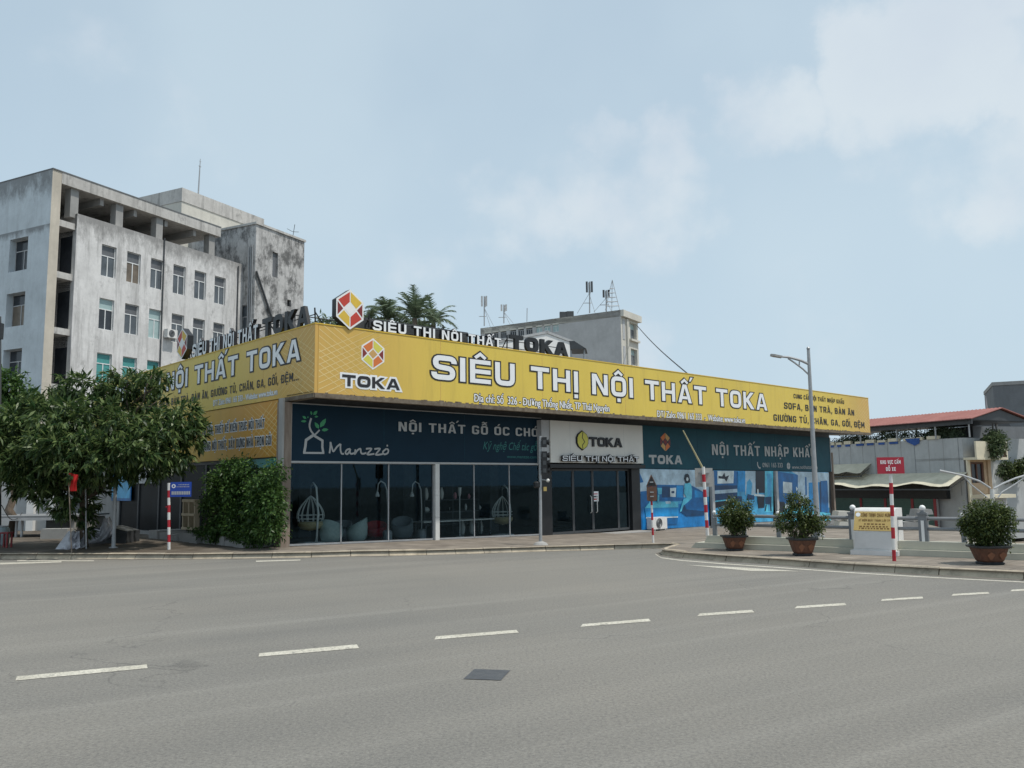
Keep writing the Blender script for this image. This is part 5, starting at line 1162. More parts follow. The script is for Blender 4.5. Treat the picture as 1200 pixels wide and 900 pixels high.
for (p, q) in segs:
    f = MB(); f.tube([RL.p(p+.09, .56, -.2), RL.p(q-.09, .56, -.2)], .036, 'rail', 8); f.tube([RL.p(p+.09, .78, -.2), RL.p(q-.09, .78, -.2)], .038, 'rail', 8); f.build('rail', t)
    k_ = max(2, round((q-p)/.85))
    for i in range(1, k_) if p > .1 else range(0, k_):
        x = p+(q-p)*(i/k_)+(.1 if i == 0 else 0); o = MB(); o.box(RL, x-.045, x+.045, .28, .735, -.255, -.165, 'rail'); bo = o.build('baluster', t)
        if i % 2 == (0 if p < .1 else 1) or p > .1:
            o = MB(); o.ball(RL.p(x, .865, -.2), .045, 'white', 10); o.build('globe', bo, True)
# inscription stone
m0, m1 = ong(1000, 650.5, .12), ong(1063, 646, .12)
P = ong(1024, 650.6, .12); az = math.atan2(dr.x, dr.y); fr = Fr(P, (math.sin(az), math.cos(az), 0), (0, 0, 1), (math.cos(az), -math.sin(az), 0))
t = thing('inscription_stone', 'white block with a tilted gold plaque standing in front of the railing', 'monument', P)
kx = P.y/984.*1.04; b = MB(); b.box(fr, -24*kx, 25.5*kx, .0, .10, -1.0, .06, 'marble'); b.build('base_slab', t)
b = MB(); zt_ = 51*kx; zm = 26*kx
def wedge(x0, x1, m):
    Pf = [(.0, .10), (.0, zm), (-.22, zt_-.05), (-.27, zt_), (-.8, zt_), (-.8, .10)]
    a_ = [fr.p(x0, y, z) for z, y in Pf]; c_ = [fr.p(x1, y, z) for z, y in Pf]; n = len(Pf)
    b.add(a_+c_, [tuple(range(n)), tuple(reversed(range(n, 2*n)))]+[(i, n+i, n+(i+1) % n, (i+1) % n) for i in range(n)], m)
wedge(-21*kx, 22.5*kx, 'whitep'); b.build('block', t)
sl_ = Vector((0, 0, 0)); dn = (fr.p(0, zt_-.05, -.22)-fr.p(0, zm, 0)); hl = dn.length; dn.normalize(); pf = Fr(fr.p(0, zm, 0), fr.x, dn, fr.x.cross(dn))
b = MB(); b.box(pf, -20*kx, 21*kx, .01, hl-.03, .002, .02, 'brass'); pq = b.build('plaque', t)
b = MB(); text(b, pf, 'CÔNG TRÌNH CHÀO MỪNG', -13*kx, 19.5*kx, hl*.68, hl*.17, .023, 'brasstext', bold=.03)
text(b, pf, 'KỶ NIỆM NGÀY THÀNH LẬP TP', -15*kx, 18*kx, hl*.46, hl*.10, .023, 'brasstext', bold=.02)
for y, x0, x1 in ((.30, -9, 14), (.18, -14, 16), (.09, -14, 16)):
    x = x0*kx
    while x < x1*kx: q = random.uniform(.02, .06); b.box(pf, x, x+q, hl*y, hl*y+.03, .021, .0225, 'brasstext'); x += q+.025
b.face([pf.p(-16.3*kx+.05*math.cos(i*.5236), hl*.78+.05*math.sin(i*.5236), .0235) for i in range(12)], 'letwhite'); b.build('lettering', pq)
b = MB(); b.box(fr, -19*kx, 20*kx, .14, zm-.03, .002, .012, 'marble'); b.build('marble_facing', t)

# potted bonsai
def bonsai(u, v, label, rimpx, hpx, crowns, nleaf):
    P = ong(u, v, .12); k = P.y/984.*1.0; t = thing('potted_bonsai', label, 'potted plant', P, 'bonsai pots along the railing')
    h = hpx*k; r_ = rimpx*k/2
    b = MB(); b.lathe(P, [(r_*.62, .0), (r_*.66, h*.1), (r_*.58, h*.14), (r_*.66, h*.22), (r_*.9, h*.88), (r_*1.02, h*.92), (r_*1.05, h), (r_*.9, h), (r_*.86, h*.9), (.01, h*.86)], 'pot', 24, sq=4)
    po = b.build('pot', t)
    b = MB(); b.lathe(P+Vector((0, 0, -.001)), [(r_*.64, 0), (r_*.68, h*.1), (r_*.60, h*.145)], 'potdark', 24, sq=4); b.lathe(P+Vector((0, 0, h*.885)), [(r_*.92, 0), (r_*1.04, h*.03), (r_*1.075, h*.12), (r_*.93, h*.122)], 'potdark', 24, sq=4); b.build('glazed_rim', po)
    b = MB()
    for s in (-1, 1):
        for kx_ in (-.3, .3):
            ff = Fr(P+Vector((0, -r_*.80, h*.5)), (1, 0, 0), (0, -.2, .98), (0, -1, -.2))
            c_ = [(kx_*r_*1.15+r_*.2*math.cos(q)*(1+.25*math.sin(3*q)), h*.19*math.sin(q)*(1+.2*math.cos(4*q))) for q in [i*.3927 for i in range(16)]]
            if s > 0: b.face([ff.p(*q, .015) for q in c_], 'potmark')
    b.build('relief', po)
    b = MB(); top = P+Vector((0, 0, h)); cc = [(atdepth(cu, cv, P), rr*k) for cu, cv, rr, _ in crowns]; root = up(P, z=h*.85)
    for c_, rr in cc: limb(b, root+Vector((random.uniform(-.05, .05), random.uniform(-.05, .05), 0)), c_, .045, .014, 'bark', 6, .2)
    b.build('trunk', t, True)
    bl = [(tuple(c_), (rr, rr*.95, rr*cr[3])) for (c_, rr), cr in zip(cc, crowns)]
    for c_, rr in cc:
        for _ in range(5): d_ = Vector(tuple(rng.normal(0, 1, 3))).normalized(); bl.append((tuple(c_+d_*rr*.95), (rr*.26, rr*.26, rr*.22)))
    pp, dd = blob_points(bl, nleaf, .5); leaf_mesh('crown', pp, dd, 9, .058, .016, 'leaf3', t, droop=.25, jitter=.04)
    return t, P
bonsai(861, 645, 'round clipped bonsai in a terracotta pot, smallest and farthest of the three', 28, 17, [(862, 603, 18, .85), (855, 607, 12, .8), (870, 607, 12, .8), (862, 618, 10, 1)], 700)
_, Pb = bonsai(941, 651, 'tiered cloud-pruned bonsai in a terracotta pot, before the bedroom poster', 31, 20, [(937, 588, 12, .55), (936, 602, 15, .55), (918, 614, 11, .6), (956, 613, 13, .6), (938, 621, 13, .9), (944, 612, 10, .7)], 620)
bonsai(1160, 661, 'large loose round bonsai in a terracotta pot under the twin-armed lamp', 39, 21, [(1157, 607, 24, .85), (1148, 613, 18, .8), (1170, 612, 18, .8), (1158, 628, 15, .8), (1140, 630, 6, 1), (1172, 634, 8, .9)], 1050)

# ------------------------------------------------------------------ white office block on the left
AB = R(26.5); W0 = ony(62, 198, 50); W0.z = 0
rb = Vector((math.sin(AB), math.cos(AB), 0)); lb = Vector((-math.cos(AB), math.sin(AB), 0)); nb = -lb
BF = Fr(W0, rb, (0, 0, 1), nb); BL = Fr(W0, -lb, (0, 0, 1), -rb)
blk = thing('office_block', 'stained white office block with a flat roof slab over an open top floor', 'building', W0+rb*6)
wx = [3.65+1.93*i for i in range(6)]; rows = [(15.56, 17.66), (12.05, 14.09), (8.55, 10.5), (5.0, 6.95)]
def window(parent, fr, x0, x1, y0, y1, depth, glass, trans, parts=2, frame='whiteframe', transom=None, tm=None):
    f = MB(); t_ = .045; yt = transom if transom else y0+(y1-y0)*.66
    for a, c, d, e in ((x0, x0+t_, y0, y1), (x1-t_, x1, y0, y1), (x0+t_, x1-t_, y0, y0+t_), (x0+t_, x1-t_, y1-t_, y1), (x0+t_, x1-t_, yt-.03, yt+.03)): f.box(fr, a, c, d, e, -depth-.06, -depth, frame)
    w_ = (x1-x0)/parts
    for i in range(1, parts): f.box(fr, x0+w_*i-.03, x0+w_*i+.03, y0+t_, yt-.03, -depth-.06, -depth+.004, frame)
    fo = f.build('window', parent)
    p = MB(); p.face([fr.p(x0+t_, y0+t_, -depth-.03), fr.p(x1-t_, y0+t_, -depth-.03), fr.p(x1-t_, yt-.02, -depth-.03), fr.p(x0+t_, yt-.02, -depth-.03)], glass)
    p.face([fr.p(x0+t_, yt+.02, -depth-.031), fr.p(x1-t_, yt+.02, -depth-.031), fr.p(x1-t_, y1-t_, -depth-.031), fr.p(x0+t_, y1-t_, -depth-.031)], trans); p.build('pane', fo)
M['paneblue'] = mat('grey_glazing', (.10, .115, .13), .12, var=.35, scale=.9); M['panedark'] = mat('dark_glazing', (.035, .04, .048), .12, var=.4, scale=.8); M['panebrown'] = mat('brown_curtain_glazing', (.16, .13, .10), .3, var=.3, scale=2)
M['shade_pane'] = mat('shade_dark_pane', (.010, .012, .014), .12, var=.4, scale=.7)
M['transom'] = mat('grey_transom', (.13, .135, .145), .4, var=.2)
b = MB(); holes = [(x, x+1.1, y0, y1) for x in wx for y0, y1 in rows]
holed(b, BF, 1.8, 16.2, .0, 19.17, holes, 'wall', .2)
b.box(BF, 1.8, 16.2, 18.2, 19.165, -.25, -.002, 'fascia')                     # parapet of the open floor, darkened band
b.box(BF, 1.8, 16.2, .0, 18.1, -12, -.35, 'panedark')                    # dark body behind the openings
LH = [(-1.35, -.45, y0-.2, y1) for y0, y1 in rows]
LF = Fr(BF.p(1.8, 0, 0), -lb, (0, 0, 1), -rb)
lh = [(-1.5, -.35, y0-.25, y1+.1) for y0, y1 in rows]
holed(b, LF, -12, 0, 0, 19.17, lh, 'wall', .2)
b.build('wall', blk)
fillers = ['paneblue', 'panebrown', 'paneblue', 'paneblue', 'panedark', 'paneblue']; n = 0
for j, (y0, y1) in enumerate(rows):
    for i, x in enumerate(wx):
        if j == 0: gl, tr_ = ('panebrown' if i == 1 else 'paneblue'), 'transom'
        elif j == 1: gl, tr_ = (('palewin', 'palewin') if i in (2,) else ('panedark', 'palewin') if i == 0 else ('paneblue', 'transom'))
        else: gl, tr_ = 'tealwin', 'tealwin'
        window(blk, BF, x+.005, x+1.095, y0+.005, y1-.005, .13, gl, tr_)
    sillb = MB()
for j, (a, c, d, e) in enumerate(lh): window(blk, LF, a+.01, c-.01, d+.01, e-.01, .15, ['panebrown', 'paneblue', 'tealwin', 'tealwin'][j], ['panedark', 'paneblue', 'tealwin', 'tealwin'][j], 1, 'greyp')
# end wall fin with windows
b = MB(); fh = [(-3.86, -2.03, y0-.1, y1) for y0, y1 in ((15.5, 17.52), (11.98, 14.01), (8.4, 10.45), (4.9, 6.9))]
fh += [(-3.86-5.2, -2.03-5.2, y0, y1) for (_, _, y0, y1) in fh]
holed(b, BL, -13, 0, .0, 21.49, fh, 'wallshade', .45)
b.box(BF, .002, .62, .0, 21.49, -.5, -.0, 'beige'); b.box(BF, .46, .62, .0, 21.48, -13, -.51, 'wall'); b.build('end_wall', blk)
for k_, (a, c, d, e) in enumerate(fh): window(blk, BL, a+.01, c-.01, d+.01, e-.01, .4, 'panedark' if k_ != 1 else 'panebrown', 'panedark', 2, 'greyp')
b = MB()
for y0, y1 in rows[:3]: b.box(BF, .625, 1.78, y0-.75, y0-.35, -2.2, -.15, 'fascia'); b.box(BF, .625, 1.78, y0-.35, y1+.5, -2.4, -2.25, 'panedark')
b.box(BF, .625, 1.78, 18.1, 18.5, -2.2, -.15, 'fascia'); b.build('landing', blk)
# roof slab on columns
b = MB(); b.box(BF, .625, 13.75, 20.76, 21.49, -12, .02, 'fascia'); b.box(BF, -.02, 13.78, 21.492, 21.56, -12, .05, 'darkwall')
for x in (3.6, 6.2, 8.8, 11.4): b.box(BF, x, x+.25, 20.3, 20.758, -12, -.3, 'conc')
b.build('roof_slab', blk)
for u in (85, 138.5, 186, 248):
    P = onplane(u, 260, W0+lb*.3, AB)-W0; x = P.dot(rb); box1('column', BF, x-.28, x+.28, 18.9, 20.755, -.75, -.2, 'conc', blk)
b = MB(); b.box(BF, 2.2, 15.8, 17.9, 18.15, -12, -.3, 'conc'); b.box(BF, 2.2, 14.0, 18.2, 20.7, -7.2, -7.0, 'room'); b.build('open_floor', blk)
# drain pipe
for x, z0_, z1_ in ((BF and (onplane(191.5, 300, W0, AB)-W0).dot(rb), 2., 19.3), (15.6, 9, 18.9)):
    b = MB(); b.tube([BF.p(x, z0_, .07), BF.p(x, z1_, .07)], .05, 'darkgrey', 8); b.build('drain_pipe', blk)
# stair tower sticking out at the right end
TX0 = 16.2; TP = (onplane(299.5, 300, W0+rb*TX0, AB-math.pi/2)-W0).dot(nb); TT = 23.0
TFr = Fr(W0+nb*TP, rb, (0, 0, 1), nb)
def tpx(u, v): P = onplane(u, v, TFr.o, AB)-W0; return P.dot(rb), P.z
tw = tpx(356.5, 300)[0]; TT = tpx(300, 262.5)[1]
tower = thing('stair_tower', 'blackened stair tower at the right end of the white office block', 'building', TFr.p((TX0+tw)/2, 0, -3))
b = MB(); x0, z0 = tpx(319, 324); x1, z1 = tpx(326, 297); x2, z2 = tpx(336.5, 358.5); x3, z3 = tpx(341, 352)
holed(b, TFr, TX0, tw, 0, TT, [(x0, x1, z0, z1), (x2, x3, z2, z3)], 'tower', .25)
TL = Fr(W0+rb*TX0, -lb, (0, 0, 1), -rb); lhx = [(TP-2.15+.3, TP-.75, zz, zz+2.7) for zz in (13.2, 9.4, 5.5)]
holed(b, TL, -8, TP, 0, TT, lhx, 'tower', .2)
b.face([TFr.p(TX0, TT, 0), TFr.p(tw, TT, 0), TFr.p(tw, TT, -9), TFr.p(TX0, TT, -9)], 'fascia'); b.face([TFr.p(tw, 0, 0), TFr.p(tw, 0, -9), TFr.p(tw, TT, -9), TFr.p(tw, TT, 0)], 'tower')
b.box(TFr, TX0+.3, tw-.3, .0, TT-.2, -8.5, -.3, 'panedark'); b.build('wall', tower)
b = MB(); b.box(TFr, TX0-.1, tw+.1, TT+.002, TT+.18, -8.2, .1, 'fascia'); b.build('roof_edge', tower)
b = MB(); b.box(TFr, x0+.01, x1-.01, z0+.01, z1-.01, -.2, -.16, 'transom'); b.build('vent_louvre', tower)
for a, c, d, e in lhx: window(tower, TL, a+.01, c-.01, d+.01, e-.01, .12, 'paneblue', 'paneblue', 2, 'greyp')
for x in (TP-.25, TP-.42, TP-.6): 
    b = MB(); b.tube([TL.p(x, 6, .08), TL.p(x, TT-1.6, .08)], .05, 'grey', 6); b.build('drain_pipe', tower)
b = MB(); q0, q1 = tpx(299, 318), tpx(317, 372); b.tube([TFr.p(q0[0], q0[1], .12), TFr.p(q1[0], q1[1], .12)], .09, 'darkgrey', 6); b.build('sloping_pipe', tower)
# penthouse behind
PD = 6.0; PFr = Fr(W0+lb*PD, rb, (0, 0, 1), nb)
def ppx(u, v): P = onplane(u, v, PFr.o, AB)-W0; return P.dot(rb), P.z
px0, pz = ppx(213.5, 220); px1, _ = ppx(308.5, 258)
pent = thing('roof_house', 'weathered block house on the roof of the white office block behind the slab', 'building', PFr.p((px0+px1)/2, 18, -4))
b = MB(); b.box(PFr, px0, px1, 17.5, pz-1.15, -9, 0, 'farcream'); b.build('wall', pent); b = MB(); b.box(PFr, px0-.05, px1+.05, pz-1.14, pz, -9.05, .06, 'fascia'); b.build('parapet', pent)
P = onplane(232.3, 227, PFr.o-nb*.4, AB); P.z = pz-.1; tp = ony(234.8, 186, P.y); b = MB(); b.tube([P, P.lerp(tp, .75), tp], [.07, .05, .02], 'grey', 8); b.tube([P.lerp(tp, .8)+rb*-.12, P.lerp(tp, .8)+rb*.12], .03, 'grey', 6); b.tube([P.lerp(tp, .93)+rb*-.1, P.lerp(tp, .93)+rb*.1], .02, 'grey', 6); tag(b.build('roof_antenna'), 'tall thin mast on the roof house of the white office block', 'antenna')
P = TFr.p(tw-.8, TT+.18, -.6); b = MB(); q = ony(345.5, 263, P.y); b.tube([P, q], .025, 'darkgrey', 6); 
for d_ in (-1, 1): b.tube([P+Vector((0, 0, .6)), P+Vector((d_*.5, .1, .75-.15*d_))], .02, 'darkgrey', 6)
tag(b.build('roof_antenna'), 'small crooked television antenna on the blackened stair tower', 'antenna')
for u, v in ((220, 250), (249, 261)):
    pass
P = onplane(197.5, 395, W0, AB)-W0; ac_unit(BF, P.dot(rb)-.45, P.dot(rb)+.4, P.z-.1, P.z+.5, .42, 'air conditioner unit hung on the white office block beside its drain pipe')

# ------------------------------------------------------------------ slab block with antennas behind the shop
OP = ony(727, 363, 110); az1, az2 = R(-57.8), R(32.2)
OL = Fr(Vector((OP.x, OP.y, 0)), (-math.sin(az1), -math.cos(az1), 0), (0, 0, 1), (-math.cos(az1)*1, math.sin(az1), 0))
OL.z = Vector((-math.cos(math.pi/2-0), 0, 0)) if False else OL.x.cross(OL.y)
ORt = Fr(Vector((OP.x, OP.y, 0)), (math.sin(az2), math.cos(az2), 0), (0, 0, 1), (math.cos(az2), -math.sin(az2), 0))
OH = 24.6; ob_ = thing('slab_block', 'pale grey slab building with rooftop antennas behind the furniture shop', 'building', (OP.x, OP.y, 0))
rowz = [(22.7, 23.95)]
xs_ = [-22.0+1.0+i*2.15 for i in range(7)]
xs_ = [(-x0_, -x0_+w_) for x0_, w_ in ((20.9, 1.5), (18.6, 1.5), (16.6, 1.5), (14.4, 1.3), (12.8, 1.3), (10.6, 1.4), (8.9, 1.4))]
def opx(u, v): P = onplane(u, v, OL.o, az1)-OL.o; return P.dot(OL.x), P.z
wpx = [(568, 575.5), (577, 584), (586.5, 593.5), (597.5, 605), (607, 614), (616.5, 624), (628, 635.5), (637.5, 645), (647.5, 655)]
b = MB(); xs_ = [(opx(p, 390)[0], opx(q, 390)[0]) for p, q in wpx]
holed(b, OL, -22.6, 0, 0, OH, [(p, q, y0, y1) for p, q in xs_ for y0, y1 in rowz[:1]], 'farwall', .3)
xs2 = [(.6, 1.5), (2.4, 3.9)]; rz2 = [(21.9-3.6*i, 23.4-3.6*i) for i in range(3)]
holed(b, ORt, 0, 5.6, 0, OH-.9, [(3.0, 5.1, y0-.8, y1) for y0, y1 in rz2], 'farcream', .6)
b.face([ORt.p(5.6, 0, 0), ORt.p(5.6, 0, -22.6), ORt.p(5.6, OH-.9, -22.6), ORt.p(5.6, OH-.9, 0)], 'farwall'); b.box(ORt, .8, 5.3, 0, OH-.5, -22, -.8, 'panedark')
b.box(ORt, 1.55, 1.95, 0, OH-1, .0, .25, 'farcream'); b.build('wall', ob_)
b = MB(); b.box(ORt, -.0, 6.0, OH-.88, OH, -22.6, .45, 'farcream'); b.build('roof', ob_)
for i, (p, q) in enumerate(xs_): window(ob_, OL, p+.01, q-.01, rowz[0][0]+.01, rowz[0][1]-.01, .12, 'panedark' if i < 6 else 'palewin', 'panedark' if i < 6 else 'palewin', 3 if i < 6 else 2, 'greyp' if i < 6 else 'whiteframe')
for y0, y1 in rz2: window(ob_, ORt, 3.01, 5.09, y0-.79, y1-.01, .4, 'paneblue', 'palewin', 3, 'greyp')
for y0, y1 in rz2: box1('balcony_slab', ORt, 2.6, 5.5, y0-1.1, y0-.82, .0, .35, 'farcream', ob_)
b = MB(); Pr = ORt.p(.5, 0, .03)
for y0, y1 in rz2[:2]: b.box(ORt, .5, 1.2, y0-1.2, y1, .002, .05, 'greyp')
b.build('shaft_panel', ob_)
def celltower(u, v0, v1, label, Y, panels=True, lattice=False):
    P, q = ony(u, v0, Y), ony(u, v1, Y); t = thing('roof_antenna', label, 'antenna', P, 'antennas on the far slab roof'); h = q.z-P.z
    b = MB()
    if lattice:
        for dx, dy in ((-.6, -.3), (.6, -.3), (0, .6)): b.tube([P+Vector((dx*1.6, dy, 0)), q], .04, 'grey', 5)
        for i in range(1, 6): z = h*i/7; k_ = (1-i/7)*1.08; b.tube([P+Vector((-k_, -.3*k_, z)), P+Vector((k_, -.3*k_, z)), P+Vector((0, .6*k_, z))], .04, 'grey', 5, closed=True)
    else:
        b.tube([P, q], .09, 'grey', 6); b.tube([P+Vector((-1.7 if u > 680 else 1.4, 0, 0)), P+Vector((0, 0, h*.62))], .03, 'grey', 5); b.tube([P+Vector((.9, 1, 0)), P+Vector((0, 0, h*.62))], .03, 'grey', 5); b.tube([P+Vector((-.8, 0, h*.32)), P+Vector((.3, 0, h*.32))], .05, 'grey', 5)
    b.build('mast', t)
    if panels:
        for k_, (dx, dy) in enumerate(((-.32, -.2), (.36, -.25), (.1, .4))):
            o = MB(); c_ = P+Vector((dx, dy, h*.82)); o.box(Fr(c_, (1, 0, 0), (0, 0, 1), (0, -1, 0)), -.13, .13, -h*.17, h*.17, -.1, .1, 'greyp' if u < 600 else 'darkgrey'); o.build('panel_antenna', t)
celltower(567.5, 382, 347, 'leftmost cluster of panel antennas on the far slab roof', 125); celltower(590.5, 379, 357, 'short panel antenna mast second from left on the far slab roof', 123)
celltower(691, 367, 330, 'tall panel antenna mast with guy wires on the far slab roof', 113); celltower(710.5, 365.5, 340, 'slimmer panel antenna mast beside the lattice spire on the far roof', 112)
celltower(717.5, 364, 328, 'pointed lattice spire at the right end of the far slab roof', 111.5, False, True)
P = ony(617.5, 377, 118); b = MB(); b.tube([P, ony(617.8, 361, 118)], .06, 'grey', 5); tag(b.build('roof_antenna'), 'single short rod in the middle of the far slab roof', 'antenna')
b = MB()
for u, v in ((660, 370), (668, 369.4)): P = ony(u, v, 116); b.box(Fr(P, (1, 0, 0), (0, 0, 1), (0, -1, 0)), -.5, .5, -.3, .5, -.4, .4, 'darkgrey')
b.build('vent_block', ob_)
b = MB(); p0, p1 = ony(746, 381, 112), FB.p(fb(800, 437)[0], ZT+.05, -.2); p1 = ony(812, 443, 60)
b.tube([p0.lerp(p1, i/16)-Vector((0, 0, .3*math.sin(math.pi*i/16))) for i in range(17)], .05, 'wire', 5); tag(b.build('overhead_cable'), 'single cable sloping down from the far slab building behind the billboard', 'cable')
# white gabled house and small canopy in between
P = ony(633, 418, 70); ga = R(62); f_ = Fr(Vector((P.x, P.y, 0)), (math.sin(ga), math.cos(ga), 0), (0, 0, 1), (math.cos(ga), -math.sin(ga), 0))
def gpx(u, v): q = onplane(u, v, f_.o, ga)-f_.o; return q.dot(f_.x), q.z
wh = thing('white_house', 'white gabled house showing between the rooftop letters', 'building', f_.o)
gx = [gpx(582, 402), gpx(641, 391), gpx(668, 401)]
b = MB(); b.prism(f_, [(gx[0][0], 0), (gx[2][0], 0), gx[2], gx[1], gx[0]], -8, 0, 'white'); 
b.build('wall', wh); b = MB()
for p, q in ((gx[0], gx[1]), (gx[1], gx[2])):
    pts = strip([p, q], .10, False, .2)[0]; b.prism(f_, [(x, y+.12) for x, y in pts], -8.2, .08, 'greyp')
b.build('roof', wh)
cp = thing('roof_canopy', 'small dark sheet canopy on thin legs beside the last rooftop letter', 'canopy', ony(676, 421, 45)); P = ony(676, 421, 45)
b = MB(); pts = [ony(667, 399.5, 45), ony(673, 399.5, 45), ony(687, 408.5, 45), ony(668, 409, 45)]; bk = [p+Vector((.3, 2.5, .1)) for p in pts]; b.face(pts, 'darkgrey'); b.face([pts[1], pts[2], bk[2], bk[1]], 'darkgrey'); b.face([pts[3], pts[2], bk[2], bk[3]], 'dark'); b.face([pts[0], pts[1], bk[1], bk[0]], 'dark'); b.build('roof', cp)
for u in (669, 684.5): p_ = ony(u, 409, 45.3); b = MB(); b.tube([p_, p_-Vector((0, 0, 3.0))], .05, 'grey', 6); b.build('leg', cp)

# ------------------------------------------------------------------ buildings on the right beyond the railing
WP = ony(1127, 513, 60); azr = R(-27); RWf = Fr(Vector((WP.x, WP.y, 0)), (-math.sin(azr), -math.cos(azr), 0), (0, 0, 1), (-math.cos(azr), math.sin(azr), 0)); GB = -2.7
def rpx(u, v, out=0.): P = onplane(u, v, RWf.o+RWf.z*out, azr)-RWf.o; return P.dot(RWf.x), P.z
rw = thing('terrace_building', 'long grey-walled building with a roof terrace beyond the railing', 'building', RWf.p(-6, GB, -3))
b = MB(); b.box(RWf, -16, 0, GB, 4.6, -8, 0, 'greywall'); b.build('wall', rw)
b = MB()
for i in range(13): x = -14.6+1.19*i; b.box(RWf, x-.015, x+.015, .5, 4.58, .0, .012, 'darkwall' if i % 3 == 0 else 'conc')
b.build('wall_joint', rw)
b = MB(); x = -12.2
while x < -2.5:
    q = random.uniform(.4, 1.0); b.box(RWf, x, x+q, 4.605, 4.82+random.uniform(-.05, .05), -.2, .08, 'cream'); b.box(RWf, x+.1, x+q-.1, 4.42, 4.6, .01, .05, 'bluetarp') if x < -5 else None; x += q+random.uniform(.1, .5)
b.build('coping_sheet', rw)
b = MB(); b.face([RWf.p(x, z, .09+.03*math.sin(i*2)) for i, (x, z) in enumerate([(-4.6, 4.75), (-3.3, 4.75), (-3.4, 4.35), (-3.8, 4.2), (-4.4, 4.5)])], 'bluetarp'); b.build('hanging_tarp', rw)
e0_, e1_ = rpx(1151, 491.5, -.2), rpx(1000, 501.5, -.2); ez = (e0_[1]+e1_[1])/2; ex0, ex1 = -17, rpx(1144.5, 491, -.2)[0]
t = thing('terrace_roof', 'red sheet-metal gable roof on posts over the roof terrace', 'roof', RWf.p((ex0+ex1)/2, 4.6, -3))
rz_ = rpx(1156, 480, -3.2)[1]; xr_ = ex1+.0
b = MB()
for z0_, z1_, d0, d1 in ((ez, rz_, .35, -3.2), (ez, rz_, -7.0, -3.2)):
    b.add([RWf.p(ex0, z0_, d0), RWf.p(ex1, z0_, d0), RWf.p(ex1, z1_, d1), RWf.p(ex0, z1_, d1), RWf.p(ex0, z0_+.06, d0), RWf.p(ex1, z0_+.06, d0), RWf.p(ex1, z1_+.06, d1), RWf.p(ex0, z1_+.06, d1)], [(0, 1, 2, 3), (4, 5, 6, 7), (0, 1, 5, 4), (1, 2, 6, 5), (3, 0, 4, 7)], 'roofred')
n = 60
for i in range(n): x = ex0+(ex1-ex0)*(i+.5)/n; b.add([RWf.p(x-.02, ez+.062, .35), RWf.p(x+.02, ez+.062, .35), RWf.p(x+.02, rz_+.062, -3.2), RWf.p(x-.02, rz_+.062, -3.2), RWf.p(x, ez+.10, .35), RWf.p(x, rz_+.10, -3.2)], [(0, 4, 5, 3), (1, 2, 5, 4)], 'roofred')
b.build('roof_sheet', t)
b = MB(); b.box(RWf, ex0, ex1-.05, ez-.35, ez-.02, .2, .3, 'darkgrey'); b.face([RWf.p(ex1-.2, ez-.1, .5), RWf.p(ex1-.2, ez-.1, -6.9), RWf.p(ex1-.2, rz_-.1, -3.2)], 'darkgrey'); b.face([RWf.p(ex0, ez-.05, .5), RWf.p(ex1-.1, ez-.05, .5), RWf.p(ex1-.1, ez-.05, -6.9), RWf.p(ex0, ez-.05, -6.9)], 'dark'); b.build('roof_frame', t)
for x in (-12, -8.6, -5.2, ex1-3.0, ex1-.35): 
    for d in (.2, -6.5): b = MB(); b.tube([RWf.p(x, 4.6, d), RWf.p(x, ez-.02, d)], .06, 'grey', 6); b.build('post', t)
# terrace planting: low plants behind the parapet
for i, (x, h_, c_) in enumerate(((-11.5, .8, 'palm'), (-8.8, .9, 'fartree'), (-6.4, .85, 'palm'), (-4.2, 1.0, 'fartree'), (-1.6, .95, 'palm'))):
    bl = [(tuple(RWf.p(x+random.uniform(-1.2, 1.2), 4.7+random.uniform(.0, h_*.6), -.8)), (.7, .5, .38)) for _ in range(5)]; pp, dd = blob_points(bl, 240, .3)
    o = leaf_mesh('terrace_plant', pp, dd, 7, .15, .04, c_, None, .2, jitter=.1); tag(o, ['low shrub on the terrace just right of the yellow billboard', 'green shrub behind the grey wall near the left terrace post', 'dark shrub in the middle of the roof terrace', 'tall green shrub right of the middle of the terrace', 'shrub at the right end of the terrace by the last post'][i], 'plant', 'shrubs on the roof terrace')
# two sagging awnings and the shuttered stalls
def awning(label, x0, x1, zt, zb, out, wav, m='awn', d0=0.):
    t = thing('awning', label, 'awning', RWf.p((x0+x1)/2, zb, out/2)); b = MB(); n_ = 22
    rows_ = []
    for j in range(5):
        rows_.append([RWf.p(x0+(x1-x0)*i/n_, zt+(zb-zt)*j/4-(.10*math.sin(i*1.3)+.10*math.sin(i*.55+1))*wav*(j/4), d0+(out-d0)*j/4+.02) for i in range(n_+1)])
    b.add([p for r_ in rows_ for p in r_], [(j*(n_+1)+i, j*(n_+1)+i+1, (j+1)*(n_+1)+i+1, (j+1)*(n_+1)+i) for j in range(4) for i in range(n_)], m)
    b.build('sheet', t, True); b = MB(); b.box(RWf, x0, x1, zb-.32, zb-.22, out-.15, out-.08, 'darkgrey')
    for i in range(5): x = x0+.2+(x1-x0-.4)*i/4; b.tube([RWf.p(x, zb-.3, out-.1), RWf.p(x, zt-.4, d0+.03)], .03, 'darkgrey', 5)
    b.build('frame', t)
awning('short cream awning high on the grey wall beside the shop end', -15.5, rpx(1024, 550)[0]-.2, 3.0, 2.25, 1.3, .5); awning('long sagging cream awning over the shuttered stalls', -15.5, .3, 2.15, 1.22, 2.2, .9)
stl = thing('market_stalls', 'row of shuttered stalls with dark red posts below the long awning', 'stalls', RWf.p(-7, GB, .3)); sx = [-15.4, rpx(1009.5, 600, .5)[0], rpx(1038, 600, .5)[0], rpx(1069.5, 600, .5)[0], rpx(1096, 600, .5)[0], -1.9]
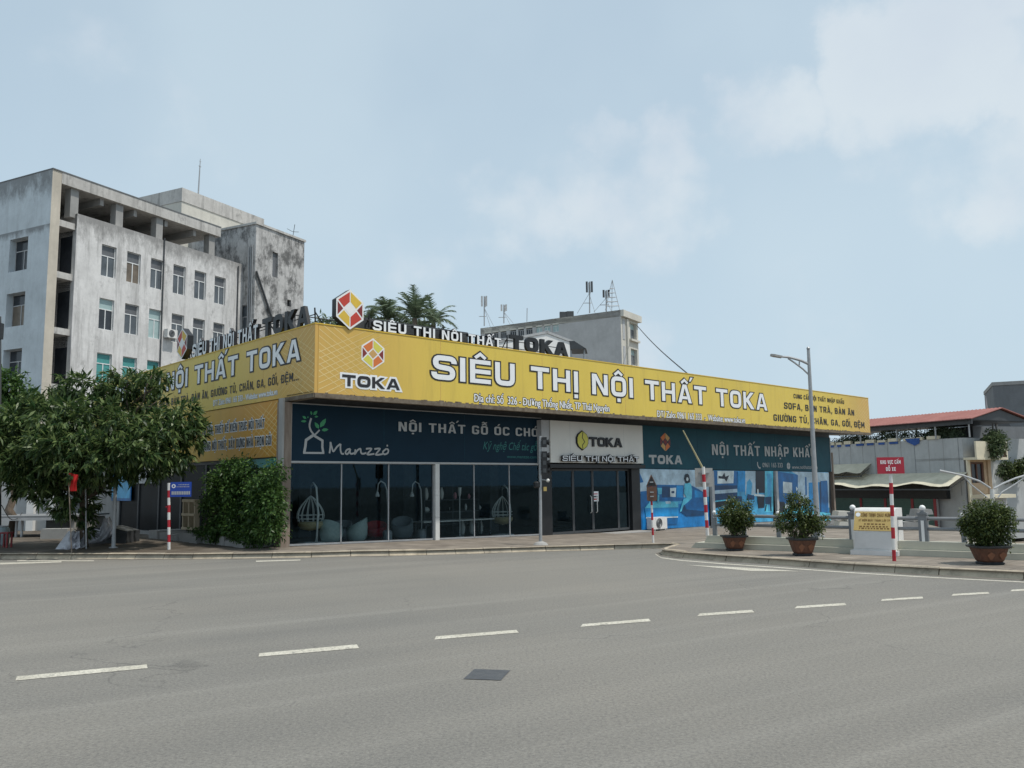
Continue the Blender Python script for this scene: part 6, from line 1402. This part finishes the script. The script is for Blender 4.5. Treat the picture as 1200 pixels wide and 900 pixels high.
b = MB(); b.box(RWf, -15.5, -1.2, .25, 1.25, .03, .45, 'dark'); b.build('header', stl)
for i in range(len(sx)-1):
    b = MB(); b.box(RWf, sx[i]+.1, sx[i+1]-.1, GB, .245, .3, .45, ['shutter', 'shutter', 'shutter', 'shutter', 'shutgrey'][i])
    for k_ in range(18): z = GB+.16*k_; b.box(RWf, sx[i]+.1, sx[i+1]-.1, z+.06, z+.075, .451, .462, 'darkgrey' if i < 4 else 'greyp')
    b.build('shutter', stl)
for x in sx[1:-1]: box1('post', RWf, x-.09, x+.09, GB, .248, .2, .52, 'postred', stl)
# house front with balcony at the right end
HF = Fr(RWf.o+RWf.x*.15, (math.sin(R(63)), math.cos(R(63)), 0), (0, 0, 1), (math.cos(R(63)), -math.sin(R(63)), 0))
def hpx(u, v, out=0.): P = onplane(u, v, HF.o+HF.z*out, R(63))-HF.o; return P.dot(HF.x), P.z
hs = thing('balcony_house', 'tan house front with a cream balcony next to the grey wall', 'house', HF.p(1.5, GB, -1))
hx1 = hpx(1160, 550)[0]; wx0_, wz0_ = hpx(1139, 566); wx1_, wz1_ = hpx(1152.5, 541.5)
b = MB(); holed(b, HF, .05, hx1, GB, 3.0, [(wx0_, wx1_, wz0_, wz1_)], 'pinktan', .2); b.box(HF, .3, hx1, GB, 2.9, -5, -.35, 'room'); b.box(HF, .02, .3, GB, 3.0, .0, .12, 'cream'); b.box(HF, hx1-.35, hx1, GB, 3.0, .001, .1, 'pinktan'); b.build('wall', hs)
f = MB(); 
for a, c, d, e in ((wx0_+.01, wx0_+.16, wz0_, wz1_), (wx1_-.16, wx1_-.01, wz0_, wz1_), (wx0_+.16, wx1_-.16, wz1_-.14, wz1_-.01), ((wx0_+wx1_)/2-.06, (wx0_+wx1_)/2+.06, wz0_, wz1_-.14)): f.box(HF, a, c, d, e, -.15, -.05, 'brownwood')
fo = f.build('window', hs); f = MB(); f.face([HF.p(wx0_, wz0_, -.12), HF.p(wx1_, wz0_, -.12), HF.p(wx1_, wz1_, -.12), HF.p(wx0_, wz1_, -.12)], 'panedark'); f.build('pane', fo)
bx1 = hpx(1176, 528, .6)[0]; b = MB(); b.box(HF, .0, bx1, 3.005, 3.18, -4, .9, 'cream'); b.box(HF, .0, bx1*.55, 3.18, 4.3, .75, .88, 'cream'); b.box(HF, bx1*.55, bx1, 4.05, 4.15, .78, .85, 'brownwood')
for i in range(9): x = bx1*.57+i*(bx1*.42)/8; b.box(HF, x, x+.05, 3.18, 4.05, .79, .83, 'brownwood')
b.box(HF, bx1-.14, bx1, 3.18, 4.3, .7, .9, 'cream'); b.build('balcony', hs)
b = MB(); b.box(HF, .3, hx1+1.2, .3, .55, .0, 1.0, 'cream'); b.box(HF, .3, hx1+1.2, GB, .3, .0, .3, 'greyp'); b.build('canopy', hs)
pp, dd = blob_points([(tuple(HF.p(bx1*.62, 4.2, .9)), (.85, .7, .75)), (tuple(HF.p(bx1*.5, 3.7, 1.1)), (.5, .5, .6)), (tuple(HF.p(bx1*.9, 4.7, .3)), (.6, .5, .5))], 420, .3); tag(leaf_mesh('balcony_plant', pp, dd, 6, .24, .05, 'fartree', None, .6, jitter=.1), 'bushy plant spilling over the cream balcony', 'plant')
# neighbouring blue-grey house, its plants and the dark tall wall
b0 = ony(1160, 560, 64); NH = Fr(Vector((b0.x, b0.y, GB)), (math.sin(R(72)), math.cos(R(72)), 0), (0, 0, 1), (math.cos(R(72)), -math.sin(R(72)), 0))
def npx(u, v): P = onplane(u, v, NH.o, R(72))-NH.o; return P.dot(NH.x), P.z
nh = thing('terraced_house', 'grey-blue house with a dark upper balcony at the right edge', 'house', NH.p(4, 0, 0)); nz = lambda v: npx(1190, v)[1]
b = MB(); b.box(NH, .4, 14, 0, nz(577), -6, 0, 'greywall'); b.box(NH, .4, 14, nz(577), nz(498), -6, -1.6, 'darkwall'); b.build('wall', nh)
b = MB()
for i in range(8): x = 1.0+i*1.2; b.box(NH, x, x+.07, nz(545), nz(526), -.1, -.04, 'darkgrey')
b.box(NH, .6, 14, nz(526), nz(524), -.12, -.02, 'greyp'); b.box(NH, .6, 14, nz(547), nz(544), -1.6, .0, 'conc'); b.build('balcony', nh)
for x in (1.1, 4.4): b = MB(); b.box(NH, x, x+.12, nz(524)+.01, nz(497), -.15, -.03, 'greyp'); b.build('post', nh)
f = MB(); q0, q1 = npx(1184, 614), npx(1215, 588); f.box(NH, q0[0], q1[0], q0[1], q1[1], .002, .05, 'navy'); fo = f.build('window', nh); f = MB(); f.box(NH, q0[0]+.1, q1[0]-.1, (q0[1]+q1[1])/2, (q0[1]+q1[1])/2+.15, .051, .08, 'greyp'); f.box(NH, q0[0]+.1, q1[0]-.1, q0[1]+.2, (q0[1]+q1[1])/2-.05, .051, .06, 'panedark'); f.build('pane', fo)
f = MB(); f.face([NH.p(npx(1180, 572)[0]+x_, nz(572), d_) if k_ < 2 else NH.p(npx(1180, 572)[0]+x_, nz(560), d_) for k_, (x_, d_) in enumerate(((0, 1.2), (9, 1.2), (9, .05), (0, .05)))], 'shutter'); f.build('awning_sheet', nh)
for i, (u, v, r_) in enumerate(((1172, 553, .8), (1186, 556, 1.0), (1198, 548, .8))):
    c_ = ony(u, v, 62); pp, dd = blob_points([(tuple(c_), (r_, .6, r_*.6)), (tuple(c_+Vector((.4, 0, .4))), (r_*.6, .5, r_*.5))], 200, .2); tag(leaf_mesh('balcony_plant', pp, dd, 6, .22, .05, 'leaf3' if i % 2 else 'fartree', None, .5, jitter=.1), ['green plant at the left end of the grey-blue house terrace', 'wide plant in the middle of the grey-blue house terrace', 'plant at the right picture edge on the grey-blue house terrace'][i], 'plant', 'plants on the grey-blue house')
b0 = ony(1163, 448, 82); DW = Fr(Vector((b0.x, b0.y, GB)), (math.sin(R(115)), math.cos(R(115)), 0), (0, 0, 1), (math.cos(R(115)), -math.sin(R(115)), 0))
dk = thing('dark_building', 'tall windowless dark grey building at the right edge', 'building', DW.p(5, 0, -4)); b = MB(); b.box(DW, 0, 14, 0, b0.z-GB-.35, -10, 0, 'darkwall'); b.build('wall', dk); b = MB(); b.box(DW, -.06, 14.06, b0.z-GB-.345, b0.z-GB, -10.06, .08, 'conc'); b.build('parapet', dk)
b0 = ony(1150, 480, 74); b = MB(); b.add([ony(1151, 483, 74), ony(1168, 477, 74), ony(1185, 500, 74), ony(1150, 500, 74)]+[p+Vector((2, 6, 0)) for p in (ony(1151, 483, 74), ony(1168, 477, 74), ony(1185, 500, 74), ony(1150, 500, 74))], [(0, 1, 2, 3), (7, 6, 5, 4), (0, 4, 5, 1), (1, 5, 6, 2), (3, 7, 4, 0)], 'darkgrey'); tag(b.build('roof_shed'), 'small dark roof shed between the red roof and the dark building', 'shed')
b = MB(); P = ony(1157, 482, 66); b.tube([P, ony(1155, 464, 66)], [.07, .02], 'grey', 6); tag(b.build('lightning_rod'), 'thin spike at the right end of the red terrace roof', 'antenna')
# storage clutter behind the railing
rub = [(1065, 622, .9, 'conc'), (985, 622, .8, 'farcream'), (975, 632, .6, 'panelgrey')]
for i, (u, v, s_, m_) in enumerate(rub):
    P = ony(u, v+4, 27+i*2); P.z = zg(P.x, P.y)-.0-drop(P.x, P.y)+.0; b = MB(); f_ = Fr(P, (1, 0, 0), (0, 0, 1), (0, -1, 0))
    for k_ in range(4): x = random.uniform(-.4, .3)*s_; y = .0+.22*k_*s_; b.prism(f_, [(x, y), (x+.6*s_, y+.02), (x+.55*s_, y+.2*s_), (x+.05, y+.215*s_)], -.4+random.uniform(-.1, .1), .1, m_)
    tag(b.build('concrete_block_pile'), ['pile of grey concrete blocks seen through the rails right of the white stone', 'pile of pale blocks seen through the rails left of the white stone', 'low pile of grey slabs below the last poster behind the rails'][i], 'block pile')

# ------------------------------------------------------------------ vegetation
# broad tree on the left pavement
P = ong(97, 641.5, .12); t = thing('broadleaf_tree', 'broad dark-leaved street tree spreading over the left pavement', 'tree', P)
ky = P.y/984.
def at(u, v, d=0.): return ony(u, v, P.y+d)
b = MB(); tr = [P, at(96, 620), at(99, 598), at(97, 578)]; b.tube(tr, [.16, .13, .115, .11], 'bark', 12)
ends = [(40, 520, -1.0), (70, 480, .6), (120, 470, -.8), (160, 490, .5), (200, 505, -.6), (20, 550, .2), (130, 520, -1.8), (90, 500, 1.8), (180, 455, .2), (60, 560, -1.0)]
for u, v, d in ends: limb(b, at(98, 584), at(u, v, d), .075, .02, 'bark', 7, .16)
for u, v, w_ in ((178, 440, 0), (184, 470, 0), (150, 445, .4), (45, 470, 0)): limb(b, at(150 if u > 100 else 70, 510), at(u, v, w_-.5), .035, .012, 'bark', 5, .1)
b.build('trunk', t, True)
cb = [(60, 505, .3, 56, 42, 2.6), (112, 503, -.2, 50, 40, 2.8), (160, 508, -.3, 46, 36, 2.4), (200, 515, -.5, 34, 36, 1.8), (20, 526, -.2, 40, 40, 2.3), (120, 535, -1.2, 60, 34, 2.0), (60, 545, -.8, 42, 32, 1.8), (165, 540, -.8, 40, 24, 1.5), (42, 572, .0, 20, 14, 1.0), (215, 490, -.4, 20, 22, 1.2), (152, 444, .2, 26, 8, .9), (180, 446, 0, 18, 9, .7), (140, 459, .1, 24, 10, 1.0), (168, 462, .3, 14, 7, .6), (193, 462, 0, 6, 14, .4), (100, 452, .2, 24, 14, 1.2), (60, 470, .2, 30, 14, 1.3), (94, 600, .0, 15, 17, .6), (-30, 532, 0, 45, 42, 2.3), (85, 575, -.5, 30, 32, 1.2), (70, 522, -1.6, 40, 22, 1.2), (150, 528, -1.8, 40, 18, 1.2), (15, 545, -1.4, 34, 18, 1.2), (95, 628, .1, 10, 12, .35)]
bl = [(tuple(at(u, v, d)), (ru*ky*.93, rd, rv_*ky*.93)) for u, v, d, ru, rv_, rd in cb]
pp, dd = blob_points(bl, 2500, .5); leaf_mesh('crown', pp, dd, 12, .27, .036, 'leaf', t, droop=.8, jitter=.035)
# tree behind at the far left
P2 = ony(12, 640, 31); P2.z = .12; t = thing('broadleaf_tree', 'lighter tree behind at the far left edge against the office block', 'tree', P2)
b = MB(); limb(b, P2, ony(12, 500, 31), .16, .08, k=8); 
for u, v in ((-5, 460), (28, 465), (10, 440), (48, 470)): limb(b, ony(12, 510, 31), ony(u, v, 31), .05, .015)
b.build('trunk', t, True); k2 = 31/984
pp, dd = blob_points([(tuple(ony(u, v, 31)), (ru*k2, ru*k2, rv_*k2)) for u, v, ru, rv_ in ((8, 455, 24, 24), (15, 485, 32, 22), (-15, 470, 25, 35), (35, 470, 13, 10), (48, 478, 10, 6), (5, 510, 30, 25))], 850, .3); leaf_mesh('crown', pp, dd, 8, .2, .04, 'leaf2', t, droop=.4, jitter=.1)
b = MB(); x = -7.6
while x < -.5:                                      # rough stone ledge along the side wall
    q = min(random.uniform(.35, .8), -.45-x); hh = random.uniform(.26, .40); dd_ = random.uniform(.95, 1.12)
    b.prism(SIDE, [(x, -.1), (x+q-.01, -.1), (x+q-.03, hh), (x+.02, hh-random.uniform(0, .05))], .06, dd_, 'conc'); x += q
tag(b.build('stone_ledge'), 'low rough stone ledge along the side wall carrying the climbing shrubs', 'ledge')
# climbing shrubs on the shaded side wall
def shrub(label, cs, n, rd):
    base = SIDE.p(sp(cs[0][0], 600)[0], .33, .6); t = thing('climbing_shrub', label, 'shrub', base); bl = []; b = MB()
    for u, v, ru, rv_ in cs:
        q = onplane(u, v, C0-rv*.85, A_R-math.pi/2); kk = (q-O).dot(Vector((0, 1, 0)))/984; bl.append((tuple(q), (ru*kk*1.0, rd, rv_*kk)))
        limb(b, base+Vector((random.uniform(-.3, .3), 0, 0)), q, .04, .012, 'bark', 6, .15)
    b.build('stem', t, True); pp, dd = blob_points(bl, n, .4); leaf_mesh('foliage', pp, dd, 8, .125, .025, 'leaf2', t, droop=.6, jitter=.10)
shrub('dense climbing shrub beside the crate on the shaded side wall', [(272, 552, 13, 12), (262, 578, 18, 18), (280, 606, 20, 20), (258, 616, 16, 14), (276, 575, 13, 18), (248, 590, 8, 11), (288, 548, 7, 9), (254, 562, 8, 8)], 1050, .55)
shrub('dense climbing shrub against the timber corner post', [(314, 566, 14, 13), (308, 594, 18, 18), (318, 616, 12, 14), (300, 624, 16, 11), (321, 590, 8, 22), (298, 572, 8, 10), (322, 552, 6, 8)], 950, .5)
pp, dd = blob_points([(tuple(SIDE.p(x, .38, .7+.2*math.sin(x*5))), (.5, .3, .14)) for x in (-.8, -1.5, -2.3, -3.2, -4.2)], 500, .1)
struct(leaf_mesh('weeds', pp, dd, 6, .12, .02, 'leaf2', None, .0, jitter=.05), 'stuff')
# palms behind the roof
def palm(u, v, Y, label, size, nf_=17):
    c_ = ony(u, v, Y); t = thing('palm_tree', label, 'palm', Vector((c_.x, c_.y, 0)), 'palms behind the shop roof'); b = MB(); b.tube([Vector((c_.x+.3, c_.y, 0)), Vector((c_.x+.1, c_.y, c_.z*.5)), c_], [.24, .2, .16], 'bark', 10); b.build('trunk', t, True)
    V = []; b = MB()
    for i in range(nf_):
        th = 2*math.pi*i/nf_+random.uniform(-.2, .2); el = random.uniform(.35, 1.4); L_ = size*random.uniform(.8, 1.15); d0 = Vector((math.cos(th)*math.cos(el), math.sin(th)*math.cos(el), math.sin(el))); p = c_.copy(); sp_ = []
        for k_ in range(13): sp_.append(p.copy()); p = p+d0*(L_/12); d0 = (d0+Vector((0, 0, -.085-.02*k_*(1-math.sin(el)*.6)))).normalized()
        b.tube(sp_, [.03*(1-k_/14) for k_ in range(13)], 'palm', 4)
        for k_ in range(1, 13):
            for sub in (0, .5):
                q = sp_[k_].lerp(sp_[min(12, k_+1)], sub); tn = (sp_[k_]-sp_[k_-1]).normalized(); sd = tn.cross(Vector((0, 0, 1))).normalized(); ll = size*.30*math.sin(math.pi*(.15+.8*k_/13))
                for s in (-1, 1):
                    tip = q+(sd*s*.75+tn*.7+Vector((0, 0, -.25+random.uniform(-.25, .15)))).normalized()*ll; w_ = tn*.05
                    b.face([q-w_, q+w_, tip], 'palm')
    b.build('crown', t)
palm(431, 379, 58, 'palm crown right of the red emblem box behind the roof', 2.0, 17); palm(455, 374, 60, 'palm crown behind the first rooftop letters', 2.2, 19); palm(486, 373, 56, 'tallest palm crown above the middle of the white rooftop letters', 2.1, 21); palm(508, 379, 59, 'low palm crown at the right end of the palm group', 2.1, 17)
pp, dd = blob_points([(tuple(ony(u, v, 62)), (1.6, 1.2, .8)) for u, v in ((388, 384), (410, 384), (432, 385), (462, 384), (478, 386), (500, 390), (448, 386))], 600, .3); tag(leaf_mesh('treetop', pp, dd, 6, .42, .08, 'palm', None, .5, jitter=.2), 'dark leafy treetops below the palm crowns behind the roof', 'tree')

# ------------------------------------------------------------------ clutter under the tree
Yw = 30.0
def lf(u, v, Y=Yw): return ony(u, v, Y)
p0 = lf(14, 640); LW = Fr(Vector((p0.x, Yw, .12)), (1, 0, 0), (0, 0, 1), (0, -1, 0))
t = thing('lean_to', 'dark lean-to shed with a flat roof in the shade under the tree', 'shed', LW.p(1, 0, 0))
wL = (lf(82, 640)-LW.o).x; hL = (lf(60, 604)-LW.o).z
b = MB(); b.box(LW, .0, wL, .0, hL-.1, -2.2, -2.1, 'conc'); b.box(LW, wL, wL+.12, 0, hL-.1, -2.2, 0, 'conc'); b.build('wall', t); b = MB(); b.box(LW, -1.6, wL+.2, hL-.06, hL, -2.4, .25, 'tarp'); b.box(LW, -1.6, wL+.2, hL-.16, hL-.062, .18, .25, 'greyp'); b.build('roof', t)
for x in (.12, .32, -1.2): b = MB(); b.tube([LW.p(x, 0, .0), LW.p(x, hL-.07, .0)], .045, 'greyp', 8); b.build('post', t)
q0, q1 = lf(47, 632, 28.6), lf(79, 619.5, 28.6); f_ = Fr(Vector((q0.x, 28.6, .12)), (1, 0, 0), (0, 0, 1), (0, -1, 0)); t = thing('stone_bench', 'pale slab bench in the shade left of the tree trunk', 'bench', f_.p(.5, 0, 0)); wb = q1.x-q0.x; hb = q1.z-.12
b = MB(); b.box(f_, 0, wb, hb-.34, hb, -.4, 0, 'panelgrey'); b.build('seat', t)
for x in (.1, wb-.25): box1('leg', f_, x, x+.15, 0, hb-.345, -.36, -.04, 'conc', t)
# cloth heaps
def cloth(label, pts, Y, m='fabric', seed=1):
    rr = random.Random(seed); b = MB(); n_ = len(pts); c_ = Vector((0, 0, 0)); G = []
    for j in range(7):
        row = []
        for i in range(n_):
            (u0, v0), (u1, v1) = pts[i]; s = j/6; q = ony(u0+(u1-u0)*s, v0+(v1-v0)*s, Y+.35*math.sin(i*1.7+seed)*(1-.5*s)+.15*math.sin(j*2+i)+(.35*(.5-s))); row.append(q)
        G.append(row)
    b.add([p for r_ in G for p in r_], [(j*n_+i, j*n_+i+1, (j+1)*n_+i+1, (j+1)*n_+i) for j in range(6) for i in range(n_-1)], m)
    back = [[p+Vector((0, .25, 0)) for p in r_] for r_ in G]; b.add([p for r_ in back for p in r_], [(j*n_+i+1, j*n_+i, (j+1)*n_+i, (j+1)*n_+i+1) for j in range(6) for i in range(n_-1)], m)
    tag(b.build('cloth_cover', smooth=True), label, 'cloth')
cloth('crumpled white cloth slumped at the left foot of the tree', [((79, 624), (63, 646)), ((81, 621.5), (73, 646.5)), ((83, 624), (78, 647)), ((86, 621.5), (82, 646.5)), ((89, 624), (86, 645.5)), ((93, 622), (94, 641.5))], 23.7, seed=1)
cloth('white cloth draped over a low heap between the tree and the leaning post', [((102, 621), (101.5, 638)), ((107, 623), (106, 637)), ((112, 620), (112, 636)), ((117, 621), (118, 634.5)), ((121, 608), (124, 630)), ((124, 606), (128, 624)), ((127, 612), (130.5, 618))], 25.3, seed=4)
b = MB(); q = ony(117, 642, 26); f_ = Fr(Vector((q.x, 26, .12)), (1, 0, 0), (0, 0, 1), (0, -1, 0)); b.prism(f_, [(-.55, 0), (.85, 0), (.85, .35), (.3, .5), (-.4, .45)], -.8, .1, 'darkgrey'); tag(b.build('covered_heap'), 'dark low heap under the draped white cloth', 'heap')
# crate, barrel and stool
q = SIDE.p(sp(233, 625)[0]+.0, .41, .3); f_ = Fr(q, -lv, (0, 0, 1), -rv); t = thing('wooden_crate', 'upright pale wooden crate on the side wall ledge left of the shrubs', 'crate', q); b = MB(); cw, ch = .5, .98
b.box(f_, -cw, cw, -.0, ch, -.15, -.1, 'darkgrey'); b.build('back_panel', t); b = MB()
for x in (-cw, -.04, cw-.08): b.box(f_, x, x+.08, .0, ch, -.1, .06, 'crate')
for y in (.0, ch/2-.04, ch-.08): b.box(f_, -cw+.001, cw-.001, y, y+.08, .061, .09, 'crate')
b.build('slat_frame', t)
P = ony(2, 637, 25.5); P.z = .12; t = thing('water_barrel', 'pale blue plastic barrel at the far left edge', 'barrel', P); b = MB(); b.lathe(P, [(.16, 0), (.19, .06), (.20, .25), (.21, .28), (.20, .31), (.19, .5), (.15, .55)], mat('blue_plastic', (.36, .44, .47), .5), 18); b.build('body', t, True); b = MB(); b.lathe(P+Vector((0, 0, .551)), [(.155, 0), (.155, .03), (.12, .04)], 'greyp', 18); b.build('lid', t)
P = ony(6, 642, 24.6); P.z = .12; t = thing('plastic_stool', 'dark red plastic stool beside the pale blue barrel', 'stool', P); b = MB(); b.box(Fr(P, (1, 0, 0), (0, 1, 0), (0, 0, 1)), -.15, .15, -.15, .15, .40, .44, 'postred'); b.build('seat', t)
for x in (-.13, .09):
    for y in (-.13, .09): box1('leg', Fr(P, (1, 0, 0), (0, 1, 0), (0, 0, 1)), x, x+.04, y, y+.04, 0, .399, 'postred', t)
# pale house behind the lean-to
p0 = ony(-40, 640, 36); f_ = Fr(Vector((p0.x, 36, .0)), (1, 0, 0), (0, 0, 1), (0, -1, 0)); t = thing('pale_house', 'pale house with white pilasters glimpsed beneath the tree', 'house', f_.p(3, 0, 0)); wE = (ony(86, 600, 36)-f_.o).x
b = MB(); b.box(f_, 0, wE, 0, 3.7, -5, 0, 'greywall'); b.build('wall', t)
for u in (38, 62): x = (ony(u, 600, 36)-f_.o).x; box1('pilaster', f_, x-.15, x+.15, 0, 3.69, .0, .2, 'white', t)
# power pole glimpse at the left edge
P = ony(-2.5, 640, 26); P.z = .12; t = thing('utility_pole', 'dark utility pole with wires at the left picture edge', 'utility pole', P); b = MB(); b.tube([P, ony(-1, 371, 26)], [.09, .06], 'darkgrey', 12); b.build('pole', t); b = MB(); b.box(Fr(ony(0, 388, 26), (1, 0, 0), (0, 0, 1), (0, -1, 0)), -.05, .06, -.25, .25, -.1, .1, 'dark'); b.build('insulator', t)
b = MB(); q0, q1 = ony(2, 592, 26), ony(26, 601, 31); b.tube([q0.lerp(q1, i/8)-Vector((0, 0, .35*math.sin(math.pi*i/8))) for i in range(9)], .012, 'wire', 5); b.build('wire', t)
